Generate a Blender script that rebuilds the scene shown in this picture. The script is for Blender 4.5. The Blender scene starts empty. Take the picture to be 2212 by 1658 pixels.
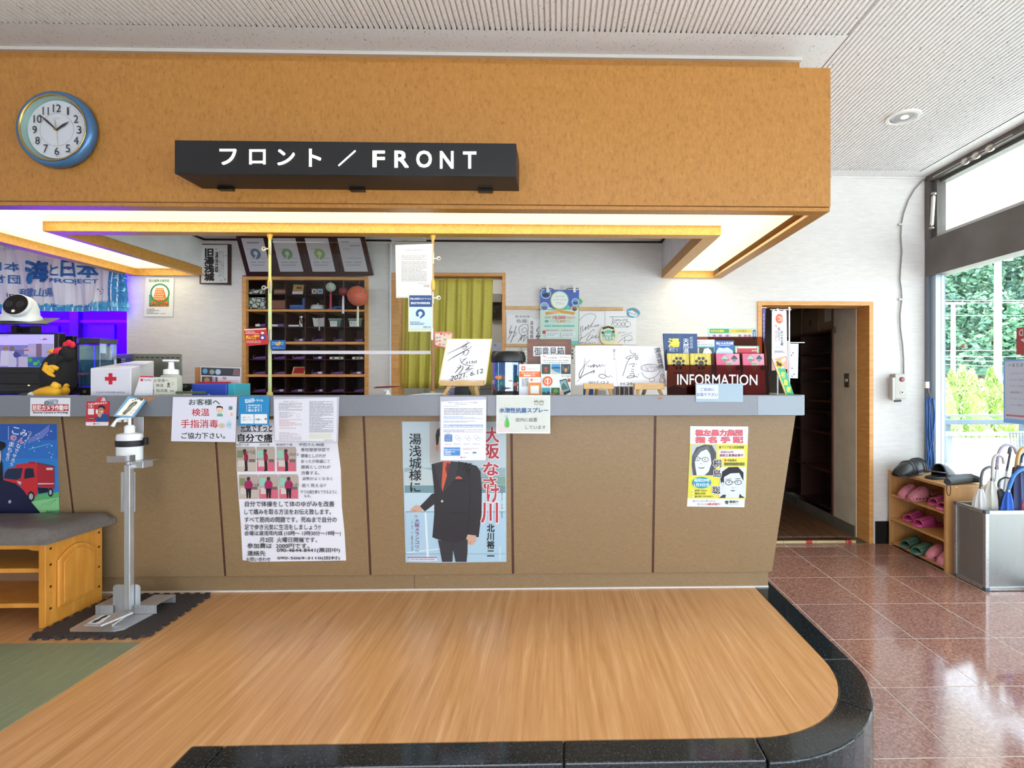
import bpy, bmesh, math, random
from mathutils import Vector as V, Matrix
random.seed(7)
sc = bpy.context.scene
COL = sc.collection
# ---------------------------------------------------------------- camera
F, CX, CY, H = 1130.0, 1228.0, 820.0, 1.08
TH = math.atan(25/1130)
cam_d = bpy.data.cameras.new('camera'); cam = bpy.data.objects.new('camera', cam_d); COL.objects.link(cam)
cam.location = (0, 0, H); cam.rotation_euler = (math.pi/2, 0, -TH)
cam_d.sensor_width = 36; cam_d.lens = F/2212*36
cam_d.shift_x = -(CX-1106)/2212; cam_d.shift_y = -(829-CY)/2212
cam_d.clip_end = 300; cam_d.clip_start = .05
sc.camera = cam
# ---------------------------------------------------------------- view, sky, lights
sc.view_settings.view_transform = 'Standard'; sc.view_settings.look = 'None'
sc.view_settings.exposure = 0.27; sc.view_settings.gamma = 1; sc.view_settings.use_curve_mapping = False
w = bpy.data.worlds.new('sky'); sc.world = w; w.use_nodes = True
bg = w.node_tree.nodes['Background']; bg.inputs[0].default_value = (.86, .94, 1.06, 1); bg.inputs[1].default_value = 5.0
sd = bpy.data.lights.new('sun', 'SUN'); sd.energy = 8; sd.angle = .03; sd.color = (1, .97, .9)
so = bpy.data.objects.new('sun', sd); COL.objects.link(so)
so.rotation_euler = V((-.32, .42, -1)).to_track_quat('-Z', 'Y').to_euler()
def area(name, loc, target, sx, sy, power, col=(1, 1, 1)):
    d = bpy.data.lights.new(name, 'AREA'); d.shape = 'RECTANGLE'; d.size = sx; d.size_y = sy; d.energy = power; d.color = col
    o = bpy.data.objects.new(name, d); COL.objects.link(o); o.location = loc
    o.rotation_euler = (V(target)-V(loc)).to_track_quat('-Z', 'Y').to_euler(); return o
area('office_lamp', (-1.0, 3.6, 2.2), (-1.0, 3.7, 0), 2.6, .35, 12, (1, .93, .84))
# ---------------------------------------------------------------- helpers
def lin(c):
    if isinstance(c, str):
        c = c.lstrip('#'); c = c if len(c) == 6 else ''.join(q*2 for q in c); c = [int(c[i:i+2], 16)/255 for i in (0, 2, 4)]
    return tuple(x/12.92 if x <= .04045 else ((x+.055)/1.055)**2.4 for x in c)+(1,)
MATS = {}
def mat(col, rough=.55, metal=0, emit=0, alpha=1, trans=0):
    key = (col, rough, metal, emit, alpha, trans)
    if key in MATS: return MATS[key]
    m = bpy.data.materials.new('paint_'+str(len(MATS))); m.use_nodes = True
    b = m.node_tree.nodes['Principled BSDF']
    b.inputs['Base Color'].default_value = lin(col); b.inputs['Roughness'].default_value = rough
    b.inputs['Metallic'].default_value = metal
    if emit:
        b.inputs['Emission Color'].default_value = lin(col); b.inputs['Emission Strength'].default_value = emit
    if alpha < 1: b.inputs['Alpha'].default_value = alpha
    m.diffuse_color = lin(col); MATS[key] = m; return m
def nodemat(name, stops, scale=(1, 1, 1), detail=4, nrough=.6, rough=.5, bump=0, bscale=None, kind='NOISE', spec=None, metal=0, dist=0.02, rvar=0, distort=0):
    """procedural material: (stretched) noise through a colour ramp, optional bump"""
    m = bpy.data.materials.new(name); m.use_nodes = True; nt = m.node_tree; N = nt.nodes; L = nt.links
    b = N['Principled BSDF']; b.inputs['Roughness'].default_value = rough; b.inputs['Metallic'].default_value = metal
    if spec is not None: b.inputs['Specular IOR Level'].default_value = spec
    g = N.new('ShaderNodeNewGeometry'); mp = N.new('ShaderNodeMapping'); L.new(g.outputs['Position'], mp.inputs[0]); mp.inputs['Scale'].default_value = scale
    if kind == 'NOISE':
        t = N.new('ShaderNodeTexNoise'); t.inputs['Scale'].default_value = 1; t.inputs['Detail'].default_value = detail; t.inputs['Roughness'].default_value = nrough
        t.inputs['Distortion'].default_value = distort; out = t.outputs[0]
    else:
        t = N.new('ShaderNodeTexVoronoi'); t.inputs['Scale'].default_value = 1; out = t.outputs['Color'] if kind == 'CELL' else t.outputs[0]
    L.new(mp.outputs[0], t.inputs['Vector'])
    r = N.new('ShaderNodeValToRGB'); el = r.color_ramp.elements
    for i, (p, c) in enumerate(stops):
        e = el[i] if i < 2 else el.new(p); e.position = p; e.color = lin(c)
    L.new(out, r.inputs[0]); L.new(r.outputs[0], b.inputs['Base Color'])
    if bump:
        bn = N.new('ShaderNodeBump'); bn.inputs['Strength'].default_value = bump; bn.inputs['Distance'].default_value = dist
        if bscale:
            m2 = N.new('ShaderNodeMapping'); L.new(g.outputs['Position'], m2.inputs[0]); m2.inputs['Scale'].default_value = bscale
            t2 = N.new('ShaderNodeTexNoise'); t2.inputs['Scale'].default_value = 1; L.new(m2.outputs[0], t2.inputs['Vector']); L.new(t2.outputs[0], bn.inputs['Height'])
        else: L.new(t.outputs[0], bn.inputs['Height'])
        L.new(bn.outputs[0], b.inputs['Normal'])
    return m
def glassmat(name, tint='#ffffff', refl=.08, rough=0.0):
    m = bpy.data.materials.new(name); m.use_nodes = True; nt = m.node_tree; N = nt.nodes; L = nt.links
    N.remove(N['Principled BSDF']); out = N['Material Output']
    t = N.new('ShaderNodeBsdfTransparent'); t.inputs[0].default_value = lin(tint)
    g = N.new('ShaderNodeBsdfGlossy'); g.inputs['Roughness'].default_value = rough
    fr = N.new('ShaderNodeLayerWeight'); fr.inputs[0].default_value = .5
    pw = N.new('ShaderNodeMath'); pw.operation = 'POWER'; pw.inputs[1].default_value = 5; L.new(fr.outputs['Facing'], pw.inputs[0])
    mx = N.new('ShaderNodeMixShader'); mu = N.new('ShaderNodeMath'); mu.operation = 'MULTIPLY_ADD'; mu.inputs[1].default_value = .8; mu.inputs[2].default_value = refl*.35
    L.new(pw.outputs[0], mu.inputs[0]); L.new(mu.outputs[0], mx.inputs[0]); L.new(t.outputs[0], mx.inputs[1]); L.new(g.outputs[0], mx.inputs[2])
    L.new(mx.outputs[0], out.inputs[0]); return m
SN, CN = math.sin(TH), math.cos(TH)
CAM = V((0, 0, H))
def ray(px, py):
    a = (px-CX)/F; b = (CY-py)/F
    return V((a*CN+SN, -a*SN+CN, b))
def PY(px, py, Y): d = ray(px, py); return CAM+d*(Y/d.y)
def PZ(px, py, z): d = ray(px, py); return CAM+d*((z-H)/d.z)
def PX(px, py, X): d = ray(px, py); return CAM+d*(X/d.x)
class Plane:
    def __init__(s, p, n): s.p = V(p); s.n = V(n).normalized()
    def at(s, px, py, off=0):
        d = ray(px, py); p = s.p+s.n*off
        return CAM+d*((p-CAM).dot(s.n)/d.dot(s.n))
def plY(Y): return Plane((0, Y, 0), (0, -1, 0))
def lean(px, py, Y, ang=0, turn=0):
    """upright sheet plane through pixel at depth Y; top leans away by ang degrees, turned about z by turn degrees"""
    p = PY(px, py, Y); a = math.radians(ang); t = math.radians(turn)
    n = V((0, -math.cos(a), math.sin(a))); n.rotate(Matrix.Rotation(t, 3, 'Z')); return Plane(p, n)
class MB:
    def __init__(s): s.v = []; s.f = []; s.m = []; s.mats = []
    def mi(s, m):
        if m is None: return 0
        if m not in s.mats: s.mats.append(m)
        return s.mats.index(m)
    def add(s, vs, fs, m=None):
        o = len(s.v); s.v += [V(x) for x in vs]; k = s.mi(m)
        for f in fs: s.f.append([o+i for i in f]); s.m.append(k)
        return s
    def box(s, x0, x1, y0, y1, z0, z1, m=None):
        x0, x1 = min(x0, x1), max(x0, x1); y0, y1 = min(y0, y1), max(y0, y1); z0, z1 = min(z0, z1), max(z0, z1)
        vs = [(x, y, z) for z in (z0, z1) for y in (y0, y1) for x in (x0, x1)]
        return s.add(vs, [(0, 2, 3, 1), (4, 5, 7, 6), (0, 1, 5, 4), (2, 6, 7, 3), (1, 3, 7, 5), (0, 4, 6, 2)], m)
    def pbox(s, a, b, c, d, Y, dep, m=None):
        """box whose front face fills pixels a,b,c,d on plane y=Y"""
        p = PY(a, b, Y); q = PY(c, d, Y); return s.box(p.x, q.x, Y, Y+dep, q.z, p.z, m)
    def prism(s, pts, off, m=None):
        """polygon pts extruded by vector off"""
        n = len(pts); o = V(off); vs = [V(p) for p in pts]+[V(p)+o for p in pts]
        return s.add(vs, [tuple(range(n)), tuple(range(2*n-1, n-1, -1))]+[(i, i+n, (i+1) % n+n, (i+1) % n) for i in range(n)], m)
    def beam(s, p, q, w, h, up=(0, 0, 1), m=None):
        p = V(p); q = V(q); d = (q-p).normalized(); r = d.cross(V(up)).normalized()*w/2; u = r.cross(d).normalized()*h/2
        return s.add([p-r-u, p+r-u, p+r+u, p-r+u, q-r-u, q+r-u, q+r+u, q-r+u], [(0, 1, 2, 3), (7, 6, 5, 4), (0, 4, 5, 1), (1, 5, 6, 2), (2, 6, 7, 3), (3, 7, 4, 0)], m)
    def cyl(s, p, q, r0, r1=None, n=12, m=None, caps=True):
        return s.tube([p, q], [r0, r0 if r1 is None else r1], n, m, caps)
    def tube(s, pts, r, n=8, m=None, caps=True, flat=1):
        pts = [V(p) for p in pts]; k = len(pts); rs = r if isinstance(r, (list, tuple)) else [r]*k
        vs = []; prev = None
        for i, p in enumerate(pts):
            d = (pts[min(i+1, k-1)]-pts[max(i-1, 0)]); d = d.normalized() if d.length > 1e-9 else V((0, 0, 1))
            if prev is None: a = V((0, 0, 1)) if abs(d.z) < .9 else V((1, 0, 0)); u = d.cross(a).normalized()
            else: u = (prev-d*prev.dot(d)).normalized()
            prev = u; w_ = d.cross(u)
            for j in range(n):
                t = 2*math.pi*j/n; vs.append(p+(u*math.cos(t)+w_*math.sin(t)*flat)*rs[i])
        fs = [(i*n+j, i*n+(j+1) % n, (i+1)*n+(j+1) % n, (i+1)*n+j) for i in range(k-1) for j in range(n)]
        if caps: fs += [tuple(range(n-1, -1, -1)), tuple(range((k-1)*n, k*n))]
        return s.add(vs, fs, m)
    def lathe(s, prof, c, n=20, m=None, sx=1, sy=1, axis=None, caps=True):
        """profile [(r,z)] round c; axis: optional Matrix 3x3"""
        vs = []; c = V(c)
        for r, z in prof:
            for j in range(n):
                t = 2*math.pi*j/n; p = V((r*math.cos(t)*sx, r*math.sin(t)*sy, z))
                if axis: p = axis @ p
                vs.append(c+p)
        k = len(prof); fs = [(i*n+j, i*n+(j+1) % n, (i+1)*n+(j+1) % n, (i+1)*n+j) for i in range(k-1) for j in range(n)]
        if caps: fs += [tuple(range(n-1, -1, -1)), tuple(range((k-1)*n, k*n))]
        return s.add(vs, fs, m)
    def ball(s, c, rx, ry=None, rz=None, n=16, k=10, m=None, rot=None):
        ry = rx if ry is None else ry; rz = rx if rz is None else rz; vs = []; c = V(c)
        for i in range(k+1):
            a = math.pi*i/k-math.pi/2
            for j in range(n):
                t = 2*math.pi*j/n; p = V((rx*math.cos(a)*math.cos(t), ry*math.cos(a)*math.sin(t), rz*math.sin(a)))
                if rot: p = rot @ p
                vs.append(c+p)
        fs = [(i*n+j, i*n+(j+1) % n, (i+1)*n+(j+1) % n, (i+1)*n+j) for i in range(k) for j in range(n)]
        return s.add(vs, fs, m)
    def build(s, name, m=None, parent=None, bevel=0, smooth=False, kind=None, origin=None, seg=2):
        me = bpy.data.meshes.new(name)
        if parent is not None: org = V(parent['_o'])
        elif origin is not None: org = V(origin)
        else:
            xs = [p.x for p in s.v]; ys = [p.y for p in s.v]; zs = [p.z for p in s.v]
            org = V(((min(xs)+max(xs))/2, (min(ys)+max(ys))/2, min(zs)))
        me.from_pydata([tuple(p-org) for p in s.v], [], s.f)
        if s.mats:
            for x in s.mats: me.materials.append(x)
            me.polygons.foreach_set('material_index', s.m)
        elif m is not None: me.materials.append(m)
        if smooth:
            me.polygons.foreach_set('use_smooth', [True]*len(me.polygons))
        me.update()
        o = bpy.data.objects.new(name, me); COL.objects.link(o); o['_o'] = tuple(org)
        if smooth == 'auto':
            bm = bmesh.new(); bm.from_mesh(me)
            bmesh.ops.recalc_face_normals(bm, faces=bm.faces)
            for e in bm.edges:
                if len(e.link_faces) == 2 and e.calc_face_angle(0) > .7: e.smooth = False
            bm.to_mesh(me); bm.free()
        else:
            bm = bmesh.new(); bm.from_mesh(me); bmesh.ops.recalc_face_normals(bm, faces=bm.faces); bm.to_mesh(me); bm.free()
        if parent is not None: o.parent = parent
        else: o.location = org
        if bevel:
            b = o.modifiers.new('bevel', 'BEVEL'); b.width = bevel; b.segments = seg; b.limit_method = 'ANGLE'; b.angle_limit = .6
        if kind: o['kind'] = kind
        return o
def tag(o, label, cat=None, group=None):
    o['label'] = label
    if cat: o['category'] = cat
    if group: o['group'] = group
    return o
def thing(name, label, cat, loc, group=None):
    o = bpy.data.objects.new(name, None); COL.objects.link(o); o.location = loc; o['_o'] = tuple(loc); o.empty_display_size = .05
    return tag(o, label, cat, group)
def struct(o): o['kind'] = 'structure'; return o
def copy_thing(o, delta, label, group=None):
    c = o.copy(); COL.objects.link(c); c.location = o.location+V(delta); c['_o'] = tuple(V(o['_o'])+V(delta)); c['label'] = label
    if group: c['group'] = group
    def rec(src, dst):
        for ch in src.children:
            d = ch.copy(); COL.objects.link(d); d.parent = dst; rec(ch, d)
    rec(o, c); return c
TXT = {}
def fatten(t, b):
    """bold lettering: the glyphs laid over themselves, shifted a little each way"""
    vs, fs, w, h = t
    if b <= 0: return [(x, y, 0) for x, y in vs], fs
    V_, F_ = [], []; n = 4 if b < .055 else 8
    for k in range(n):
        a = 2*math.pi*(k+.5)/n; dx, dy = b*.7*math.cos(a)/max(w, .01), b*.7*math.sin(a)/max(h, .01); o = len(V_)
        V_ += [(x+dx, y+dy, k) for x, y in vs]; F_ += [tuple(i+o for i in f) for f in fs]
    return V_, F_
def textmesh(s, bold=0, space=1, line=1):
    k = (s, space, line)
    if k in TXT: return fatten(TXT[k], bold)
    c = bpy.data.curves.new('t', 'FONT'); c.body = s; c.resolution_u = 3; c.align_x = 'CENTER'; c.space_character = space; c.space_line = line
    c.fill_mode = 'FRONT'
    o = bpy.data.objects.new('t', c); COL.objects.link(o)
    dg = bpy.context.evaluated_depsgraph_get(); me = bpy.data.meshes.new_from_object(o.evaluated_get(dg), depsgraph=dg)
    vs = [(v.co.x, v.co.y) for v in me.vertices]; fs = [tuple(p.vertices) for p in me.polygons]
    bpy.data.objects.remove(o); bpy.data.curves.remove(c); bpy.data.meshes.remove(me)
    xs = [p[0] for p in vs]; ys = [p[1] for p in vs]; x0, x1, y0, y1 = min(xs), max(xs), min(ys), max(ys)
    TXT[k] = ([((x-x0)/(x1-x0+1e-9), (y-y0)/(y1-y0+1e-9)) for x, y in vs], fs, x1-x0, y1-y0); return fatten(TXT[k], bold)
def smoothline(pts, k=4):
    if len(pts) < 3: return pts
    out = []; P = [pts[0]]+list(pts)+[pts[-1]]
    for i in range(1, len(P)-2):
        a, b, c, d = P[i-1:i+3]
        for j in range(k):
            t = j/k
            out.append(tuple(.5*(2*b[q]+(c[q]-a[q])*t+(2*a[q]-5*b[q]+4*c[q]-d[q])*t*t+(3*b[q]-a[q]-3*c[q]+d[q])*t**3) for q in (0, 1)))
    out.append(pts[-1]); return out
class Sheet:
    """flat printed thing: pieces of print are laid on its plane, where the pixels of the photo meet that plane"""
    def __init__(s, name, label, cat, pl, quad, col='#f4f4f2', thick=.0008, parent=None, group=None, rough=.5, m=None, bow=0):
        if len(quad) == 4 and not isinstance(quad[0], tuple):
            a, b, c, d = quad; quad = [(a, b), (c, b), (c, d), (a, d)]
        s.warp = bow; s.q = quad; mb = MB()
        if bow:
            class W:
                n = pl.n
                def at(self, x, y, off=0): p = pl.at(x, y, off); p.y += bow(x, y); return p
            s.pl = W(); (a, b), (c, _), (_, d), _ = quad; nx, ny = 48, 12
            for t in (thick, 0): mb.add([s.pl.at(a+(c-a)*i/nx, b+(d-b)*j/ny, t) for j in range(ny+1) for i in range(nx+1)], [(j*(nx+1)+i, j*(nx+1)+i+1, (j+1)*(nx+1)+i+1, (j+1)*(nx+1)+i) for j in range(ny) for i in range(nx)])
        else: s.pl = pl; mb.prism([pl.at(x, y, thick) for x, y in quad], -pl.n*thick)
        s.root = mb.build(name, m or mat(col, rough), parent)
        s.off = thick+.0005
        if parent is None: tag(s.root, label, cat, group)
        elif label: s.root['label'] = label
        s.pic = MB(); s.let = MB(); s.rough = rough
    def o(s): s.off += .00007; return s.off
    def poly(s, pts, col, let=False, rough=None):
        o = s.o(); (s.let if let else s.pic).add([s.pl.at(x, y, o) for x, y in pts], [tuple(range(len(pts)))], mat(col, rough or s.rough)); return s
    def rect(s, a, b, c, d, col):
        if s.warp:
            o = s.o(); nx = max(1, int((c-a)/6)); ny = max(1, int((d-b)/12))
            s.pic.add([s.pl.at(a+(c-a)*i/nx, b+(d-b)*j/ny, o) for j in range(ny+1) for i in range(nx+1)], [(j*(nx+1)+i, j*(nx+1)+i+1, (j+1)*(nx+1)+i+1, (j+1)*(nx+1)+i) for j in range(ny) for i in range(nx)], mat(col, s.rough)); return s
        return s.poly([(a, b), (c, b), (c, d), (a, d)], col)
    def ell(s, x, y, rx, ry, col, n=20, rot=0):
        r = math.radians(rot)
        return s.poly([(x+rx*math.cos(t)*math.cos(r)-ry*math.sin(t)*math.sin(r), y+rx*math.cos(t)*math.sin(r)+ry*math.sin(t)*math.cos(r)) for t in [2*math.pi*i/n for i in range(n)]], col)
    def ring(s, x, y, rx, ry, w, col, n=28, a0=0, a1=360):
        o = s.o(); vs = []; k = n+1
        for i in range(k):
            t = math.radians(a0+(a1-a0)*i/n)
            for q in (1, -1): vs.append(s.pl.at(x+(rx+q*w/2)*math.cos(t), y+(ry+q*w/2)*math.sin(t), o))
        s.pic.add(vs, [(2*i, 2*i+1, 2*i+3, 2*i+2) for i in range(n)], mat(col, s.rough)); return s
    def rrect(s, a, b, c, d, r, col):
        pts = []
        for (x, y, t0) in ((c-r, b+r, -90), (c-r, d-r, 0), (a+r, d-r, 90), (a+r, b+r, 180)):
            for i in range(5):
                t = math.radians(t0+i*22.5); pts.append((x+r*math.cos(t), y+r*math.sin(t)))
        return s.poly(pts, col)
    def line(s, pts, w, col, let=False, sm=True, taper=False):
        pts = smoothline(pts) if sm else pts; o = s.o(); vs = []; n = len(pts)
        for i, (x, y) in enumerate(pts):
            a = pts[max(i-1, 0)]; b = pts[min(i+1, n-1)]; dx, dy = b[0]-a[0], b[1]-a[1]; l = math.hypot(dx, dy) or 1
            ww = w/2*(1 if not taper else (.35+.65*math.sin(math.pi*min(1, (i+.5)/n*1.0))))
            vs += [s.pl.at(x-dy/l*ww, y+dx/l*ww, o), s.pl.at(x+dy/l*ww, y-dx/l*ww, o)]
        (s.let if let else s.pic).add(vs, [(2*i, 2*i+1, 2*i+3, 2*i+2) for i in range(n-1)], mat(col, s.rough)); return s
    def text(s, t, a, b, c, d, col='#222222', bold=0, space=1, line=1, quad=None, outline=None):
        if outline: s.text(t, a-.3, b-.3, c+.3, d+.3, outline, bold+.05, space, line, quad)
        vs, fs = textmesh(t, bold, space, line); o = s.o()
        if quad: (x0, y0), (x1, y1), (x2, y2), (x3, y3) = quad
        else: x0, y0, x1, y1, x2, y2, x3, y3 = a, b, c, b, c, d, a, d
        P = []
        for u, v, ly in vs:
            w_ = 1-v; P.append(s.pl.at((x0*(1-u)+x1*u)*(1-w_)+(x3*(1-u)+x2*u)*w_, (y0*(1-u)+y1*u)*(1-w_)+(y3*(1-u)+y2*u)*w_, o+ly*.00001))
        s.let.add(P, fs, mat(col, s.rough)); return s
    def vtext(s, t, a, b, c, d, col='#222222', bold=0, **k): return s.text('\n'.join(t), a, b, c, d, col, bold, **k)
    def fine(s, a, b, c, d, rows, col='#777777', fill=.45, gap=.1, quadfn=None):
        """lines of print too small to read"""
        o = s.o(); h = (d-b)/rows
        for i in range(rows):
            x = a; y = b+h*i; end = c if (random.random() > .3 or c-a < 12) else a+(c-a)*random.uniform(.4, .95)
            while x < end-.5:
                wd = random.uniform(2, 9); x2 = min(x+wd, end)
                q = [(x, y+h*.2), (x2, y+h*.2), (x2, y+h*(.2+fill)), (x, y+h*(.2+fill))]
                if quadfn: q = [quadfn(*p) for p in q]
                s.let.add([s.pl.at(px, py, o) for px, py in q], [(0, 1, 2, 3)], mat(col, s.rough)); x = x2+random.uniform(.4, 1.2)
        return s
    def done(s, lname='lettering', pname='printed_picture'):
        if s.pic.v: s.pic.build(pname, None, s.root)
        if s.let.v: s.let.build(lname, None, s.root)
        return s.root
# ---------------------------------------------------------------- surface materials
M_soffit = nodemat('birdseye_veneer', [(.28, '#8a5a26'), (.42, '#ab7637'), (.6, '#b67f3e'), (.75, '#c28b4a')], (75, 75, 38), 6, .7, .38, .05, None, dist=.004)
M_honey = nodemat('honey_trim', [(.3, '#c08a3c'), (.55, '#d29a48'), (.8, '#dca650')], (60, 60, 60), 4, .6, .4)
M_casing = nodemat('door_casing_wood', [(.3, '#d0914a'), (.6, '#e0a663'), (.8, '#e8b272')], (8, 8, 60), 4, .6, .42)
M_vinyl = nodemat('wood_print_vinyl', [(.27, '#b47c4a'), (.42, '#cb935c'), (.56, '#d8a06a'), (.72, '#e8ba88')], (38, 1.6, 5), 10, .68, .3, distort=.5)
M_green = nodemat('green_vinyl', [(.3, '#7a8062'), (.7, '#8c9274')], (60, 6, 5), 6, .7, .5)
M_panel = nodemat('fleck_laminate', [(.30, '#846c4d'), (.5, '#8e7554'), (.68, '#957b5c'), (.8, '#b09877')], (45, 45, 90), 3, .7, .36, distort=1.5)
M_band = nodemat('grey_laminate', [(.3, '#70737a'), (.7, '#80838b')], (240, 240, 240), 2, .5, .28)
M_wall = nodemat('woven_wallpaper', [(.3, '#d9d6d2'), (.7, '#e5e2de')], (12, 12, 90), 4, .6, .75, .25, (25, 25, 160), dist=.004)
M_white = nodemat('white_paint', [(.3, '#dcdcda'), (.7, '#e8e8e6')], (8, 8, 8), 3, .5, .6)
M_cream = nodemat('cream_plaster', [(.3, '#c9bfae'), (.7, '#d8cfbf')], (5, 5, 7), 4, .6, .7)
M_ceil = nodemat('ceiling_board', [(0, '#7c766c'), (.30, '#a09a90'), (.34, '#e8e6e6'), (1, '#eeecec')], (210, 60, 60), 2, .5, .8)
M_tile = nodemat('pink_granite', [(.2, '#5e3c34'), (.42, '#8c5f53'), (.55, '#a87c6d'), (.7, '#c9a496'), (.85, '#d9beb4')], (75, 75, 75), 4, .8, .09, .03, (20, 20, 20), dist=.002, spec=.9)
M_tile2 = nodemat('pink_granite_grey', [(.2, '#5c3d36'), (.42, '#896056'), (.55, '#a57b6f'), (.7, '#c5a298'), (.85, '#d6beb6')], (75, 75, 75), 4, .8, .11, .03, (20, 20, 20), dist=.002, spec=.9)
M_grout = nodemat('grout', [(.3, '#c9c2ba'), (.7, '#d8d2ca')], (40, 40, 40), 2, .5, .8)
M_black = nodemat('black_granite', [(.35, '#15181a'), (.55, '#24292c'), (.72, '#4a5256'), (.82, '#6a7478')], (120, 120, 120), 3, .8, .10)
M_darkw = nodemat('dark_brown_wood', [(.3, '#2a1610'), (.7, '#40241a')], (12, 12, 70), 4, .6, .4)
M_redw = nodemat('rust_brown_strip', [(.35, '#3a2019'), (.6, '#5c382c')], (300, 300, 300), 2, .6, .5)
M_boxw = nodemat('orange_bench_wood', [(.3, '#c8822e'), (.6, '#da943c'), (.8, '#e6a44c')], (10, 30, 4), 5, .6, .3)
M_rack = nodemat('shoe_rack_wood', [(.3, '#b98650'), (.7, '#c9985f')], (50, 50, 6), 4, .6, .45)
M_pine = nodemat('pale_pine', [(.3, '#c79a5e'), (.7, '#dcb47a')], (10, 60, 60), 4, .6, .45)
M_steel = nodemat('brushed_steel', [(.3, '#c2c4c6'), (.7, '#d6d8da')], (90, 8, 8), 2, .5, .42, metal=.75)
M_alu = nodemat('dull_aluminium', [(.3, '#a7a7a6'), (.7, '#c9c9c8')], (30, 30, 90), 4, .7, .42, metal=.85)
M_bronze = nodemat('bronze_frame', [(.3, '#5d5753'), (.7, '#6d6763')], (4, 4, 4), 2, .5, .4, metal=.3)
M_slot = mat('#2a1711', .6)
M_duck = nodemat('worn_boards', [(.3, '#4e3423'), (.7, '#74543a')], (50, 4, 20), 4, .6, .5)
M_glass = glassmat('window_glass', '#f4fafa', .1)
M_acr = glassmat('acrylic_sheet', '#f6f8f7', .06)
M_smoke = glassmat('smoked_acrylic', '#c89c90', .01)
# ================================================================ ROOM
ZL = -.25            # lower tiled floor; the wooden platform is z=0
YW = 4.20            # back wall
XR = PX(1997, 400, 1).x; XR = PY(1997, 400, YW).x
ZC = PY(1960, 380, YW).z
XL = -6.2; YB = -4.0
CAS = PY(1638, 900, YW).x
# ---- lower floor: grout bed plus granite tiles
fl = struct(MB().box(XL, XR+.1, YB, YW+.2, ZL-.1, ZL-.0008).build('floor', M_grout))
t0 = PZ(1910.5, 1484.4, ZL); t1 = PZ(2121.5, 1484.4, ZL); t2 = PZ(1866.8, 1303.7, ZL)
TW = t1.x-t0.x; TD = (t2.y-t0.y)/2
proto = None
xs = t0.x-TW*2; nx = 0
for i in range(-2, 5):
    for j in range(-6, 8):
        x0 = t0.x+i*TW; y0 = t0.y+j*TD; x1, y1 = x0+TW, y0+TD
        if x0 > XR or y0 > YW: continue
        x1 = min(x1, XR-.001); y1 = min(y1, YW-.012)
        if y1-y0 < .01 or x1 < .75: continue
        if x0 < .75: x0 = .75
        g = .0022; MB().box(x0+g, x1-g, y0+g, y1-g, ZL-.008, ZL+random.uniform(-.0003, .0003)).build('tile', random.choice([M_tile, M_tile, M_tile2]), fl, bevel=.0005, seg=1)
# ---- wooden platform with rounded corner and a black granite kerb
XI = PZ(1632, 1270, 0).x; YI = PZ(1228, 1597, 0).y; XO = PZ(1843, 1429, 0).x; YO = YI-.095; RC = .43
YBK = 2.66
def corner(r, a): t = math.radians(a); return (XI-RC+r*math.cos(t), YI+RC+r*math.sin(t))
RO = RC+(XO-XI)
def arc(r, a0, a1, n=8): return [corner(r, a0+(a1-a0)*i/n) for i in range(n+1)]
XGL = PZ(417.7, 1606, 0).x
wood = [(XL, 3.4), (XL, YB), (XGL, YB), (XGL, YI)]+arc(RC, -90, 0, 14)+[(XI, 3.4)]
pf = struct(MB().prism([(x, y, 0) for x, y in wood], (0, 0, ZL)).build('floor_platform', M_vinyl))
def slab(pts, name='granite_slab'):
    return MB().prism([(x, y, -.0005) for x, y in pts], (0, 0, ZL)).build(name, M_black, pf, bevel=.005, seg=2)
g = .0012
def slabs():
    jx = [XGL, PZ(488, 1606, 0).x, PZ(1217, 1595, 0).x, XI-RC-.0+.0]
    for a, b in zip(jx[:-1], jx[1:]): slab([(a+g, YO), (b-g, YO), (b-g, YI-g), (a+g, YI-g)])
    for a0, a1 in ((-90, -36), (-36, 0)):
        slab([corner(RO, a0+(a1-a0)*i/8+(.15 if i == 0 else -.15 if i == 8 else 0)) for i in range(9)]+[corner(RC+g, a1-(a1-a0)*i/8+(.15 if i == 8 else -.15 if i == 0 else 0)) for i in range(9)])
    slab([(XI+g, YI+RC+g), (XO, YI+RC+g), (XO, 3.4), (XI+g, 3.4)])
slabs()
# green vinyl inlay, lower left
q = PZ(304, 1388, 0); q2 = PZ(0, 1580, 0)
o = MB().prism([(XL, q.y, .003), (q.x, q.y, .003), (q2.x+(q.x-q2.x)*0, q2.y, .003), (q.x, -1.0, .003), (XL, -1.0, .003)], (0, 0, -.0028)).build('floor_mat', M_green)
tag(o, 'flat olive green mat on the wooden floor in front of the bench', 'mat')
# ---- walls
def zpx(py, Y=YW): return PY(1228, py, Y).z
def xpx(px, Y=YW): return PY(px, CY, Y).x
# openings in back wall: [x0,x1,z0,z1]
holes = [(XL, xpx(274), zpx(846)-.6, 2.2), (xpx(523), xpx(795), ZL, zpx(597)), (xpx(849), xpx(1090), ZL, zpx(590)), (xpx(1640), xpx(1885), ZL, zpx(651))]
xsx = sorted({XL, XR+.1}|{h[0] for h in holes}|{h[1] for h in holes})
mb = MB()
for a, b in zip(xsx[:-1], xsx[1:]):
    hs = [h for h in holes if h[0] <= a+1e-6 and h[1] >= b-1e-6]; z = ZL
    for h in hs:
        if h[2] > z+1e-4: mb.box(a, b, YW, YW+.12, z, h[2])
        z = h[3]
    mb.box(a, b, YW, YW+.12, z, ZC+.1)
struct(mb.build('wall_back', M_wall))
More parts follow.
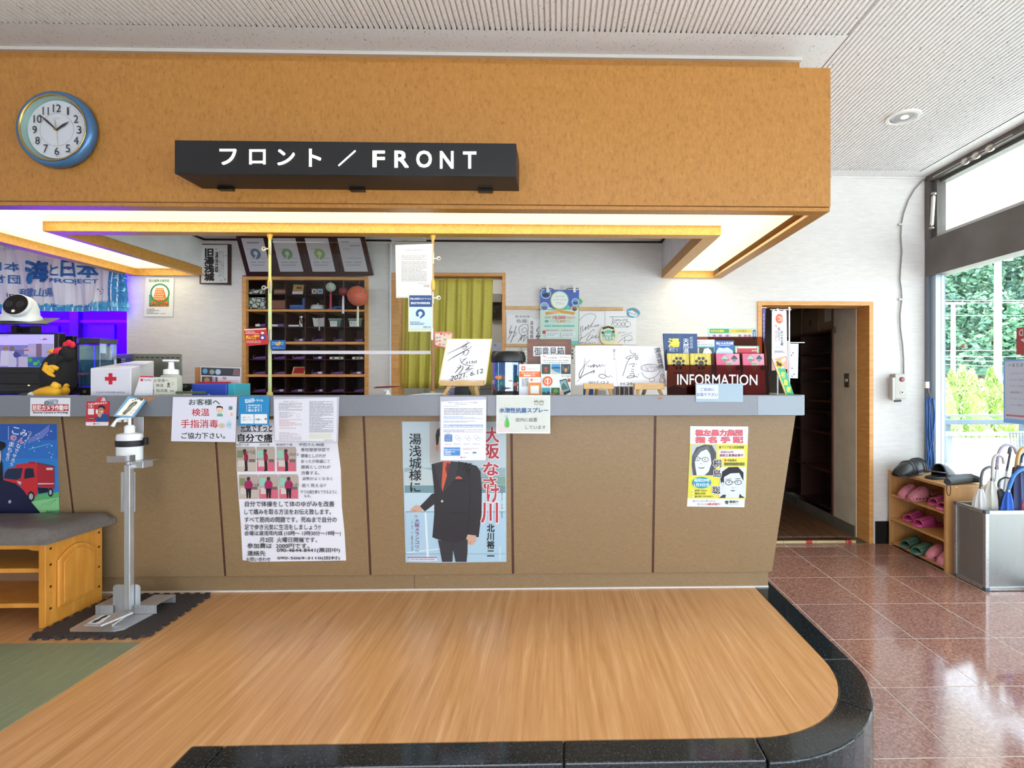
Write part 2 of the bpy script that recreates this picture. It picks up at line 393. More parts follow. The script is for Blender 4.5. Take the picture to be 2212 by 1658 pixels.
# right wall is glazed: short plain wall only above the ceiling line; left wall far off frame
struct(MB().box(XL-.1, XL, YB, 7.3, ZL, ZC+.1).build('wall_left', M_white))
struct(MB().box(XL, -2.4, YB-.1, YB, ZL, ZC).box(-2.4, XR+.1, YB-.1, YB, 2.2, ZC).build('wall_front', M_cream))  # unseen lobby wall behind the camera, opening shaped to admit sky light
# black skirting beside the doorway
a = PY(1890, 1125, YW); b = PY(1921, 1180, YW)
struct(MB().box(a.x, XR, YW-.012, YW, ZL, a.z).build('baseboard_back', mat('#141414', .4)))
# ---- ribbed ceiling
cm = MB(); P = .0258; rz = ZC-.012
def ribs(x0, x1, y0, y1):
    n = int((x1-x0)/P); vs = []; fs = []
    prof = []
    for i in range(n):
        x = x0+i*P
        prof += [(x, ZC), (x+.005, ZC), (x+.0075, rz), (x+P*.92, rz), (x+P, ZC)]
    for x, z in prof: vs += [(x, y0, z), (x, y1, z)]
    fs = [(2*i, 2*i+1, 2*i+3, 2*i+2) for i in range(len(prof)-1)]
    cm.add(vs, fs)
YS = PZ(1228, 62, ZC).y; XS = PZ(1797, 114, ZC).x; YE = PZ(1850, 365, ZC).y; XE = PZ(2212, 238, ZC).x
ribs(XL, XS, YB, YS); ribs(XS, XE, YB, YE)
cl = struct(cm.build('ceiling', M_ceil))
MB().add([(XL, YS, rz), (XS, YS, rz), (XS, YE, rz), (XL, YE, rz)], [(0, 1, 2, 3)]).add([(XL, YE, rz), (XR+.1, YE, rz), (XR+.1, YW, rz), (XL, YW, rz)], [(0, 1, 2, 3)]).add([(XE, YB, rz), (XR+.1, YB, rz), (XR+.1, YE, rz), (XE, YE, rz)], [(0, 1, 2, 3)]).build('flat_border', M_ceil, cl)
MB().box(XL-.1, XR+2.4, YB, YW+3.5, ZC+.004, ZC+.15).build('roof_slab', M_white, cl)
MB().box(xpx(1795), XR, YW-.012, YW, ZC-.022, ZC-.012).build('cornice', M_white, cl)
# ---- recessed downlight in the ribbed ceiling
c = PZ(1951, 252, ZC-.012)
r = thing('downlight', 'round recessed downlight with mirror reflector in the ribbed ceiling', 'ceiling lamp', (c.x, c.y, rz))
MB().lathe([(.074, -.006), (.078, -.011), (.096, -.010), (.10, .0)], (c.x, c.y, rz), 36, caps=False).build('trim_ring', mat('#ecebe8', .4), r, smooth='auto')
MB().lathe([(.0745, -.006), (.066, -.004), (.05, -.0025), (.001, -.0018)], (c.x, c.y, rz-.001), 36, caps=False).build('reflector', mat('#d8d8d8', .12, 1), r, smooth=True)
MB().ball((c.x+.01, c.y, rz-.004), .022, .022, .006).build('bulb', mat('#fff4e0', .3, 0, 1.5), r, smooth=True)
# ================================================================ WOODEN CANOPY OVER THE COUNTER
ZB = PY(1500, 601, YW).z            # underside level (meets the wall)
YF = PZ(1794, 456, ZB).y            # front face
XC = PZ(1794, 456, ZB).x
ZT = PY(1794, 147, YF).z
cn = thing('counter_canopy', 'long orange veneered wooden canopy box hanging over the reception counter', 'canopy', (0, YF, ZB))
XCL = XL+.1
MB().box(XCL, XC, YF, YF+.02, ZB+.022, ZT).build('fascia', M_soffit, cn)
MB().box(XC-.02, XC, YF+.02, YW, ZB+.022, ZT).build('side_fascia', M_soffit, cn)
MB().box(XCL, XC, YF+.003, YF+.07, ZB, ZB+.019).box(XC-.07, XC, YF+.07, YW-.002, ZB, ZB+.019).build('bottom_rim', M_soffit, cn, bevel=.002, seg=1)
YT = PZ(1700, 127, ZC-.012).y
MB().box(XCL, PY(1727, 127, YT).x, YT, YW-.002, ZT-.03, ZC-.012).build('recessed_neck', M_soffit, cn)
MB().box(XCL, PY(1729, 127, YT).x, YT-.02, YT, ZC-.03, ZC-.013).build('ceiling_bead', mat('#cfcac2', .4), cn)
MB().box(XCL, XC-.02, YF+.02, YW-.002, ZT-.02, ZT-.005).build('top_board', M_soffit, cn)
ZP = ZB+.055
X1 = PZ(1558, 508, ZB).x; YI2 = PZ(1558, 508, ZB).y; X0 = PZ(81, 496, ZB).x
XLo = PZ(293, 594.1, ZB).x
# luminous panels
lm = bpy.data.materials.new('luminous_louvre'); lm.use_nodes = True; nt = lm.node_tree; b = nt.nodes['Principled BSDF']
gg = nt.nodes.new('ShaderNodeNewGeometry'); sp = nt.nodes.new('ShaderNodeSeparateXYZ'); nt.links.new(gg.outputs['Position'], sp.inputs[0])
wv = nt.nodes.new('ShaderNodeTexWave'); wv.inputs['Scale'].default_value = 22; wv.inputs['Distortion'].default_value = 0; nt.links.new(gg.outputs['Position'], wv.inputs[0]); wv.bands_direction = 'X'
rp = nt.nodes.new('ShaderNodeValToRGB'); rp.color_ramp.elements[0].color = lin('#d9d79a'); rp.color_ramp.elements[0].position = .1; rp.color_ramp.elements[1].color = lin('#fff6c8'); rp.color_ramp.elements[1].position = .5
nt.links.new(wv.outputs[0], rp.inputs[0]); nt.links.new(rp.outputs[0], b.inputs['Emission Color']); b.inputs['Emission Strength'].default_value = 1.15; b.inputs['Base Color'].default_value = lin('#e8e4c0')
lp = []
for (a, bb, c_, d) in ((XL+.2, XLo, YF+.07, YI2), (XLo, X0, YF+.07, YW-.03), (X0, -.9, YF+.07, YI2), (-.9, X1, YF+.07, YI2), (X1, XC-.07, YF+.07, YW-.03)):
    MB().box(a+.002, bb-.002, c_+.001, d-.001, ZP, ZP+.006).build('light_panel', lm, cn)
MB().box(X1, XC-.07, YW-.03, YW-.002, ZB, ZP+.01).build('end_rim', M_honey, cn); MB().box(XLo-.02, X0, YW-.03, YW-.002, ZB, ZP+.01).build('end_rim', M_honey, cn)
# inner boards framing the lamp cove
MB().box(X0, X1, YI2, YI2+.075, ZB, ZP+.012).build('cove_board', M_honey, cn, bevel=.002, seg=1)
MB().box(X1-.085, X1, YI2+.075, YW-.002, ZB, ZP+.012).build('cove_board', M_honey, cn)
MB().box(X0, X0+.045, YI2+.075, YW-.002, ZB, ZP+.012).build('cove_board', M_honey, cn)
MB().box(XLo-.08, XLo, YF+.07, YW-.002, ZB, ZP+.012).build('cove_board', M_honey, cn)
ZI = PY(430, 516, YW).z
MB().box(X1-.085, X1-.06, YI2+.06, YW-.002, ZP+.01, ZI+.02).box(X0+.03, X0+.045, YI2+.06, YW-.002, ZP+.01, ZI+.02).box(X0+.03, X1-.06, YI2+.05, YI2+.075, ZP+.01, ZI+.02).build('white_lining', M_white, cn)
MB().box(X0+.03, X1-.06, YI2+.05, YW-.002, ZI, ZI+.02).build('inner_ceiling', M_white, cn)
MB().box(X0+.045, X1-.085, YW-.016, YW-.002, ZI-.012, ZI).box(X1-.098, X1-.085, YI2+.08, YW-.002, ZI-.012, ZI).box(X0+.045, X0+.058, YI2+.08, YW-.002, ZI-.012, ZI).build('dark_bead', M_slot, cn)
# real lamps of the cove, below the panels
area('cove_lamp', ((X1+XC-.07)/2, 3.4, ZP-.006), ((X1+XC-.07)/2, 3.4, 0), .3, 1.5, 3, (1, .95, .7))
area('cove_lamp', (-.9, (YF+YI2)/2+.05, ZP-.006), (-.9, (YF+YI2)/2+.05, 0), 3.8, .3, 7, (1, .95, .7))
area('cove_lamp', ((X0+XLo)/2, 3.5, ZP-.006), ((X0+XLo)/2, 3.5, 0), .3, 1.3, 1.8, (1, .95, .7))
# ================================================================ RECEPTION COUNTER
HC = 1.007; YC = 2.50
HC = PY(1228, 853, YC).z; ZBD = PY(1228, 898, YC).z
YPT = 2.60; YPB = PZ(1228, 1271, 0).y-.03; YK = PZ(1228, 1271, 0).y
ZK = PY(1228, 1238, YPB).z
XPT = PY(1719, 900, YPT).x; XPB = PY(1668, 1236, YPB).x; XK = PZ(1660, 1268, 0).x
ct = thing('reception_counter', 'long reception counter with grey worktop edge and tan flecked slanted front', 'counter', (0, YK, 0))
CXL = XL+.3
# worktop with rounded right end
XT = PY(1746, 870, YC).x; rr = .05
def wt(x1): return [(CXL, YC), (x1-rr, YC)]+[(x1-rr+rr*math.sin(math.radians(a)), YC+rr-rr*math.cos(math.radians(a))) for a in range(15, 91, 15)]+[(x1, 3.05), (CXL, 3.05)]
WT = HC-.014
lip = wt(XT)[1:-2]+[(XT, 3.05)]
inn = [(x-(.03 if i > 1 else 0), y+(.03 if i < 6 else 0)) for i, (x, y) in enumerate(lip)]
MB().prism([(CXL, YC, HC)]+[(x, y, HC) for x, y in lip]+[(XT-.03, 3.05, HC), (XT-.03, YC+.06, HC), (XT-.06, YC+.03, HC), (CXL, YC+.03, HC)], (0, 0, ZBD-HC)).build('worktop_edge', M_band, ct, bevel=.003)
MB().box(CXL, XT-.031, YC+.028, 3.05, ZBD+.01, WT).build('worktop', M_band, ct)
# strips between panels
pan = Plane((0, YPT, ZBD), V((0, -(ZBD-ZK), -(YPB-YPT))))
def onpan(px, py, off=0): return pan.at(px, py, off)
sx = [(133, 903, 173, 1240), (462, 900, 486, 1243), (785, 900, 800, 1240), (1104, 900, 1108, 1238), (1415, 900, 1410, 1235)]
edges = [((CXL, CXL))]
for a in sx: edges.append((onpan(a[0], a[1]).x, onpan(a[2], a[3]).x))
edges.append((XPT, XPB))
for i, (l, r_) in enumerate(zip(edges[:-1], edges[1:])):
    g1 = .006
    MB().add([(l[0]+g1, YPT, ZBD), (r_[0]-g1*(i < 5), YPT, ZBD), (r_[1]-g1*(i < 5), YPB, ZK), (l[1]+g1, YPB, ZK), (l[0]+g1, YPT+.02, ZBD), (r_[0]-g1*(i < 5), YPT+.02, ZBD), (r_[1]-g1*(i < 5), YPB+.02, ZK), (l[1]+g1, YPB+.02, ZK)],
             [(0, 1, 2, 3), (7, 6, 5, 4), (0, 4, 5, 1), (1, 5, 6, 2), (2, 6, 7, 3), (3, 7, 4, 0)]).build('front_panel', M_panel, ct, bevel=.001, seg=1)
    if 0 < i:
        MB().add([(l[0]-g1, YPT+.004, ZBD), (l[0]+g1, YPT+.004, ZBD), (l[1]+g1, YPB+.004, ZK), (l[1]-g1, YPB+.004, ZK)], [(0, 1, 2, 3)]).build('joint_strip', M_redw, ct)
MB().box(CXL, PZ(895, 1274, 0).x-.001, YK, YK+.02, 0, ZK+.003).build('kick_board', M_panel, ct)
MB().box(PZ(895, 1274, 0).x+.001, XK, YK, YK+.02, 0, ZK+.003).build('kick_board', M_panel, ct)
MB().box(CXL, XK, YK-.006, YK, .0, .008).build('floor_bead', mat('#d8d4cc', .4), ct)
MB().add([(XPT, YPT, ZBD), (XPT, 3.0, ZBD), (XPB, 3.0, ZK), (XPB, YPB, ZK), (XPT-.02, YPT+.02, ZBD), (XPT-.02, 3.0, ZBD), (XPB-.02, 3.0, ZK), (XPB-.02, YPB+.02, ZK)],
         [(0, 1, 2, 3), (7, 6, 5, 4), (0, 4, 5, 1), (1, 5, 6, 2), (2, 6, 7, 3), (3, 7, 4, 0)]).build('side_panel', M_panel, ct)
MB().box(XK-.02, XK, YK+.02, 3.0, 0, ZK).build('side_kick', M_panel, ct)
MB().box(CXL, XPT-.02, 3.0, 3.02, 0, ZBD).build('rear_panel', mat('#5a4634'), ct)
for (a, b_, c_, d) in ((303, 857, 336, 868), (1419, 857, 1433, 863)):
    MB().prism([plY(YC).at(x, y, .0012) for x, y in ((a, b_+1), (a+4, d-1), ((a+c_)/2, d), (c_-3, b_+4), (c_, b_))], (0, .001, 0)).build('worn_patch', mat('#a8774c', .7), ct)['label'] = 'chipped brown patch'
MB().prism([plY(YC).at(x, y, .001) for x, y in ((1637, 855), (1737, 855), (1737, 896), (1637, 896))], (0, .0008, 0)).build('tape_reflection', mat('#8b949e', .2), ct)['label'] = 'wrinkled clear tape with the window reflection painted into its bluish colour'  # bluish colour of the tape paints in the window's reflection
# cork floor behind the counter
struct(MB().box(XL, XPT, 3.02, YW, ZL, -.02).build('floor_office', mat('#8a7a66')))
# ================================================================ RIGHT WINDOW WALL
XG = XR+.06
wn = thing('window_1', '', '', (XR, 2.0, ZL)); del wn['label']; wn['kind'] = 'structure'
Z1 = PX(2000, 598, XR).z; Z2 = PX(2010, 515, XR).z
Yend = YB; ZF = ZC-.012
MB().box(XR, XR+.14, Yend, YW, Z1, Z2).build('transom_beam', M_bronze, wn, bevel=.004)
MB().box(XR+.0, XR+.05, Yend, YW, ZF-.05, ZF).box(XR+.055, XR+.12, Yend, YW, ZF-.075, ZF).build('head_frame', M_bronze, wn)
Yj = PX(2012, 700, XR+.03).y
MB().box(XR+.0, XR+.14, YW-.05, YW+.0, Z2, ZF-.05).box(XR+.03, XR+.1, YW-.10, YW-.05, Z2, ZF-.05).build('jamb', M_bronze, wn)
MB().box(XR+.0, XR+.14, YW-.045, YW, ZL, Z1).build('jamb', mat('#777f88', .35, .4), wn)
MB().box(XR+.02, XR+.09, YW-.10, YW-.045, ZL, Z1).build('jamb', mat('#aab6c4', .3, .4), wn)
MB().box(XR+.03, XR+.07, Yend, YW-.1, Z2, Z2+.03).build('sash_rail', mat('#b9b7b2', .35, .5), wn)
MB().box(XR+.05, XR+.056, Yend, YW-.1, Z2+.03, ZF-.05).build('glass_pane', M_glass, wn)
MB().box(XR+.06, XR+.066, Yend, YW-.1, ZL+.05, Z1).build('glass_pane', M_glass, wn)
MB().box(XR+.02, XR+.1, Yend, YW-.1, ZL, ZL+.05).build('sill_rail', mat('#8b9096', .35, .5), wn)
MB().box(XR+.03, XR+.09, -.45, -.38, ZL, ZF-.05).build('mullion', M_bronze, wn)
# ================================================================ ROOMS BEHIND THE BACK WALL
YR = 7.2
dk = mat('#3a332e', .8)
struct(MB().box(XL, XR+.2, YR, YR+.1, ZL, ZC).build('wall_far', mat('#8d877c', .8)))
struct(MB().box(XL, XR+.2, YW+.0, YR, ZL-.05, ZL+.0).build('floor_back', mat('#6a5848', .7)))
xa = (xpx(274)+xpx(523))/2
struct(MB().box(xa, xa+.05, YW+.12, YR, ZL, ZC).build('wall_partition', M_white))
struct(MB().box(xpx(820), xpx(820)+.05, YW+.12, YR, ZL, ZC).build('wall_partition', M_white))
struct(MB().box(xpx(1300), xpx(1300)+.05, YW+.12, YR, ZL, ZC).build('wall_partition', mat('#4a423b', .8)))
struct(MB().box(xpx(830), xpx(1290), 5.4, 5.45, ZL, ZC).build('wall_storeroom', mat('#b5b0a6', .8)))
area('storeroom_lamp', (-.9, 4.9, 2.3), (-.9, 4.9, 0), .4, .4, 7)
# violet lit room at left; lamp's violet put into wall and screen colours
VI = [mat('#5a2cff', .5), mat('#3c18c8', .5), mat('#241070', .5), mat('#1c1226', .5)]
struct(MB().box(XL, xa, 5.9, 5.95, ZL, ZC).build('wall_violet_lit', mat('#4a14ff', .6)))
o = thing('sliding_door', 'dark framed sliding screen in the violet lit room behind the banner', 'screen', (xpx(60), 5.2, ZL))
for a, b, c, d in ((-60, 700, 14, 900), (83, 703, 126, 900), (172, 700, 247, 900)): MB().pbox(a, b, c, d, 5.2, .03, VI[2]).build('screen_panel', None, o)
for a, c in ((150, 169), (14, 30)): MB().pbox(a, 640, c, 900, 5.15, .05, VI[3]).build('screen_post', None, o)
MB().pbox(-60, 690, 275, 697, 5.17, .03, VI[1]).build('screen_rail', None, o)
area('violet_lamp', (xpx(60)-.3, 4.7, 2.0), (xpx(60)-.3, 5.9, 1.0), 2.2, .5, 260, (.12, .0, 1))
area('violet_lamp', (xpx(40), 4.75, 1.4), (xpx(40)+.6, 2.6, 1.6), .9, .5, 9, (.3, .03, 1))
# ---- wall cubby with pigeonholes
yq = YW-.012
cb = thing('key_shelf', 'built-in dark pigeonhole shelf with honey wood frame and key trays', 'shelf', (xpx(659), YW, ZL))
MB().pbox(523, 596.5, 531, 1000, yq, .04).build('side_post', M_casing, cb, bevel=.002)
MB().pbox(787, 596.5, 795.5, 1000, yq, .04).build('side_post', M_casing, cb, bevel=.002)
MB().pbox(531, 596.5, 787, 604.5, yq, .04).build('top_rail', M_casing, cb, bevel=.002)
for a, b in ((667.4, 673), (737.3, 743.4), (808, 813.8)): MB().pbox(531, a, 787, b, yq+.004, .26).build('shelf_board', M_casing, cb, bevel=.0015)
for a in (635, 705, 775.5, 846, 900): MB().pbox(531, a, 787, a+1.8, YW+.01, .25).build('thin_shelf', M_darkw, cb)
COLX = [531, 575, 617, 659, 701.5, 744, 787]
for a in COLX[1:-1]: MB().pbox(a-.9, 604, a+.9, 1000, YW+.012, .25).build('divider', M_darkw, cb)
X0c, X1c = xpx(523), xpx(795)
MB().box(X0c, X1c, YW+.27, YW+.28, ZL, zpx(597)).build('back_panel', M_darkw, cb)
MB().box(X0c, X0c+.03, YW+.03, YW+.27, ZL, zpx(597)).box(X1c-.03, X1c, YW+.03, YW+.27, ZL, zpx(597)).box(X0c, X1c, YW+.03, YW+.27, zpx(604), zpx(597)).build('lining', M_darkw, cb)
def cbox(a, c, top, base, Y=4.24, dep=.12):
    """item with its base on the shelf whose top shows at pixel row base"""
    z0 = zpx(base)+.0005; p = PY(a, 700, Y); q = PY(c, 700, Y); h = (base-top)*Y/F
    return MB().box(p.x, q.x, Y, Y+dep, z0, z0+h)
K = 'key_tray'; PU = mat('#6a3f92', .5)
rows = [(705.4, [(557, 573, 1), (587, 613, 2)]), (737.3, [(636, 657, 3), (674, 699, 0), (721, 741, 0), (767, 784, 0)]),
        (775.5, [(546, 574, 0), (592, 616, 0), (632, 658, 0), (677, 697, 3)]), (808, [(547, 573, 0), (592, 617, 0), (673, 699, 4), (715, 742, 0), (757, 783, 4)]),
        (846, [(548, 574, 0), (590, 616, 3), (629, 657, 4), (680, 699, 3), (716, 743, 0), (765, 786, 0)])]
ords = ['first', 'second', 'third', 'fourth', 'fifth', 'sixth']; rn = ['second row', 'third row', 'fourth row', 'fifth row', 'sixth row']
for ri, (base, its) in enumerate(rows):
    for (a, c, k) in its:
        z0 = zpx(base)+.0005; Y = 4.235; p = PY(a, 700, Y).x; q_ = PY(c, 700, Y).x; h = 6.2*Y/F; col = min(5, max(0, sum(1 for t in COLX[1:] if (a+c)/2 > t)))
        r = thing(K, 'purple key holder lying in the %s cell of the %s of the pigeonhole shelf' % (ords[col], rn[ri]), 'key holder', ((p+q_)/2, Y+.03, z0), 'purple key holders in the pigeonholes')
        MB().prism([(p, Y, z0), (q_, Y, z0), (q_, Y, z0+h), (p+(q_-p)*.35, Y, z0+h*.8), (p, Y, z0+h*.4)], (0, .07, 0)).build('holder_body', PU, r, bevel=.002, seg=1)
        if k == 1: MB().box(p-(q_-p)*.3, p+(q_-p)*.3, Y-.003, Y, z0, z0+h*.8).build('white_tag', mat('#d8d8dc'), r)
        if k == 2: MB().box(p+(q_-p)*.05, p+(q_-p)*.5, Y-.003, Y, z0, z0+h*.7).build('white_tag', mat('#d8d8dc'), r)
        if k in (3, 4): MB().box(q_-(q_-p)*.45, q_-(q_-p)*.15, Y-.003, Y, z0+h*.15, z0+h*.85).build('white_tag', mat('#d8d8dc'), r)
        MB().tube([(p-.004, Y+.01, z0+h*.5), (p-.001, Y+.01, z0+h*1.1), (p+.015, Y+.01, z0+h*1.3)], .0012, 6).build('key_ring', mat('#c0b890', .3, 1), r)
def simple(o, label, cat, group=None): return tag(o, label, cat, group)
mar = nodemat('cracked_marble_paper', [(0, '#1d2622'), (.06, '#2d3a34'), (.11, '#b9c9bd'), (1, '#cfdcd2')], (30, 30, 30), kind='V')
mar.node_tree.nodes['Voronoi Texture'].feature = 'DISTANCE_TO_EDGE'
simple(cbox(527+5, 571, 625, 635).build('paper_box', mar, bevel=.002), 'flat crackle patterned box in the top left pigeonhole', 'box')
p = cbox(535, 573, 643, 667).build('paper_box', mar, bevel=.003); simple(p, 'tall crackle patterned box below the flat crackle box', 'box')
br = mat('#8e6152', .6)
for i in range(3): simple(MB().box(xpx(587), xpx(615), 4.235, 4.36, zpx(635)+.0005+i*.013, zpx(635)+.0125+i*.013).build('folder', [br, mat('#a27468'), mat('#75493c')][i]), ['bottom', 'middle', 'top'][i]+' brown folder of the stack in the top shelf, second cell', 'folder', 'brown folders in the top shelf')
simple(cbox(587, 616, 649, 667).build('card_box', mat('#8a5a48', .6), bevel=.002), 'reddish brown cardboard box beside the crackle box', 'box')
pl = lean(643, 635, 4.25, 12)
s = Sheet('card_stand', 'small tan card with black cat sign standing in the pigeonhole shelf', 'card', pl, [(634, 614), (657, 615), (654, 635), (631, 635)], '#b1935a', .002)
s.poly([(632, 629), (655, 629), (654, 635), (631, 635)], '#e6d8dc').poly([(640, 620), (643, 619), (649, 620), (651, 618), (651, 624), (646, 623), (642, 624)], '#2a2620').done()
s = Sheet('card_stand', 'small dark card with red and blue payment logos in the pigeonhole shelf', 'card', lean(685, 635, 4.25, 5), (672, 622, 699, 635), '#3c3a40', .002)
s.rrect(674, 624, 684, 634, 3, '#d8d4d0').rect(676.5, 626, 681.5, 632, '#8d4a55').rrect(686, 624, 697, 634, 1, '#d8dce0').rect(687.5, 625.5, 695.5, 632.5, '#3f86c0').done()
bl = mat('#2f62ad', .45)
for i in range(2): simple(MB().box(xpx(621), xpx(652), 4.235, 4.36, zpx(667.4)+.0005+i*.016, zpx(667.4)+.016+i*.016).build('blue_box', [bl, mat('#3a6fc0')][i], bevel=.001, seg=1), ['lower', 'upper'][i]+' flat blue box lying in the second row of the pigeonhole shelf', 'box')
simple(cbox(653, 659.5, 644, 667).build('blue_binder', bl, bevel=.002), 'narrow blue binder standing upright beside the blue boxes', 'binder')
c = PY(687, 667, 4.29)
r = thing('call_bell', 'white round call bell with bright knob in the pigeonhole shelf', 'bell', (c.x, 4.29, zpx(667.4)))
MB().lathe([(.057, .001), (.058, .012), (.05, .033), (.044, .038)], (c.x, 4.29, zpx(667.4)), 24).build('bell_body', mat('#e2e2e6', .3), r, smooth='auto')
MB().ball((c.x, 4.29, zpx(667.4)+.047), .010).build('knob', mat('#f4f4f4', .1, .6), r, smooth=True)
for i, (a, c_, z) in enumerate(((703, 722, 0), (712, 735, .007), (717, 734, .016))):
    simple(MB().box(xpx(a), xpx(c_), 4.235, 4.33, zpx(667.4)+.0005+z, zpx(667.4)+.0065+z).build('blue_booklet', bl), ['lowest', 'middle', 'top'][i]+' blue booklet of the small pile behind the hanging tassels', 'booklet')
simple(MB().tube([PY(x, y, 4.25) for x, y in ((748, 660), (752, 652), (758, 656), (754, 663), (766, 661), (775, 664))], .003, 6).build('cable', mat('#22262a'), smooth=True), 'coiled black cable in the top right pigeonhole', 'cable')
simple(cbox(623, 645, 701.5, 705.4).build('white_card', mat('#dcdce0')), 'white card lying beside the glass jar', 'card')
c = PY(652, 705, 4.27); r = thing('glass_jar', 'small clear glass jar in the pigeonhole shelf', 'jar', (c.x, 4.27, zpx(705.4)))
MB().lathe([(.024, .001), (.025, .06), (.02, .068), (.02, .074), (.0185, .074), (.0185, .068), (.0235, .06), (.0225, .004)], (c.x, 4.27, zpx(705.4)), 20, caps=False).build('jar_body', glassmat('jar_glass', '#cfd4d4', 1.2), r, smooth='auto')
MB().lathe([(.021, .074), (.021, .086), (.018, .087)], (c.x, 4.27, zpx(705.4)), 20).build('lid', mat('#b9b9bd', .3, .8), r, smooth='auto')
s = MB(); a = PY(674, 684, 4.24); b = PY(702, 705, 4.24); z0 = zpx(705.4)
s.prism([(a.x, 4.24, z0+.075), (a.x+.03, 4.24, z0+.068), (b.x-.02, 4.24, z0+.072), (b.x, 4.24, z0+.08), (b.x-.004, 4.24, z0), (a.x+.012, 4.24, z0)], (0, .05, 0))
simple(s.build('plastic_bag', mat('#d4d4d8', .4), bevel=.006), 'crumpled white plastic bag in the pigeonhole shelf', 'bag')
r = thing('key_bunch', 'bunch of silver keys hanging in front of the white bag', 'keys', tuple(PY(688, 700, 4.19)))
MB().tube([PY(x, y, 4.19) for x, y in ((686, 684), (690, 688), (686, 694))], .0025, 6).build('key_ring', mat('#b8b8b0', .3, 1), r)
MB().prism([PY(x, y, 4.185) for x, y in ((687, 692), (692, 692), (691, 699), (691, 713), (688.5, 714), (688, 699))], (0, .003, 0)).build('key', mat('#c4c4b8', .3, 1), r)
for a, c_, lx in ((710, 737, 713), (752, 782, 755)):
    z0 = zpx(705.4); A = PY(a, 0, 4.24).x; B = PY(c_, 0, 4.24).x
    r = thing('plastic_tub', 'pale green plastic tub with a white label, %s' % ('left one of the two' if a == 710 else 'right one, behind the long pale tassel'), 'tub', ((A+B)/2, 4.28, z0))
    MB().add([(A, 4.24, z0+.062), (B, 4.24, z0+.062), (B, 4.34, z0+.062), (A, 4.34, z0+.062), (A+.012, 4.245, z0), (B-.012, 4.245, z0), (B-.012, 4.335, z0), (A+.012, 4.335, z0)], [(0, 1, 5, 4), (1, 2, 6, 5), (2, 3, 7, 6), (3, 0, 4, 7), (4, 5, 6, 7)]).build('tub_body', mat('#6b8a86', .3), r)
    MB().box(A-.003, B+.003, 4.237, 4.343, z0+.060, z0+.066).build('rim', mat('#9dbab4', .3), r)
    s = Sheet('label', None, None, plY(4.236), (lx, 693, lx+15, 705), '#e4e4e0', .0008, parent=r)
    s.text('おくすり' if a == 710 else '薬 入', lx+2, 695.5, lx+12, 699.5, '#555').done()
for a, c_ in ((712, 741), (761, 783)):
    s = Sheet('white_tray', 'white key card tray with black marks in the fourth row, %s cell' % ('fifth' if a == 712 else 'sixth'), 'tray', plY(4.235), (a, 770.5, c_, 775.4), '#cfccc0', .03)
    s.ell(a+8, 773, 3, 1.6, '#333').ell(c_-7, 773, 3, 1.4, '#444').done()
s = Sheet('red_tray', 'small gold edged red tray leaning in the fifth row of the shelf', 'tray', lean(646, 807.5, 4.2, 35), [(634, 792), (661, 792), (658, 807.5), (630, 807.5)], '#c9a86a', .003)
s.poly([(637, 793.5), (658, 793.5), (656, 806), (633, 806)], '#a01826').done()
# ---- leaning certificates above the cubby
p0 = PY(657, 595, 4.185); p1 = PY(648, 505, 3.99); d = V((0, p1.y-p0.y, p1.z-p0.z)).normalized(); cpl = Plane(p0, V((0, -d.z, d.y)))
fr_m = nodemat('ribbed_dark_frame', [(.3, '#241612'), (.6, '#3c2720')], (90, 90, 90), 2, .6, .4)
tops = [509, 576, 645.7, 716.6, 786]; bots = [532, 596.5, 667, 735.6, 806.5]
for i in range(4):
    T0, T1, B0, B1 = tops[i]+.3, tops[i+1]-.3, bots[i]+.3, bots[i+1]-.3
    ext = 505; k = (509-ext)/(595-509)
    q4 = [(T0-(B0-T0)*k, ext), (T1-(B1-T1)*k, ext), (B1, 595), (B0, 595)]
    s = Sheet('certificate_frame', ['leftmost leaning framed certificate, grey blue emblem', 'second leaning framed certificate, darker green emblem, beside the pole', 'third leaning framed certificate, light green emblem', 'rightmost leaning framed certificate, plain text without emblem'][i], 'framed certificate', cpl, q4, m=fr_m, thick=.018, group='framed certificates above the pigeonhole shelf')
    s.off = .0185
    def cq(u, v, T0=T0, T1=T1, B0=B0, B1=B1):  # u,v in 0..1 on the frame
        x0 = T0+(B0-T0)*v; x1 = T1+(B1-T1)*v; return (x0+(x1-x0)*u, 509+86*v)
    s.poly([cq(.15, .06), cq(.87, .06), cq(.87, .9), cq(.15, .9)], '#c9c9cd', rough=.3)
    if i < 3:
        cc = ['#5f7d8c', '#6fa070', '#8fb25a'][i]
        s.poly([cq(.5+.17*math.cos(t), .45+.13*math.sin(t)) for t in [math.radians(a) for a in range(100, 420, 16)]]+[cq(.5, .6)], cc).poly([cq(.5+.07*math.cos(t), .44+.055*math.sin(t)) for t in [math.radians(a) for a in range(0, 360, 30)]], '#c9c9cd')
        s.poly([cq(.48, .5), cq(.53, .49), cq(.44, .62), cq(.4, .58)], '#c9c9cd')
    L = {0: [(.3, .16, .7, .19)], 1: [], 2: [], 3: [(.25, .14, .5, .16), (.5, .24, .8, .26)]}[i]+[(.25, .66, .45, .675), (.5, .66, .75, .675), (.25, .73, .7, .745), (.3, .56, .78, .57), (.25, .33, .5, .34)]
    for (u0, v0, u1, v1) in L:
        u = u0
        while u < u1: s.poly([cq(u, v0), cq(min(u+.04, u1), v0), cq(min(u+.04, u1), v1), cq(u, v1)], '#77777c', let=True); u += .05
    s.done()
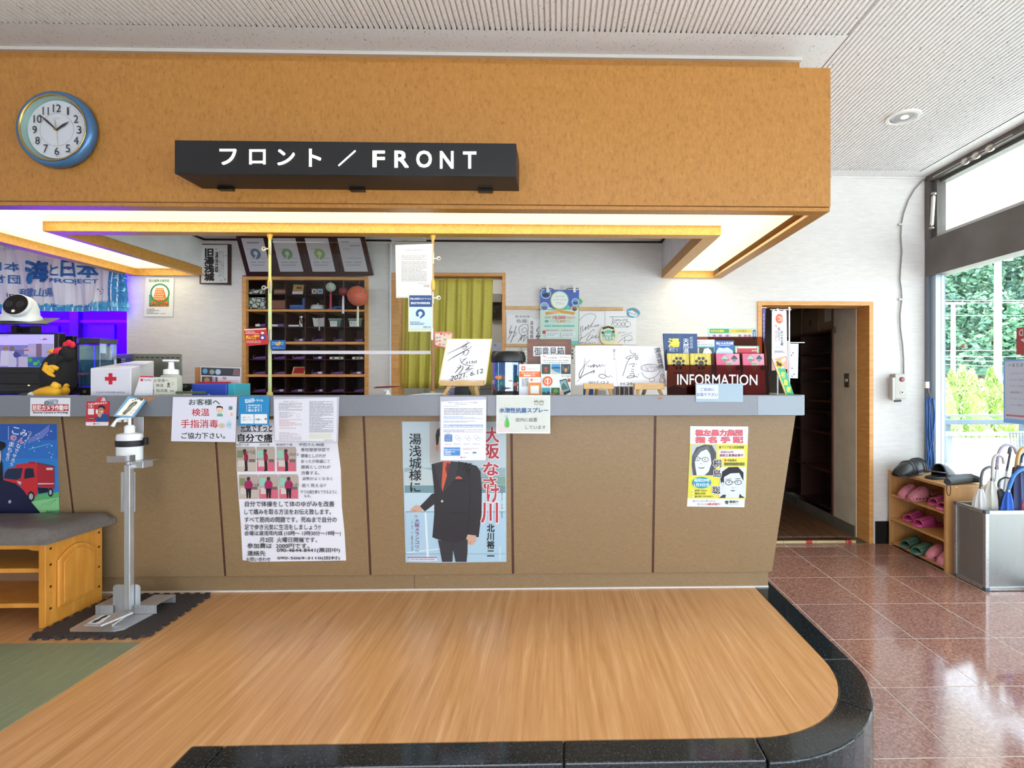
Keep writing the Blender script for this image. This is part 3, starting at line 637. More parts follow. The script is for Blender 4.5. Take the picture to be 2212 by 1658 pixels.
# ---- framed calligraphy print
s = Sheet('picture_frame', 'small dark framed calligraphy print hanging left of the pigeonhole shelf', 'framed print', plY(YW-.004), [(431, 526), (497, 527), (496.5, 615), (431, 613)], m=mat('#3d1f18', .35), thick=.02)
s.off = .0202
s.rect(434.5, 528.5, 491.5, 610.5, '#d3d5d4')
s.vtext('旧湯浅城', 442, 537, 462, 606, '#1c1a18', .08)
s.vtext('湯茂雄', 464, 544, 471.5, 588, '#26221f', .05).vtext('あり湯と名は', 472.5, 541, 476, 598, '#444').vtext('かつての里のかな', 477, 541, 480, 596, '#444').vtext('ゆかりの城のもと', 481, 543, 484, 598, '#444')
for x, y, r_ in ((467, 538, 2), (488, 552, 2), (439, 593, 2), (486, 603, 2.6), (477, 605, 1.5), (444, 606, 2)): s.ring(x, y, r_*.7, r_*.7, .9, '#a0524e', 8)
s.done()
MB().cyl(PY(464, 520, YW-.01), PY(464, 518, YW-.01), .003, n=8, m=mat('#222')).build('hanging_nail', None, s.root)
# ---- safety certificate paper
s = Sheet('safety_notice', 'white fire safety certificate paper with green ring and orange tower', 'notice', plY(YW-.006), [(314, 598), (375.5, 600), (373, 683.5), (311, 683)], '#e9e9e5', .002, group=None)
s.text('防火基準点検済証', 322.5, 603, 366, 609, '#2c8a52', .03).poly([(322, 636), (365, 636), (365, 662), (322, 662)], '#5aa777').ell(345.5, 633, 20.5, 20.5, '#eef0ec').poly([(322, 662), (328, 650), (345, 646), (362, 650), (365, 662)], '#e0702c').poly([(337, 622), (353, 622), (361, 648), (330, 648)], '#e88a3c').ring(345.5, 633, 19.4, 19.4, 3.2, '#2c8f52')
for i in range(5):
    for j in range(4+i//2): s.rect(337.5-i*1.2+j*3.9, 624+i*5, 340-i*1.2+j*3.9, 626.4+i*5, '#f3e2b8')
s.text('SAFETY', 322, 655, 364, 661.5, '#2d7a48', .04).fine(317, 666, 344, 678, 4, '#8a8a8a').fine(347, 676, 370, 678, 1, '#8a8a8a').done()
MB().box(*[PY(313, 0, YW-.012).x, PY(375, 0, YW-.012).x], YW-.012, YW-.008, zpx(600.5), zpx(598)).build('hanger_strip', mat('#d6d6d2'), s.root)
# ---- banner in the opening
def bow(x, y): return .018*math.sin(x*.045+y*.02)+.010*math.sin(x*.11-y*.035)+.004*math.sin(x*.3)
s = Sheet('banner', 'blue and white cloth banner about the sea hanging in the violet opening', 'banner', plY(4.13), (-60, 500, 274, 672), '#e6e8f6', .002, bow=bow, rough=.6)
s.rect(-60, 500, 274, 540, '#b4d0ec').rect(238, 500, 274, 672, '#2f86c6').rect(-60, 660, 274, 672, '#3f9fd6').rect(250, 560, 274, 655, '#1d6bb4')
import random as R
R.seed(3)
for i in range(70):
    x = -60+i*4.8; h = R.uniform(2, 7)+(8 if x > 190 else 0); s.poly([(x, 663), (x+6, 663), (x+4+R.uniform(-2, 2), 661-h), (x+1, 661-h*.6)], R.choice(['#4aa7da', '#3291cc', '#7cc3e6']))
for i in range(26): s.ell(R.uniform(240, 272), R.uniform(560, 655), R.uniform(1.5, 5), R.uniform(.8, 2), R.choice(['#5fb8e4', '#8fd0ee', '#2678c0']), 10, R.uniform(0, 180))
for i in range(14): s.ell(R.uniform(-20, 200), R.uniform(512, 535), R.uniform(8, 20), R.uniform(4, 8), R.choice(['#e8eef8', '#d6e2f4', '#c4d8f0']), 12)
s.line([(28, 538), (33, 530), (40, 529), (45, 537)], 1.4, '#3a86c4')
for x, y in ((209, 624), (214, 628), (219, 622), (225, 626), (222, 632), (216, 634)): s.ell(x, y, 2.6, 1, '#38608e', 8)
s.text('日本', -12, 566, 38, 585, '#2b6eb4', .03).text('オ団', -5, 594, 37, 612, '#2b6eb4', .03)
s.text('海', 52, 563, 107, 607, '#2467b0', .06).text('と', 114, 573, 129, 596, '#2467b0', .04).text('日', 134, 563, 162, 597, '#2467b0', .05).text('本', 167, 567, 207, 598, '#2467b0', .05)
s.ell(57, 566, 4.5, 4.5, '#2b7cc4', 14).ell(56, 582, 4.8, 4.8, '#2b7cc4', 14).poly([(64, 592), (67, 598), (68.5, 608), (64, 614), (58, 612), (56, 606), (60, 599)], '#2b7cc4').ell(148, 579, 4, 4, '#d83a4a', 14)
s.text('PROJECT', 112, 602, 207, 614, '#2b6eb4', .03).text('in', 14, 632, 27, 641, '#3c4a6c', .01).text('和歌山県', 34, 622, 120, 641, '#3c7cc0', .03)
s.done()
for x, y in ((80, 669), (267, 662)): MB().lathe([(.006, 0), (.010, .002), (.006, .004)], tuple(s.pl.at(x, y, .006)), 14, axis=Matrix.Rotation(math.pi/2, 3, 'X'), caps=False).build('eyelet', mat('#b8b49a', .3, .9), s.root)
# ---- curtained doorway
d1 = thing('door_1', '', '', (xpx(970), YW, ZL)); d1['kind'] = 'structure'; del d1['label']
yq = YW-.012
MB().pbox(845, 588.5, 860, 1100, yq, .16).build('casing', M_casing, d1, bevel=.002)
MB().pbox(1084.5, 588.5, 1092, 1100, yq, .16).build('casing', M_casing, d1, bevel=.002)
MB().pbox(860, 588.5, 1084.5, 596, yq, .16).build('casing', M_casing, d1, bevel=.002)
MB().pbox(860, 596, 1084.5, 601, yq+.06, .06).build('inner_head', mat('#6e4a2c'), d1)
def curtain(x0, x1, bx0, bx1, ytop, ybot, Y, label, ph):
    n = 60; m = 14; vs = []
    for j in range(m+1):
        v = j/m
        for i in range(n+1):
            u = i/n; px = (x0+(x1-x0)*u)*(1-v)+(bx0+(bx1-bx0)*u)*v; py = ytop+(ybot-ytop)*v
            amp = .006+.016*v; p = PY(px, py, Y); p.y += amp*math.sin(u*26+ph+.8*math.sin(v*3+u*5))+.4*amp*math.sin(u*57+ph); vs.append(p)
    mb = MB().add(vs, [(j*(n+1)+i, j*(n+1)+i+1, (j+1)*(n+1)+i+1, (j+1)*(n+1)+i) for j in range(m) for i in range(n)])
    o = mb.build('curtain', nodemat('olive_cloth', [(.3, '#c0b648'), (.7, '#d0c65e')], (40, 40, 200), 3, .6, .7), smooth=True); sm = o.modifiers.new('t', 'SOLIDIFY'); sm.thickness = .0015
    return tag(o, label, 'curtain', 'olive green doorway curtains')
r = curtain(872, 966, 866, 962, 601, 838, 4.25, 'left narrower olive curtain in the office doorway, behind the clear sheet', 0)
o = curtain(962, 1065, 958, 1060, 601, 833, 4.245, 'right olive curtain panel in the office doorway, right of the brown pole', 2)
o = MB().cyl(PY(862, 603, 4.25), PY(1083, 603, 4.25), .006).build('curtain_rod', mat('#c9b98a', .4)); tag(o, 'thin rod carrying the olive curtains', 'rod')
# things glimpsed in the storeroom
r = thing('wall_clock', 'dark square clock on the storeroom wall right of the curtain', 'clock', tuple(PY(1075, 690, 5.39)))
MB().pbox(1060, 657, 1082, 690, 5.36, .03).build('case', mat('#3a3530', .3), r, bevel=.004); MB().pbox(1062, 661, 1079, 686, 5.355, .004).build('face', mat('#1e1d1c', .2), r)
MB().beam(PY(1070, 675, 5.35), PY(1066, 668, 5.35), .002, .002, (0, 1, 0)).build('hand', mat('#c8c8c0'), r)
simple(MB().pbox(1050, 634, 1083, 652, 5.25, .149).build('wire_rack', mat('#6f6a62')), 'grey rack on the storeroom wall above the dark clock', 'rack')
s = Sheet('notice_paper', 'pale blue note with faint writing at the storeroom doorway', 'paper', plY(5.398), (1063, 740, 1085, 758), '#b9bfd6', .001); s.fine(1066, 742, 1072, 748, 3, '#6b72a0').done()
simple(MB().box(PY(925, 0, 4.5).x, PY(1060, 0, 4.5).x, 4.5, 4.8, ZL+.001, PY(1000, 836, 4.5).z).build('cabinet_top', mat('#d8d6d8', .4), bevel=.004), 'white low cabinet top seen beneath the olive curtain', 'cabinet')
# ---- wall conduit and ceiling device
r = thing('wall_conduit', 'thin white cable duct running down the wall left of the doorway', 'conduit', tuple(PY(843, 700, YW-.01)))
MB().pbox(841, 527, 845, 900, YW-.014, .013).build('duct', mat('#dfe3e8', .4), r, bevel=.002, seg=1)
MB().ball(PY(843, 767, YW-.016), .003).build('screw', mat('#666', .3, 1), r)
MB().tube([PY(843, 527, YW-.01), PY(846, 523, YW-.01), PY(852, 520, YW-.01)], .003, 6).build('cable', mat('#dfe3e8'), r)
c = PY(868, 516, 4.05)
r = thing('ceiling_bracket', 'white ceiling unit with metal bracket behind the partition', 'ceiling fitting', (c.x, 4.0, ZI-.02))
MB().prism([(PY(828, 512, 3.9).x, 3.9, ZI-.035), (PY(908, 512, 3.9).x, 3.9, ZI-.035), (PY(908, 512, 3.9).x-.02, 3.9, ZI-.003), (PY(828, 512, 3.9).x, 3.9, ZI-.003)], (0, .2, 0)).build('unit_body', mat('#d8d8da', .5), r, bevel=.004)
MB().beam(PY(868, 519, 3.88), PY(882, 519, 3.88), .004, .008).build('bracket', mat('#c0c0b8', .3, .8), r)
# ---- hanging thread balls
def temari(px, py, rp, col, label, ytop, tcol, ty0, ty1, petals):
    Y = 3.98; c = PY(px, py, Y); R_ = rp*Y/F
    r = thing('thread_ball', label, 'ornament', tuple(c), 'hanging thread ball ornaments')
    MB().ball(c, R_, n=28, k=18, m=mat(col, .5)).build('ball', None, r, smooth=True)
    pm = MB()
    for a in range(petals[0]):
        for lat in petals[1]:
            lo = 2*math.pi*(a+(.5 if lat in petals[1][::2] else 0))/petals[0]; la = math.radians(lat); ax = math.radians(-20)
            def sp(lo_, la_, rr=1.012):
                v = V((math.cos(la_)*math.cos(lo_), math.cos(la_)*math.sin(lo_), math.sin(la_)))*R_*rr
                v.rotate(Matrix.Rotation(math.radians(60), 3, 'X')); v.rotate(Matrix.Rotation(ax, 3, 'Z')); return c+v
            w_ = math.pi/petals[0]*.55; hh = math.radians(9)
            pm.add([sp(lo, la-hh), sp(lo+w_, la), sp(lo, la+hh), sp(lo-w_, la)], [(0, 1, 2, 3)], mat(petals[2], .5))
            pm.add([sp(lo, la-hh*.6, 1.02), sp(lo+w_*.35, la, 1.02), sp(lo, la+hh*.6, 1.02), sp(lo-w_*.35, la, 1.02)], [(0, 1, 2, 3)], mat(petals[3], .5))
    o = pm.build('stitched_petals', None, r)
    MB().tube([PY(px+ytop[2], 594.5, 4.172), c+V((0, 0, R_))], .0012, 5).build('cord', mat('#b09a5c'), r)
    t0 = c-V((0, 0, R_)); t1 = PY(px-.5, ty1, Y)
    MB().ball(t0-V((0, 0, .004)), .006).build('knot', mat(tcol), r, smooth=True)
    MB().tube([t0, t0-V((0, 0, .02)), t1], [.004, .008, .009], 10).build('tassel', mat(tcol, .6), r)
    return r
temari(714.5, 620, 10, '#9fb49c', 'small green and white hanging ball with red tassel', (592, .05, 0), '#a83246', 632, 668, (12, [50, 15, -20], '#e4ebe0', '#3f5a48'))
temari(741.5, 629.5, 9, '#8a2f2c', 'small dark red hanging ball with white tassel', (593, .05, 2), '#e9e4ee', 640, 677, (12, [45, 10, -25], '#a8443c', '#5c1c1c'))
temari(773, 639, 21.5, '#e86a44', 'large orange hanging ball with petal pattern and pale tassel', (604, .05, 8), '#e2dfc2', 659, 705, (14, [60, 36, 12, -12, -36, -60], '#3a3550', '#f4e4d4'))
# ---- shikishi autographs hung on wooden rails on the wall
r = thing('display_rail', 'pair of pale wood rails holding autograph boards on the wall', 'rail', tuple(PY(1200, 745, YW)))
MB().pbox(1092, 661, 1246, 668, YW-.022, .02).build('upper_rail', M_pine, r, bevel=.002); MB().pbox(1246, 663, 1346, 670, YW-.022, .02).build('upper_rail', M_pine, r, bevel=.002)
MB().pbox(1092, 743, 1345, 749, YW-.024, .022).build('lower_rail', M_pine, r, bevel=.002)
W = '#e6e6e8'; IN = '#2a2a30'
s = Sheet('autograph_board', 'square white autograph board on the rail beside the curtain doorway', 'autograph board', plY(YW-.004), (1094, 679, 1152, 742.5), W, .003, group='autograph boards on the wall rails')
s.text('湯浅城様へ', 1112, 680.5, 1152, 686, '#55555c').text('佐藤', 1115, 689, 1139, 697, IN).line([(1105, 703), (1100, 720), (1106, 716), (1097, 733)], 1, IN).line([(1115, 704), (1110, 722), (1103, 740)], 1.2, IN).line([(1100, 716), (1116, 719), (1108, 728)], .9, IN)
s.line([(1122, 706), (1132, 700), (1141, 704), (1138, 722), (1127, 724), (1121, 715), (1122, 706)], .9, IN).line([(1127, 712), (1134, 707), (1138, 714), (1130, 718), (1127, 712)], .8, IN).line([(1119, 738), (1128, 724), (1124, 735), (1134, 722), (1130, 738), (1139, 726), (1140, 738)], .9, IN).done()
s = Sheet('autograph_board', 'narrow white autograph board overlapping the square board', 'autograph board', plY(YW-.010), (1141.5, 689, 1176, 743), W, .003, group='autograph boards on the wall rails')
s.vtext('湯浅城様', 1145, 693, 1152, 731, IN, .01).line([(1165, 705), (1159, 714), (1164, 716)], 1.6, IN, taper=True).line([(1164, 718), (1158, 728), (1166, 724), (1158, 735)], 1.6, IN).done()
s = Sheet('autograph_board', 'white autograph board with looping signature dated 12 11', 'autograph board', plY(YW-.004), (1251, 672, 1306.5, 742), W, .003, group='autograph boards on the wall rails')
s.line([(1252, 692), (1262, 681), (1278, 677), (1287, 683), (1282, 694), (1278, 699)], .7, IN).line([(1255, 704), (1254, 716), (1256, 721)], 1.1, IN).line([(1259, 703), (1258, 716), (1266, 705), (1264, 713), (1272, 701), (1270, 711), (1280, 698), (1276, 706), (1288, 702), (1294, 702), (1284, 706)], .9, IN).line([(1253, 731), (1262, 727), (1274, 718), (1282, 711), (1283, 716)], .8, IN).line([(1276, 721), (1270, 728), (1267, 736), (1276, 731), (1281, 723), (1278, 730), (1289, 724), (1285, 730), (1295, 727)], .9, IN).line([(1252, 722), (1256, 726), (1253, 735)], 1, IN).text('2016.12.11', 1251.5, 738, 1285, 741.5, IN).done()
s = Sheet('autograph_board', 'white autograph board with drawn wheels under the cream fan', 'autograph board', plY(YW-.006), (1307, 671, 1374, 744), W, .003, group='autograph boards on the wall rails')
s.line([(1316, 684), (1356, 684)], .9, IN).line([(1323, 685), (1324, 694), (1319, 704)], 1.2, IN, taper=True).text('JAPA SITE', 1327, 689, 1356, 695, IN)
for x, rx in ((1329, 4), (1338, 4), (1346, 3.6), (1356, 6)): s.ring(x, 700, rx, rx*.9, .7, IN, 16)
s.line([(1327, 706), (1358, 706)], .8, IN).line([(1340, 716), (1336, 720), (1343, 718), (1351, 717)], .6, IN).line([(1340, 726), (1352, 722), (1365, 718)], .6, IN).line([(1334, 741), (1346, 730), (1360, 724), (1366, 730), (1357, 738)], .6, IN).line([(1345, 735), (1368, 734)], .6, IN).line([(1350, 727), (1349, 741)], .6, IN).done()
def blob(a, b, c, d, k=.5, n=24): # rounded triangle-ish outline
    cx_, cy_, rx, ry = (a+c)/2, (b+d)/2, (c-a)/2, (d-b)/2
    return [(cx_+rx*math.cos(t)*(1+.06*math.cos(3*t)), cy_+ry*math.sin(t)*(1+.05*math.sin(3*t))) for t in [2*math.pi*i/n for i in range(n)]]
s = Sheet('paper_fan', 'cream rounded paper fan with teal print hanging over autograph boards', 'fan', plY(YW-.02), blob(1295, 703, 1335, 745), '#e6dfb2', .003)
s.poly([(1301, 707), (1313, 703.5), (1326, 706), (1327, 712), (1314, 708), (1302, 712)], '#3a3420').ell(1315, 724, 14, 12, '#6fc0b8').text('竹村', 1307, 719, 1320, 726, '#fff4d8', .06, outline='#2f4f48').text('フラフラ', 1302, 727, 1327, 735, '#fff4d8', .06, outline='#2f4f48').ell(1302, 718, 3, 3, '#5a3a30', 10).ell(1325, 716, 3, 3, '#5a3a30', 10).done()
s = Sheet('paper_fan', 'small blue and white paper fan stuck at the upper right board corner', 'fan', plY(YW-.012), blob(1354, 665, 1382, 686), '#3f9cc0', .003)
s.poly([(1356, 672), (1366, 670), (1379, 679), (1374, 685), (1360, 681)], '#dde6e4').text('カナイフラフ', 1357, 674, 1376, 682, '#24405c', .03, quad=[(1357, 672), (1378, 678), (1375, 684), (1357, 678)]).poly([(1368, 668), (1378, 672), (1377, 675), (1366, 670.5)], '#c4674c').done()
s = Sheet('round_sticker', 'green round sticker peeking out behind the blue poster', 'sticker', plY(YW-.004), blob(1243, 644, 1258, 658), '#69c07c', .002); s.line([(1250, 648), (1256, 652), (1251, 655)], 1, '#3f8a55').done()
# narrow wall chart between the boards (abacus like switches)
r = thing('switch_strip', 'light switch strip with rows of buttons behind the aquarium lamp', 'switch panel', tuple(PY(1134, 765, YW-.01)))
MB().pbox(1128, 750, 1142, 785, YW-.012, .012).build('plate', mat('#c9cabf', .4), r, bevel=.002)
for i in range(4): MB().pbox(1133, 757+i*6.5, 1139, 761+i*6.5, YW-.016, .005).build('switch', mat('#eeeeea', .3), r, bevel=.001, seg=1)
r = thing('switch_strip', 'light switch strip with dark buttons between suggestion box and autograph board', 'switch panel', tuple(PY(1238, 770, YW-.01)))
MB().pbox(1233, 748, 1243, 784, YW-.012, .012).build('plate', mat('#cfcdc4', .4), r, bevel=.002)
for i in range(3): MB().pbox(1235, 754+i*8, 1238, 759+i*8, YW-.015, .004).build('switch', mat('#33312c', .3), r); MB().pbox(1239, 754+i*8, 1242, 759+i*8, YW-.015, .004).build('switch', mat('#e8e6de', .3), r)
# ---- colourful campaign poster hung from a wire hanger
s = Sheet('campaign_poster', 'pale green campaign poster with round logo, clipped to a wire hanger', 'poster', plY(YW-.03), [(1167, 624.5), (1251, 626), (1249, 744.5), (1166.5, 744.5)], '#c5ded2', .0012)
s.poly([(1167, 625), (1251, 626), (1250, 660), (1236, 664), (1204, 670), (1167, 655)], '#4a66b4').poly([(1167, 655), (1186, 668), (1240, 662), (1250, 658), (1250, 672), (1167, 672)], '#7fae62').poly([(1167, 670), (1250, 668), (1250, 690), (1167, 690)], '#c8dfd0')
for x, y, r_, c1, c2 in ((1179, 634, 11, '#3f7fc0', '#2a3550'), (1176, 662, 9.5, '#8fa8c8', '#5a6f98'), (1243, 652, 8, '#6b9ad0', '#33507c'), (1241, 666, 7, '#a07a70', '#5c4850')): s.ell(x, y, r_, r_, '#e8eef0').ell(x, y, r_-1, r_-1, c1).ell(x, y+r_*.3, r_*.7, r_*.4, c2)
s.ell(1209, 648, 20, 20, '#d8cf4e').ell(1210, 648, 19, 19, '#69bfa8').ell(1209, 648, 18, 18, '#e6efe6').text('わかやま', 1199, 638, 1219, 642, '#9aa77a').text('リフレッシュ', 1195, 645, 1223, 649, '#5c6f9c').text('プラン', 1200, 652, 1219, 658, '#c05060').ell(1226, 663, 5, 5, '#5fc0c0')
s.poly([(1178, 674), (1209, 669), (1242, 674), (1240, 680), (1209, 675), (1179, 680)], '#dd9a3c').fine(1187, 672.5, 1233, 675, 1, '#fff0cc')
s.text('1人1泊あたり 最大', 1176, 682, 1190, 688, '#555').text('10,000', 1194.5, 682, 1221.5, 690, '#c83a40', .04).text('円割引!!', 1224, 683, 1243, 689, '#d87a80').ell(1181, 693.5, 4.5, 3, '#5fb0a8').text('クーポン券', 1188, 691.5, 1202, 695, '#6b6b5c').text('2,000', 1203, 691, 1221, 697, '#dd8a30', .03).text('円分', 1223, 692, 1233, 696, '#c8b090')
for a in (1176, 1192, 1214): s.rect(a, 702, a+(14 if a == 1176 else 21 if a == 1192 else 27), 705.5, '#6cc4ae')
s.ell(1175.5, 717, 4, 4, '#c84a48').text('8月31日(火)まで', 1180, 711, 1206, 715.5, '#c8505c', .02).text('12月31日', 1213, 711, 1236, 715.5, '#dd9aa0', .02).rrect(1179, 717, 1208, 728, 1.5, '#dce6ea').rrect(1212, 717, 1243, 728, 1.5, '#dce6ea').fine(1182, 719, 1205, 726, 2, '#a8b0b8').fine(1215, 719, 1238, 726, 2, '#a8b0b8').rect(1232, 736, 1249.5, 744.5, '#6cc4c0').done()
for x in (1183, 1241): MB().pbox(x-3, 616, x+3, 631, YW-.045, .012).build('clip', mat('#e4e6e4', .15), s.root, bevel=.002)
MB().tube([PY(x, y, YW-.033) for x, y in ((1170, 622.5), (1190, 622.5), (1196, 625))], .003, 6).tube([PY(x, y, YW-.033) for x, y in ((1250, 622.5), (1228, 622.5), (1223, 625))], .003, 6).build('hanger_wire', mat('#6b5a4c', .3, .8), s.root)
MB().tube([PY(1214+3*math.cos(t), 620-3*math.sin(t), YW-.033) for t in [i*.7 for i in range(9)]], .0015, 6).build('hook', mat('#aaa', .3, .9), s.root)
# ================================================================ THINGS ON THE COUNTER
# ---- partition: two poles, clear sheet, clips and sheets in pockets
YP = 2.98
def pole(px, label, colr, top):
    a = PY(px, 700, YP); r = thing('partition_pole', label, 'pole', (a.x, YP, WT), 'tension poles carrying the clear sheet')
    zt = ZB
    MB().cyl((a.x, YP, WT+.012), (a.x, YP, 1.62), .0098, n=14).build('lower_tube', mat(colr, .4), r, smooth='auto')
    MB().cyl((a.x, YP, 1.60), (a.x, YP, zt-.02), .0078, n=14).build('upper_tube', mat(top, .4), r, smooth='auto')
    MB().lathe([(.0105, 1.59), (.0125, 1.60), (.0125, 1.63), (.0095, 1.645)], (a.x, YP, 0), 14).build('collar', mat('#cdaa4c', .4), r, smooth='auto')
    MB().lathe([(.009, zt-.03), (.012, zt-.018), (.016, zt-.008), (.016, zt-.0005)], (a.x, YP, 0), 16).build('top_cap', mat('#d6a83c', .4), r, smooth='auto')
    MB().lathe([(.016, WT+.0005), (.016, WT+.012), (.011, WT+.022)], (a.x, YP, 0), 16).build('foot', mat('#c8b46a', .4), r, smooth='auto')
    return r
pole(583, 'pale green bamboo coloured tension pole in front of the pigeonhole shelf', '#bcc48a', '#c3c07c')
pole(935, 'brown wooden tension pole between counter and canopy', '#a07444', '#b08850')
s = MB().pbox(587, 522, 932, 764, YP-.004, .003).build('clear_sheet', M_acr); tag(s, 'large clear plastic sheet stretched between the two partition poles', 'partition')
s['_o'] = tuple(s.location)
MB().pbox(587, 757, 930, 764.5, YP-.0065, .002).build('hem_strip', mat('#dcd8e2', .35, 0, 0, .8), s)
MB().pbox(587, 522, 700, 523.2, YP-.005, .001).build('top_crease', mat('#c8c4a0', .3, 0, 0, .6), s)
for (cx_, cy_, side, lab) in ((583, 537, -1, 'silver bulldog clip, upper left one on the green pole'), (583, 621, -1, 'silver bulldog clip, middle one on the green pole'), (583, 724, 1, 'silver clip on the green pole holding the red sign'),
                              (935, 558, 1, 'silver bulldog clip, upper one on the brown pole'), (935, 643, 1, 'silver bulldog clip, middle one on the brown pole'), (933, 722, 1, 'silver clip, lowest one on the brown pole')):
    r = thing('bulldog_clip', lab, 'clip', tuple(PY(cx_, cy_, YP-.012)), 'clips on the partition poles'); ch = mat('#d9d8c8', .2, .7)
    MB().pbox(cx_-1.8, cy_-13, cx_+2.2, cy_+12, YP-.0135, .003).build('jaw', ch, r, bevel=.001, seg=1)
    if cy_ < 700:
        mb = MB(); x0 = cx_+side*2; x1 = cx_+side*11
        mb.pbox(min(x0, x1), cy_-1.8, max(x0, x1), cy_+1.8, YP-.0125, .004); mb.build('lever', ch, r, bevel=.001, seg=1)
        c = PY(x1+side*2, cy_, YP-.0125); MB().lathe([(.006, -.002), (.0125, -.0025), (.0125, .0025), (.006, .002)], tuple(c), 16, axis=Matrix.Rotation(math.pi/2, 3, 'X'), caps=False).build('ring', ch, r, smooth='auto')
s = Sheet('pocketed_letter', 'white typed letter in a clear pocket at the top of the partition', 'letter', plY(YP-.007), [(854, 529), (934.5, 526), (934, 643), (855.5, 643)], '#c6cac6', .001)
s.poly([(858, 532), (933.5, 531), (933, 640), (857, 640)], '#d6d6dc').fine(876, 539, 913, 541.5, 1, '#666').fine(867, 550, 922, 561, 4, '#8a8a90').fine(867, 563, 922, 608, 16, '#8a8a90').fine(903, 611, 922, 613, 1, '#888').fine(915, 615, 926, 620, 2, '#777').ring(926, 617, 3, 3, .8, '#d9897c', 10).done()
s = Sheet('certification_sheet', 'blue and white certification sheet in a pocket below the typed letter', 'notice', plY(YP-.009), (882, 636, 935, 716), '#d5dcc2', .001)
s.rect(884, 637.5, 933, 662.5, '#2c4a86').rect(884, 662.5, 933, 710, '#c8dcec').text('和歌山県新型コロナウイルス', 886, 643, 931, 647, '#dce2f0', .04).text('感染症予防対策認証施設', 887.5, 652, 929, 656.5, '#e8ecf4', .04)
s.poly([(908+10*math.cos(math.radians(t)), 677+10*math.sin(math.radians(t))) for t in range(150, 391, 15)]+[(908, 688)], '#2a5590').ell(908, 677, 4.6, 4.6, '#c8dcec', 14).poly([(907, 680), (911, 679.5), (905, 688), (901, 685)], '#c8dcec').fine(886, 694, 931, 702, 3, '#4a5a74').text('和歌山県', 914, 704, 930, 708, '#48607c', .02).done()
s = Sheet('etiquette_sheet', 'pink and red picture leaflet hanging right of the brown pole', 'leaflet', plY(YP-.006), [(938, 716), (978, 717), (976, 750), (962, 752), (939, 746)], '#d98c7c', .001)
s.poly([(940, 720), (976, 721), (974, 748), (960, 749.5), (941, 744)], '#ecd0c2').ell(953, 721, 2.5, 2.2, '#c2443a', 10).poly([(938, 743), (941, 746), (962, 751), (976, 749), (976, 751.5), (961, 753), (938, 748)], '#c4504c')
for x, y in ((950, 728), (950, 736), (944, 729), (960, 723), (969, 722), (961, 733), (968, 735), (950, 743), (958, 744), (944, 737)): s.ell(x, y, 2.6, 1.8, random.choice(['#5aa8a0', '#dca090', '#c98078', '#8fbab0']), 10)
s.done()
s = Sheet('etiquette_sign', 'small red sign with yellow lettering tilted left of the green pole', 'sign', plY(YP-.02), [(527, 710.5), (574.5, 708), (579.5, 743), (531.5, 747.5)], '#b8302c', .006)
s.poly([(527, 710.5), (574.5, 708), (575, 711), (527.5, 713.5)], '#e8b8b4').fine(530, 714, 559, 722, 3, '#e8c0bc').text('新しい旅の', 531, 723, 560, 729, '#f4d23c', .05, quad=[(531, 724.5), (560, 722.5), (560.5, 727.5), (531.5, 729.5)]).text('エチケット', 531, 729, 553, 733, '#f4d23c', .05).fine(532, 735, 564, 741, 3, '#e8b0ac').ell(567, 719, 4.5, 3, '#e9dcb4', 4).poly([(563, 722), (571, 721), (575, 733), (562, 734)], '#43409c').ell(567, 729, 3, 3, '#f0e8e0', 10).done()
s = Sheet('blue_card', 'small blue rounded card with gold motif at the foot of the clear sheet', 'card', plY(YP-.022), [(584, 734.5), (616.5, 734.5), (616.5, 753.5), (616, 754.5), (584.5, 754.5)], '#1c55a0', .002)
s.fine(587, 738, 613, 745, 2, '#7cc0d0').poly([(593, 740), (598, 742), (602, 738), (604, 736), (607, 741), (603, 746), (597, 746)], '#d89a34').fine(589, 749, 612, 753, 2, '#6fa0d0').done()
# ---- easels with autograph boards
def shikishi(quad, Yb, ang, label, turn=0):
    x, y = (quad[2][0]+quad[3][0])/2, (quad[2][1]+quad[3][1])/2
    return Sheet('autograph_board', label, 'autograph board', lean(x, y, Yb, ang, turn), quad, '#e9e9ee', .003, group='autograph boards on little easels', rough=.45)
YE_ = 2.62
s = shikishi([(965.5, 731), (1063, 731.5), (1049, 830), (947, 828)], YE_+.03, 12, 'white autograph board with yellow rim dated 2021.6.12 on an easel')
s.poly([(965.5, 731), (1063, 731.5), (1062.5, 733), (967, 732.5), (949.5, 828), (947, 828)], '#e8dc9c').poly([(1060.5, 732), (1063, 731.5), (1049, 830), (1047, 830)], '#e8dc9c')
B_ = '#1a1c26'
for pts, w_ in (([(966, 764), (985, 755), (1004, 746), (1011, 740), (1009, 736)], 1.3), ([(996, 749), (1008, 742), (1017, 740)], 1), ([(967, 779), (985, 768), (1003, 758), (1020, 748)], 1.5), ([(997, 754), (1004, 748), (1009, 748), (1003, 754), (1000, 753)], 1.2), ([(998, 768), (1004, 757), (1013, 757), (1008, 766), (1003, 768)], 1.3), ([(1003, 758), (1002, 766)], 1.2),
                ([(994, 771), (995, 779), (1001, 786), (1012, 789), (1023, 789)], 1.2), ([(1008, 772), (1001, 779), (996, 784)], 1.1), ([(998, 777), (1008, 774)], 1), ([(992, 788), (996, 791), (988, 799), (983, 806)], 1.7), ([(987, 794), (995, 792)], 1), ([(1000, 789), (999, 797), (990, 808)], 1.6), ([(1005, 799), (1016, 790)], 1.3), ([(1007, 797), (1014, 794)], 1.4), ([(1006, 800), (1014, 797), (1023, 795)], 1.3), ([(968, 822), (988, 810), (1007, 804), (1017, 798)], .8)): s.line(pts, w_, B_, let=True, taper=True)
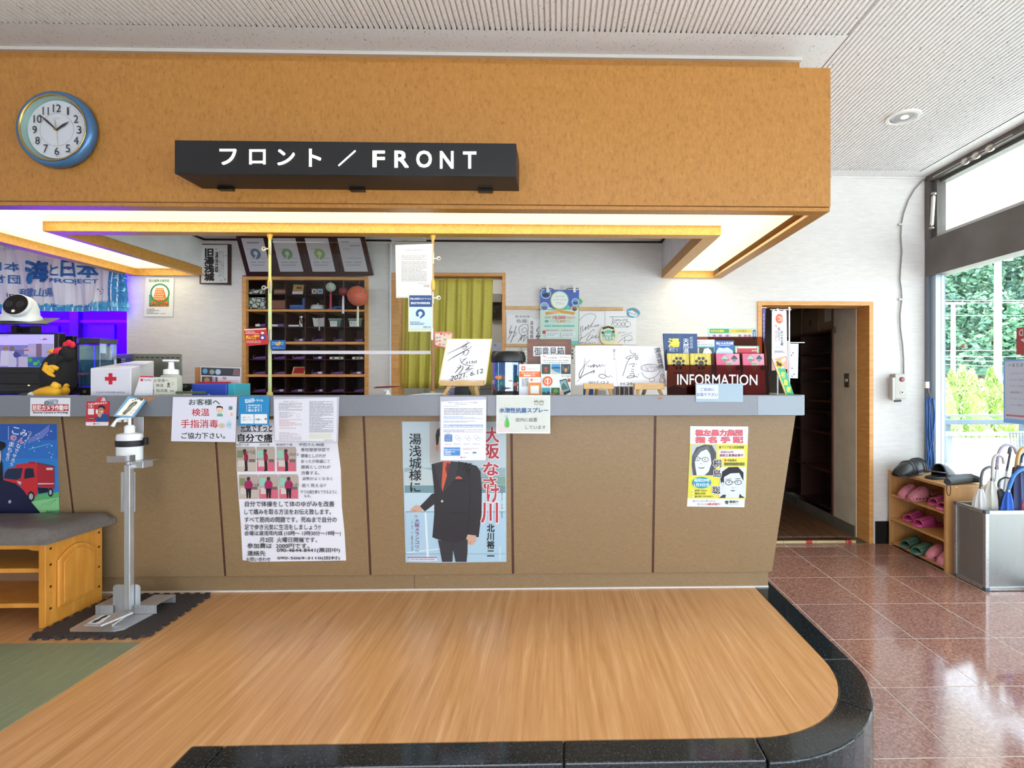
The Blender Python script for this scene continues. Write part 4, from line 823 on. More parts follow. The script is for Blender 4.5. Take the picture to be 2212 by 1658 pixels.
s.text('3150', 1006, 779, 1031, 785, B_, quad=[(1006, 781), (1031, 778), (1029, 784), (1005, 786)]).text('2021. 6.12', 974, 800, 1044, 822, B_, quad=[(975, 812), (1044, 795), (1044, 805), (972, 823)]).done()
def easel(px0, px1, yt, yb, label, curved=False, Y=2.60, legs=((.16, .10), (.84, .9), (.62, .66))):
    a = PY(px0, yt, Y); b = PY(px1, yb, Y); r = thing('easel', label, 'easel', ((a.x+b.x)/2, Y, WT), 'small wooden table easels'); z0 = WT+.001
    n = 12; L_ = b.x-a.x; topz = [a.z-(.006*(1-math.cos(4*math.pi*i/n))/2 if curved else 0) for i in range(n+1)]
    pts = [(a.x+L_*i/n, Y, topz[i]) for i in range(n+1)]+[(b.x, Y, b.z), (a.x, Y, b.z)]
    MB().prism(pts, (0, .045, 0)).build('ledge', M_pine, r, bevel=.0015, seg=1)
    for i, (u0, u1) in enumerate(legs):
        y0, y1 = (Y+.03, Y+.01) if i < 2 else (Y+.05, Y+.13)
        MB().beam((a.x+L_*u0, y0, b.z+.002), (a.x+L_*u1, y1, z0), .016, .010, (0, 1, 0)).build('leg', M_pine, r)
    for i, (u0, u1) in enumerate(legs[:2]): MB().beam((a.x+L_*u0, Y+.075, b.z+.002), (a.x+L_*(.5+(u0-.5)*.25), Y+.13, b.z+.15), .014, .010, (0, 1, 0)).build('back_stile', M_pine, r)
    return r
easel(949, 1044, 821, 833, 'pale wood easel under the board dated 2021.6.12', True, legs=((.22, .06), (.8, .88), (.66, .7)))
s = shikishi([(1243, 746.5), (1327.5, 746), (1333.5, 834), (1242.5, 832)], YE_+.03, 10, 'white autograph board with cursive signature, left of the drawn rice bowl board')
for pts, w_ in (([(1263, 773), (1262, 784), (1261, 797), (1256, 809), (1252, 816), (1251, 807), (1257, 796), (1268, 783), (1276, 777)], 1.4), ([(1246, 826), (1256, 814), (1270, 806), (1284, 801), (1282, 807)], 1.4), ([(1276, 806), (1284, 799), (1280, 807)], 1), ([(1266, 793), (1270, 788), (1272, 793), (1276, 789), (1277, 793), (1281, 788), (1284, 787), (1281, 793), (1288, 788), (1290, 793), (1295, 787), (1296, 792), (1302, 787), (1303, 791), (1309, 787)], 1.3), ([(1308, 797), (1307, 806), (1309, 814), (1303, 817), (1295, 814), (1294, 810), (1302, 808), (1311, 813), (1316, 814), (1318, 811), (1324, 815)], 1.2), ([(1264, 779), (1266, 782)], .8)): s.line(pts, w_, B_, let=True, taper=True)
s.vtext('様ミメ', 1324, 753, 1329, 778, B_).text('2017.12.2', 1271, 823, 1315, 828, B_).done()
easel(1261, 1326, 828, 840, 'pale wood easel under the cursive signature board', legs=((.14, .1), (.86, .95), (.45, .45)))
s = shikishi([(1327.5, 746), (1427, 748.5), (1441, 835), (1334, 833)], YE_+.05, 10, 'white autograph board with a drawn rice bowl')
for pts, w_ in (([(1361, 755), (1363, 761), (1368, 764), (1373, 763), (1366, 772), (1358, 775), (1352, 773), (1358, 769), (1368, 767)], 1), ([(1362, 770), (1354, 785), (1349, 800), (1345, 812)], 1.1), ([(1371, 767), (1378, 768), (1371, 772), (1379, 772), (1372, 776), (1379, 776)], .9), ([(1358, 787), (1371, 785), (1366, 791), (1370, 791)], 1), ([(1374, 785), (1376, 787)], .9), ([(1364, 796), (1370, 799)], 1), ([(1362, 801), (1370, 803)], 1), ([(1360, 808), (1368, 806), (1370, 813), (1362, 816), (1354, 815), (1362, 811), (1378, 814)], 1.1), ([(1378, 807), (1380, 810)], .9),
                ([(1386, 803), (1390, 811), (1400, 817), (1412, 815), (1421, 808), (1426, 799)], .8), ([(1403, 817), (1404, 824), (1414, 822), (1412, 815)], .8), ([(1426, 810), (1430, 808), (1434, 810), (1431, 814), (1436, 820), (1433, 827), (1427, 827), (1425, 820), (1428, 814), (1426, 810)], .9)): s.line(pts, w_, B_, let=True)
s.ring(1404, 794, 19.5, 8, .8, B_)
R.seed(5)
for i in range(46):
    t = R.uniform(0, 6.28); q = math.sqrt(R.random()); x, y = 1404+17.5*q*math.cos(t), 794+6.6*q*math.sin(t); s.line([(x-1, y), (x+1.2, y+R.uniform(-1, 1))], .5, B_, sm=False)
s.vtext('湯浅城様', 1416, 752, 1431, 793, B_, .01, quad=[(1413, 752), (1426, 750), (1434, 795), (1424, 797)]).text('H.29.', 1341, 826, 1369, 831, B_).done()
easel(1371, 1436, 827, 841, 'pale wood easel under the rice bowl board', legs=((.14, .1), (.84, .94), (.4, .4)))
for i, (a, c_, t, cc, l) in enumerate(((1262, 1282, 840, '#2c56a8', 'blue file lying behind the left small easel'), (1290, 1310, 842, '#c8c4c4', 'grey paper bundle behind the left small easel'), (1327, 1371, 835, '#a8a2b4', 'fanned stack of pale booklets between the two small easels'))):
    if i == 2:
        r = thing('booklet_stack', l, 'booklets', (PY(1350, 0, 2.85).x, 2.85, WT))
        for k in range(9): MB().pbox(a+k*4.9, t, a+k*4.9+3.6, 858, 2.85+.002*k, .12, mat(['#b4aec4', '#7c746c', '#c8c4c4', '#57504a'][k % 4])).build('booklet', None, r)
    else: tag(MB().box(PY(a, 0, 2.85).x, PY(c_, 0, 2.85).x, 2.85, 2.97, WT+.001, PY(a, t, 2.85).z).build('file', mat(cc), bevel=.001, seg=1), l, 'file')
# things behind the big easel
tag(MB().box(PY(983, 0, 2.80).x, PY(1014, 0, 2.80).x, 2.80, 2.88, WT+.001, PY(983, 835, 2.80).z).build('stapler_box', mat('#161414', .4), bevel=.003), 'small black box behind the big easel', 'box')
tag(MB().box(PY(968, 0, 2.82).x, PY(982, 0, 2.82).x, 2.82, 2.9, WT+.001, PY(975, 837, 2.82).z).build('grey_box', mat('#8c86a8', .5)), 'pale violet box beside the small black box', 'box')
r = thing('striped_pouch', 'green and black patterned pouch behind the big easel leg', 'pouch', (PY(1024, 0, 2.8).x, 2.8, WT))
MB().box(PY(1020, 0, 2.8).x, PY(1028, 0, 2.8).x, 2.80, 2.84, WT+.001, PY(1024, 834, 2.80).z).build('pouch_body', mat('#a8d04c'), r)
for i in range(6): MB().beam(PY(1020, 836+i*3, 2.798), PY(1028, 834+i*3, 2.798), .002, .004, (0, 1, 0)).build('stripe', mat('#141a14'), r)
tag(MB().box(PY(1037, 0, 2.9).x, PY(1062, 0, 2.9).x, 2.90, 3.0, WT+.001, PY(1040, 831, 2.9).z).build('paper_stack', nodemat('paper_edges', [(.35, '#4a4444'), (.6, '#8a8482')], (3, 3, 600), 2, .5)), 'stack of dark grey papers between easel and aquarium', 'papers')
# pen on stand, papers
r = thing('ballpoint_pen', 'dark red ballpoint pen resting on a small white stand', 'pen', tuple(PY(835, 838, 2.75)))
MB().tube([PY(806, 838, 2.75), PY(812, 836.5, 2.75), PY(852, 834.5, 2.75), PY(865, 833, 2.75)], [.0008, .004, .0045, .003], 10, mat('#6e1420', .25)).build('barrel', None, r, smooth=True)
MB().beam(PY(848, 832.5, 2.745), PY(864, 831.5, 2.745), .002, .002).build('clip', mat('#c9b27a', .2, 1), r)
r = thing('pen_stand', 'small white pen stand with pale blue base', 'stand', (PY(838, 0, 2.75).x, 2.75, WT))
c = PY(838, 850, 2.75); MB().lathe([(.024, WT+.001), (.024, WT+.006), (.02, WT+.008)], (c.x, 2.75, 0), 20).build('base', mat('#9fc0e0', .3), r, smooth='auto')
MB().lathe([(.018, WT+.008), (.01, WT+.018), (.007, WT+.03)], (c.x, 2.75, 0), 14).build('column', mat('#ececec', .3), r, smooth=True)
MB().beam((c.x-.02, 2.75, WT+.031), (c.x+.008, 2.75, WT+.034), .012, .006).build('cradle', mat('#ececec', .3), r)
for i, (a, c_, cc) in enumerate(((852, 905, '#c9c8a8'), (880, 950, '#d4dae2'), (905, 955, '#b9cfe2'))):
    tag(MB().box(PY(a, 0, 2.6).x, PY(c_, 0, 2.6).x, 2.58+i*.02, 2.78, WT+.0005+.006*i, WT+.006+.006*i).build('paper_sheets', mat(cc), bevel=.0005, seg=1), ['yellowish', 'white', 'pale blue'][i]+' papers lying flat on the counter near the brown pole', 'papers')
# ---- aquarium lamp
c = PY(1096, 850, 2.72); rx = 38*2.72/F; x_, y_ = c.x, 2.72+.05
def zz(py, Y=2.70): return PY(1228, py, Y).z
r = thing('aquarium_lamp', 'small round jellyfish aquarium lamp with black lid and blue water', 'aquarium', (x_, y_, WT))
aq = nodemat('sea_print', [(.2, '#0b3f8c'), (.5, '#1173b0'), (.75, '#38a6cf')], (9, 9, 14), 3, .5, .25)
zb = WT+.001
MB().lathe([(rx*.86, zb), (rx*.92, zb+.004), (rx*.9, zz(846)), (rx*.84, zz(843))], (x_, y_, 0), 40, sy=.8).build('base', mat('#16191e', .3), r, smooth='auto')
MB().lathe([(rx*.80, zz(845)), (rx*.80, zz(773))], (x_, y_, 0), 40, aq, sy=.76).build('back_scene', None, r, smooth='auto')
MB().lathe([(rx*.87, zz(845)), (rx*.87, zz(773))], (x_, y_, 0), 40, sy=.8, caps=False).build('clear_shell', glassmat('tank_shell', '#c6e8f4', .6), r, smooth='auto')
MB().lathe([(rx*.90, zz(782)), (rx*1.0, zz(780)), (rx*1.0, zz(770)), (rx*.93, zz(760)), (rx*.85, zz(757.5)), (rx*.3, zz(756.5)), (.001, zz(756.4))], (x_, y_, 0), 40, sy=.8).build('lid', mat('#15181c', .32), r, smooth='auto')
def coral(px, py, w_, h_, col, nm='coral'):
    p = PY(px, py, 2.72); p.y = y_-rx*.80*math.sqrt(max(.05, 1-((p.x-x_)/(rx*.84))**2))*.78-.001
    mb = MB().ball(p, w_*2.7/F, .006, h_*2.7/F, 14, 8); mb.build(nm, mat(col, .5), r, smooth=True)
for a in ((1083, 815, 15, 5, '#d98a5c'), (1100, 822, 8, 3, '#b0a08c'), (1108, 830, 12, 5, '#cf7f56'), (1066, 825, 4.5, 5, '#c9a088'), (1084, 828, 7, 6, '#1f8a74'), (1095, 838, 12, 5, '#22444c'), (1068, 838, 5, 6, '#8c4a48'), (1116, 818, 5, 8, '#14603c'), (1112, 840, 6, 5, '#7a5038')): coral(*a)
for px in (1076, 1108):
    p = PY(px, 800, 2.7); yy = y_-rx*.87*math.sqrt(1-((p.x-x_)/(rx*.88))**2)*.8-.0012; MB().box(p.x-.0012, p.x+.0012, yy, yy+.001, zz(844), zz(778)).build('painted_highlight', mat('#9fdcec', .1), r)  # thin pale strips paint highlights on the clear shell
# ---- leaflets near the suggestion box
r = thing('suggestion_box', 'brown wooden suggestion box with white label behind the leaflets', 'box', (PY(1187, 0, 2.8).x, 2.8, WT))
r['_o'] = r['_o']
a = PY(1139, 732, 2.78); b = PY(1234, 790, 2.78)
MB().box(a.x, b.x, 2.78, 2.795, WT+.001, a.z).box(a.x+.01, b.x-.01, 2.795, 2.92, WT+.001, a.z-.05).build('box_body', nodemat('mahogany', [(.3, '#5e3017'), (.6, '#74401f'), (.8, '#7f4a26')], (10, 10, 60), 4, .6, .35), r, bevel=.0015)
s = Sheet('label', None, None, plY(2.78), (1152, 748, 1220.5, 769), '#e8e8ec', .0008, parent=r); s.text('御意見箱', 1154, 749.5, 1218.5, 767.5, '#1c1c20', .012).done()
s = Sheet('info_leaflet', 'tall white leaflet about local info with photos and a phone picture', 'leaflet', lean(1200, 853, 2.68, 3), [(1167.5, 765), (1233.5, 766), (1233.5, 856), (1169, 856)], '#e8ebe6', .002)
s.line([(1172, 770), (1175, 768), (1177, 771), (1179, 769)], 1.2, '#d8503c').text('わかやま観光情報', 1181, 771, 1203, 774, '#444').text('Visit Wakayama', 1208, 770, 1231, 773, '#555').text('Get local info on your mobile', 1173, 776.5, 1228, 780.5, '#222').fine(1176, 782, 1227, 783.4, 1, '#555')
for i in range(6): s.ell(1188+i*5, 784.7, .9, .7, '#333', 8)
def scene(x0, y0, x1, y1, kind):
    h = y1-y0; w_ = x1-x0
    if kind == 0: s.rect(x0, y0, x1, y1, '#33443f').rect(x0+w_*.38, y0+h*.3, x0+w_*.6, y1, '#a23c28').rect(x0+w_*.28, y0+h*.35, x0+w_*.7, y0+h*.45, '#c44e34').rect(x0+w_*.3, y0+h*.6, x0+w_*.7, y0+h*.68, '#c44e34').rect(x0, y0+h*.8, x1, y1, '#2c5c34')
    if kind == 1: s.rect(x0, y0, x1, y1, '#3c8cc8').poly([(x0, y0+h*.35), (x0+w_*.6, y0+h*.25), (x1, y0+h*.32), (x1, y0+h*.45), (x0, y0+h*.45)], '#2c4c3c').poly([(x0, y0+h*.5), (x0+w_*.5, y0+h*.8), (x1, y0+h*.9), (x1, y1), (x0, y1)], '#c9c09c')
    if kind == 2: s.rect(x0, y0, x1, y1, '#3a3f44').rect(x0+w_*.15, y0+h*.15, x0+w_*.3, y0+h*.6, '#5c6870').rect(x0+w_*.7, y0+h*.15, x0+w_*.85, y0+h*.6, '#5c6870').ell((x0+x1)/2, y0+h*.6, w_*.16, h*.22, '#c8964c', 12)
    if kind == 3: s.rect(x0, y0, x1, y1, '#3f9fb8').poly([(x0, y1), (x0, y0+h*.6), (x0+w_*.25, y0+h*.45), (x0+w_*.5, y0+h*.65), (x0+w_*.75, y0+h*.4), (x1, y0+h*.6), (x1, y1)], '#27443c')
    if kind == 4: s.rect(x0, y0, x1, y1, '#2f5c34').ell(x0+w_*.55, y0+h*.4, w_*.3, h*.25, '#5c9a44', 10).ell(x0+w_*.3, y0+h*.75, w_*.2, h*.15, '#a85c34', 10)
scene(1170, 786, 1189, 807.5, 0); scene(1191, 786, 1210.5, 807.5, 1); scene(1212, 786, 1232.5, 807.5, 2); scene(1171, 837, 1188.5, 855, 3); scene(1190.5, 837, 1209, 855, 4)
s.ell(1183, 823, 10.8, 10.8, '#e0662c', 30).ring(1183, 823, 6, 6, 1.2, '#f4e4dc').rect(1181.5, 817, 1184.5, 829, '#f4e4dc').ell(1183, 831.5, 1.2, 1.2, '#fff', 8).text('TAP + SCAN', 1212, 810.5, 1231, 813.5, '#444')
s.poly([(1208.5, 821), (1223, 817.5), (1233, 846), (1219, 853)], '#1c2024').poly([(1210, 823), (1222, 820), (1230, 842), (1217.5, 847)], '#7fa8b0').poly([(1212, 835), (1217, 826), (1226, 836), (1227, 840), (1214, 842)], '#3c6c5c').poly([(1208, 846), (1212, 840), (1218, 853), (1212, 855)], '#e0b096').ell(1229, 821, 4, 4, '#b0502c', 14).done()
s = Sheet('app_leaflet', 'white leaflet with orange band leaning between aquarium and info leaflet', 'leaflet', lean(1140, 853, 2.66, 3), [(1121, 786), (1167, 786), (1167, 856), (1121, 856)], '#e9ebee', .002)
s.rrect(1126, 790.5, 1135, 800, 2, '#dd7c50').ell(1130.5, 795, 2, 2, '#f0e4dc', 10).text('町田ラボ', 1138, 794.5, 1157, 799, '#d09c80').rect(1122, 802, 1167, 814, '#e07028').text('和歌山の魅力を100倍楽しむ', 1126, 804, 1162, 807, '#fbe8d8', .02).text('情報満載アプリ', 1131, 808.5, 1156, 812.5, '#fff', .04).fine(1127, 817, 1141, 835, 6, '#77777c').done()
s = Sheet('app_card', 'small orange card in front of the white app leaflet', 'card', lean(1155, 853, 2.645, 3), [(1142, 815), (1168, 815), (1168, 856), (1142, 856)], '#ecebe8', .002)
s.rrect(1146, 817.5, 1151, 822.5, 1, '#dd7c50').text('町田ラボ', 1153, 818.5, 1163, 822, '#d09c80').rect(1142, 826, 1168, 856, '#e8862c').rect(1146, 832.5, 1164, 850, '#eeeeea').done()
# ---- information rack
YA = 2.580
ir = thing('information_rack', 'three tier smoked acrylic brochure rack lettered INFORMATION on the counter', 'rack', (PY(1550, 0, 2.7).x, 2.7, WT))
def tier(Y, quad, nm='smoked_panel'):
    p = plY(Y); return MB().prism([p.at(x, y) for x, y in quad], (0, .003, 0)).build(nm, M_smoke, ir)
tier(YA, [(1441, 787), (1658, 789), (1663, 856), (1443, 856)])
tier(2.67, [(1439, 760), (1651.5, 762), (1660, 856), (1442, 856)])
tier(2.74, [(1438, 727), (1650, 727), (1658, 856), (1441, 856)])
s_ = plY(2.60)
for (pf_, pb_) in (((1441, 1438), 1), ((1660, 1651), -1)):
    A0 = PY(pf_[0], 856, YA); A0.z = WT+.001; A1 = PY(pf_[0], 787, YA); B1 = PY(pf_[1], 727, 2.74); B0 = PY(pf_[1]+(3 if pb_ > 0 else 6), 856, 2.74); B0.z = WT+.001
    MB().prism([A0, A1, B1, B0], (.003*pb_, 0, 0)).build('side_panel', M_smoke, ir)
MB().box(PY(1441, 0, YA).x, PY(1660, 0, YA).x, YA, 2.745, WT+.001, WT+.004).build('base_panel', M_smoke, ir)
s = MB(); vs, fs = textmesh('INFORMATION', .012); p = plY(YA-.0015)
s.add([p.at(1463+(1636-1463)*u, 831-(831-808.5)*v-(1-u)*1.0+.5, ly*.00003) for u, v, ly in vs], fs); s.build('lettering', mat('#eef2f2', .3), ir)['label'] = 'white INFORMATION lettering'
def card(name, label, Y, quad, col, group=None, th=.006): return Sheet(name, label, 'brochure', plY(Y), quad, col, th, group=group, rough=.4)
for k, (a, b) in enumerate(((1441, 1489), (1490.5, 1536))):
    s = card('yellow_brochure', ['leftmost yellow brochure with black dot flower crest in the front pocket', 'second yellow brochure with black dot flower crest, beside the leftmost'][k], 2.612, [(a, 763), (b-1, 763), (b+3, 852), (a+3, 852)], '#c9b43c', 'yellow brochures in the rack', .012)
    cx_ = (a+b)/2+1+k*.5
    for i in range(5): s.rect(a+3+i*8, 763.5+(i % 2)*3, a+8+i*8, 790, '#d6c452')
    s.ell(cx_, 784, 6, 6, '#26241c', 16)
    for i in range(8):
        t = math.radians(i*45+22); s.ell(cx_+11*math.cos(t), 784+11*math.sin(t), 3.4, 3.4, '#26241c', 12)
    s.fine(cx_-12, 803, cx_+12, 808, 1, '#4a2c18').poly([(a+3, 850), (a+3, 836), (a+15, 832), (b-10, 838), (b+1, 834), (b+2, 850)], '#4c2a1c').done()
for k, (a, b) in enumerate(((1547, 1597), (1604, 1650))):
    s = card('pink_brochure', ['left pink brochure with diamond pictures in the front pocket', 'right pink brochure with diamond pictures at the right end of the front pocket'][k], 2.612, [(a, 763), (b, 763.5), (b+5, 852), (a+4, 852)], '#cf5a7c', 'pink brochures in the rack', .012)
    w_ = b-a
    s.poly([(a+w_*.4, 764), (b, 764), (b+1, 788), (a+w_*.75, 788)], '#dc8ea6')
    for dx, c1, c2 in ((.37, '#9fbcae', '#5a8c6c'), (.78, '#3a3c44', '#7c7c84')):
        x = a+w_*dx; s.poly([(x-7.5, 774), (x, 766), (x+7.5, 774), (x, 781.5)], c1).poly([(x-6, 775), (x+6, 775), (x, 781)], c2)
    s.poly([(a+w_*.42, 781), (a+w_*.6, 778), (a+w_*.75, 784), (a+w_*.66, 802), (a+w_*.46, 802)], '#b9ae9c').text('天然', a+w_*.46, 783, a+w_*.66, 788, '#5c4a3c').poly([(b-9, 794), (b-2, 787), (b+3, 794), (b-3, 801)], '#3c1c2a').done()
s = card('blue_book', 'dark blue bath guide book in the second tier at the left', 2.685, [(1433, 720), (1506, 720.5), (1507, 800), (1438, 800)], '#1e4478', None, .02)
s.rect(1468.5, 722, 1469.5, 762, '#4a6fa4').text('湯', 1444, 731, 1467.5, 749, '#e8d63c', .06).vtext('天然温', 1475.5, 731.5, 1488, 762, '#dfe6f0', .03).vtext('紀州有田', 1490, 726.5, 1497, 752, '#c8d2e4').text('めだっ', 1446, 749, 1464, 759, '#cfd8e8', .01).done()
s = card('information_booklet', 'white and teal booklet titled INFORMATION beside the dark blue book', 2.68, [(1499, 733.5), (1543.5, 733), (1544, 800), (1501, 800)], '#e2e4e6', None, .01)
s.poly([(1506, 740), (1509, 736), (1512, 740)], '#8a8e98').fine(1513, 737, 1539, 739.5, 1, '#999').text('INFORMATION', 1506.5, 742, 1539.5, 746, '#b06a8c').rect(1500, 747.5, 1544, 762, '#4cb4bc').rect(1504, 750, 1542, 763, '#3c4438').poly([(1518, 763), (1521, 753), (1530, 751), (1536, 757), (1538, 763)], '#e8ecea').rect(1507, 751, 1510, 763, '#d8d0b8').done()
s = card('blue_booklet', 'blue booklet with white wave beside the INFORMATION booklet', 2.68, [(1544.5, 735), (1585.5, 735.5), (1586, 800), (1546, 800)], '#1f60ac', None, .01)
s.text('海むらの犬の館', 1547, 738.5, 1583.5, 744, '#eef2f8', .05).rect(1552, 745, 1578, 746, '#c8d8ec').poly([(1548, 757), (1553, 750), (1562, 752), (1572, 750), (1583, 757), (1584, 764), (1546, 764)], '#cfe2f2').done()
s = card('festival_leaflet', 'green edged leaflet with red banner picture at the right of the second tier', 2.68, [(1586, 746), (1640, 746.5), (1641, 800), (1588, 800)], '#3f9a5c', None, .008)
s.rect(1589, 748, 1638, 764, '#e8e4dc').rect(1593, 752, 1636, 763, '#c42c38').rect(1592, 749, 1594, 763, '#b04a44').rect(1634, 749, 1636, 763, '#b04a44').fine(1624, 755, 1635, 760, 1, '#f0c8b0').done()
s = card('map_leaflet', 'pale leaflet with green and yellow headings standing at the back of the rack', 2.755, [(1529, 708), (1634, 708), (1637, 790), (1532, 790)], '#b9d2cc', None, .004)
s.rect(1533, 710, 1575, 719, '#3c9a44').text('世界文化遺産', 1535, 712, 1564, 717, '#e0d84c', .05).rect(1577, 710.5, 1625, 718, '#e8bc28').text('世界遺産', 1590, 712.5, 1613, 717, '#7a9a28', .05).rect(1533, 720.5, 1575, 730, '#d8cfdc').rect(1578, 720.5, 1624, 730, '#d6dcb8')
for x in (1543, 1556, 1571, 1598, 1610, 1619): s.ell(x, 724.5, 4, 2.6, '#b06aac', 8)
s.rrect(1626.5, 712, 1633, 733, 2.5, '#245c94').vtext('和歌県', 1628, 716, 1632, 730, '#dfe8f0', .02).done()
s = Sheet('help_yourself_card', 'small white note in a clear sleeve taped across the rack front', 'note', plY(YC-.004), [(1502.5, 828), (1605, 828), (1605, 868), (1503, 867.5)], '#93a9b6', .0012, rough=.3)
s.rect(1504.5, 831, 1552, 861, '#c4c8d6').text('ご自由に', 1513, 837, 1543.5, 844, '#3a4c88', .03).text('お取り下さい', 1505.5, 848.5, 1550.5, 855.5, '#3a4c88', .03).done()
# ---- table flags and delivery sign at the right end of the counter
def tflag(px, py0, py1, flagq, label, col, Y, base=True, armx=None, pw=.004):
    z1 = PY(px, py0, Y).z; p = PY(px, 800, Y); r = thing('table_flag', label, 'flag', (p.x, Y, WT), 'little table banners at the right end of the counter')
    MB().cyl((p.x, Y, WT+.004), (p.x, Y, z1), pw, n=8).build('pole', mat('#dcdce0', .35), r, smooth='auto')
    MB().ball((p.x, Y, z1), .006, n=8, k=6).build('finial', mat('#e4e4e8', .3), r, smooth=True)
    MB().lathe([(.03, WT+.0005), (.03, WT+.005), (.008, WT+.009)], (p.x, Y, 0), 20).build('base', mat('#d8d8d8', .3), r, smooth='auto')
    q = armx or (px, flagq[0][0]); MB().cyl(PY(q[0], flagq[0][1]-2.5, Y), PY(q[1], flagq[1][1]-2.5, Y), .0025, n=6).build('arm', mat('#e6e6ea', .3), r)
    s = Sheet('flag_cloth', None, None, plY(Y-.004), flagq, col, .0015, parent=r); return r, s
r, s = tflag(1705, 665, 850, [(1667.5, 671), (1699, 671), (1701, 797), (1667, 800)], 'tall white table banner with orange emblem in front of the dark doorway', '#d9d7dc', 2.70, armx=(1664, 1709))
for x in (1669, 1680, 1692): s.rect(x, 667.5, x+4, 672, '#dedce2')
s.ell(1683.5, 688, 8, 10.5, '#e0683c', 20).line([(1680, 686), (1684, 684), (1686, 690), (1681, 692)], 1.2, '#f4e4dc').line([(1686, 684), (1690, 688), (1687, 693)], 1.2, '#f4e4dc').vtext('味・味さがし', 1674.5, 701, 1679, 737, '#dc9478', .02).vtext('豊山をさ', 1680, 707, 1686, 736, '#8a8a90', .02).vtext('おいまる蔵', 1686.5, 714, 1692, 746, '#4c4c54', .03).line([(1675, 752), (1680, 748), (1685, 751), (1690, 748)], .6, '#8cb0c0').fine(1673, 757, 1695, 762, 2, '#6a5a5c').poly([(1667.5, 776), (1700, 768), (1701, 797), (1667, 800)], '#dda48c').ell(1692, 778, 7, 4, '#e8dcdc', 12, -50).ell(1684, 788, 7, 3.5, '#e8d4cc', 12, 20).done()
r, s = tflag(1679.5, 668, 850, [(1647, 667), (1654, 667), (1652, 740), (1649, 740)], 'narrow purple edge-on table banner left of the tall white banner', '#6a5aa4', 2.74, armx=(1645, 1656))
s.vtext('はなはなまつり', 1648, 676, 1651.5, 735, '#cfc8e4', .03).done()
r, s = tflag(1702, 738, 850, [(1707, 742), (1725, 742), (1723.5, 817), (1703, 816)], 'short white table banner with dark spots at the far right', '#d8dce6', 2.80, armx=(1702, 1738))
s.vtext('エコレスパ', 1703.5, 748, 1708, 795, '#c03c54', .04)
for x, y in ((1713, 762), (1710, 767), (1711, 795), (1704, 803), (1711, 812), (1715, 808), (1706, 809)): s.ell(x, y, 1.8, 1.2, '#2c2c64', 8)
s.done()
dl = lean(1705, 853, 2.60, 0)
s = Sheet('delivery_sign', 'green leaning delivery sign with a black cat on a yellow oval', 'sign', dl, [(1668, 774), (1688, 782), (1715, 852), (1697.5, 854)], '#e2e0d8', .008)
s.poly([(1677, 795), (1680, 795), (1700, 853), (1697.5, 854)], '#d8c850').poly([(1680, 795), (1696, 795.5), (1715, 852), (1700, 853)], '#2fae84').ell(1683, 786, 8, 9.5, '#dcae2c', 20, -20).poly([(1676, 780), (1678, 781), (1681, 780), (1682, 783), (1687, 784), (1690, 789), (1685, 791), (1681, 789), (1678, 791), (1679, 786)], '#20201c')
for i, t in enumerate('宅急便'): x = 1691+i*6; y = 803+i*16; s.text(t, x-4, y, x+5, y+12, '#d8d448', .07)
s.done()
# ---- left half of the counter: monitor, camera, plush rooster, dispenser, first aid box, pump bottle, oven
r = thing('camera_shelf', 'dark tilted monitor top shelf with bracket carrying the white camera', 'bracket', tuple(PY(40, 705, 2.9)))
p = plY(2.75)
MB().prism([PY(-60, 700, 2.75), PY(97, 701.5, 2.75), PY(107, 704, 2.75), PY(106, 701, 2.75), PY(98, 698.5, 2.75), PY(-60, 697, 2.75)], (0, .001, 0)).build('front_edge', mat('#1e1e22', .4), r)
a = PY(-60, 700, 2.75); b = PY(96, 701.5, 2.75); c = PY(129, 689, 2.98); d = PY(-60, 687, 2.98)
MB().prism([a, b, c, d], (0, 0, .006)).build('shelf_plate', mat('#5a564e', .45), r, bevel=.002)
MB().pbox(24, 703, 36, 722, 2.86, .03).pbox(36, 704, 66, 709, 2.87, .02).build('bracket', mat('#141416', .4), r)
MB().pbox(66, 703, 78, 722, 2.86, .03).build('bracket', mat('#26262a', .4), r)
MB().pbox(36, 709, 66, 722, 2.89, .01).build('bracket_plate', mat('#18181c', .4), r)
CY0 = 2.86; c = PY(46, 696, CY0); k = CY0/F
r = thing('thermal_camera', 'white dome thermal camera with a black twin lens face', 'camera', tuple(c))
zb = c.z
MB().lathe([(43*k, .0), (43.5*k, 8*k), (41*k, 14*k), (38*k, 15*k), (37*k, 22*k), (36*k, 30*k), (30*k, 44*k), (20*k, 53*k), (8*k, 57*k), (.001, 57.5*k)], tuple(c), 40, sx=.78, sy=.74).build('dome_housing', mat('#e3e6ea', .3), r, smooth='auto')
n = V((.12, -1, .30)).normalized(); fc = PY(35, 658, CY0-30*k); q = V((0, 0, 1)).rotation_difference(n).to_matrix()
MB().lathe([(24*k, -.02), (24*k, .0), (23*k, .003), (.001, .0035)], tuple(fc+n*.000), 32, axis=q).build('collar', mat('#dadde2', .3), r, smooth='auto')
MB().lathe([(22*k, .002), (22*k, .0055), (20*k, .0065), (.001, .0068)], tuple(fc), 32, axis=q).build('lens_face', mat('#141012', .15), r, smooth='auto')
u = n.cross(V((0, 0, 1))).normalized(); vv = u.cross(n)
for sx_, rr_ in ((10, 7.5), (-10, 7)): MB().lathe([(rr_*k, .006), (rr_*k, .010), (rr_*.55*k, .010), (rr_*.5*k, .007), (.001, .007)], tuple(fc-u*sx_*k), 24, axis=q).build('lens', mat('#2b2b2f', .2), r, smooth='auto')
MB().lathe([(3*k, .006), (3*k, .009), (.001, .01)], tuple(fc+vv*(-15*k)), 14, axis=q).build('sensor', mat('#e8e8ec', .2), r, smooth='auto')
r = thing('monitor', 'black monitor showing a bluish lobby picture at the left end of the counter', 'monitor', (PY(40, 0, 2.82).x, 2.82, WT))
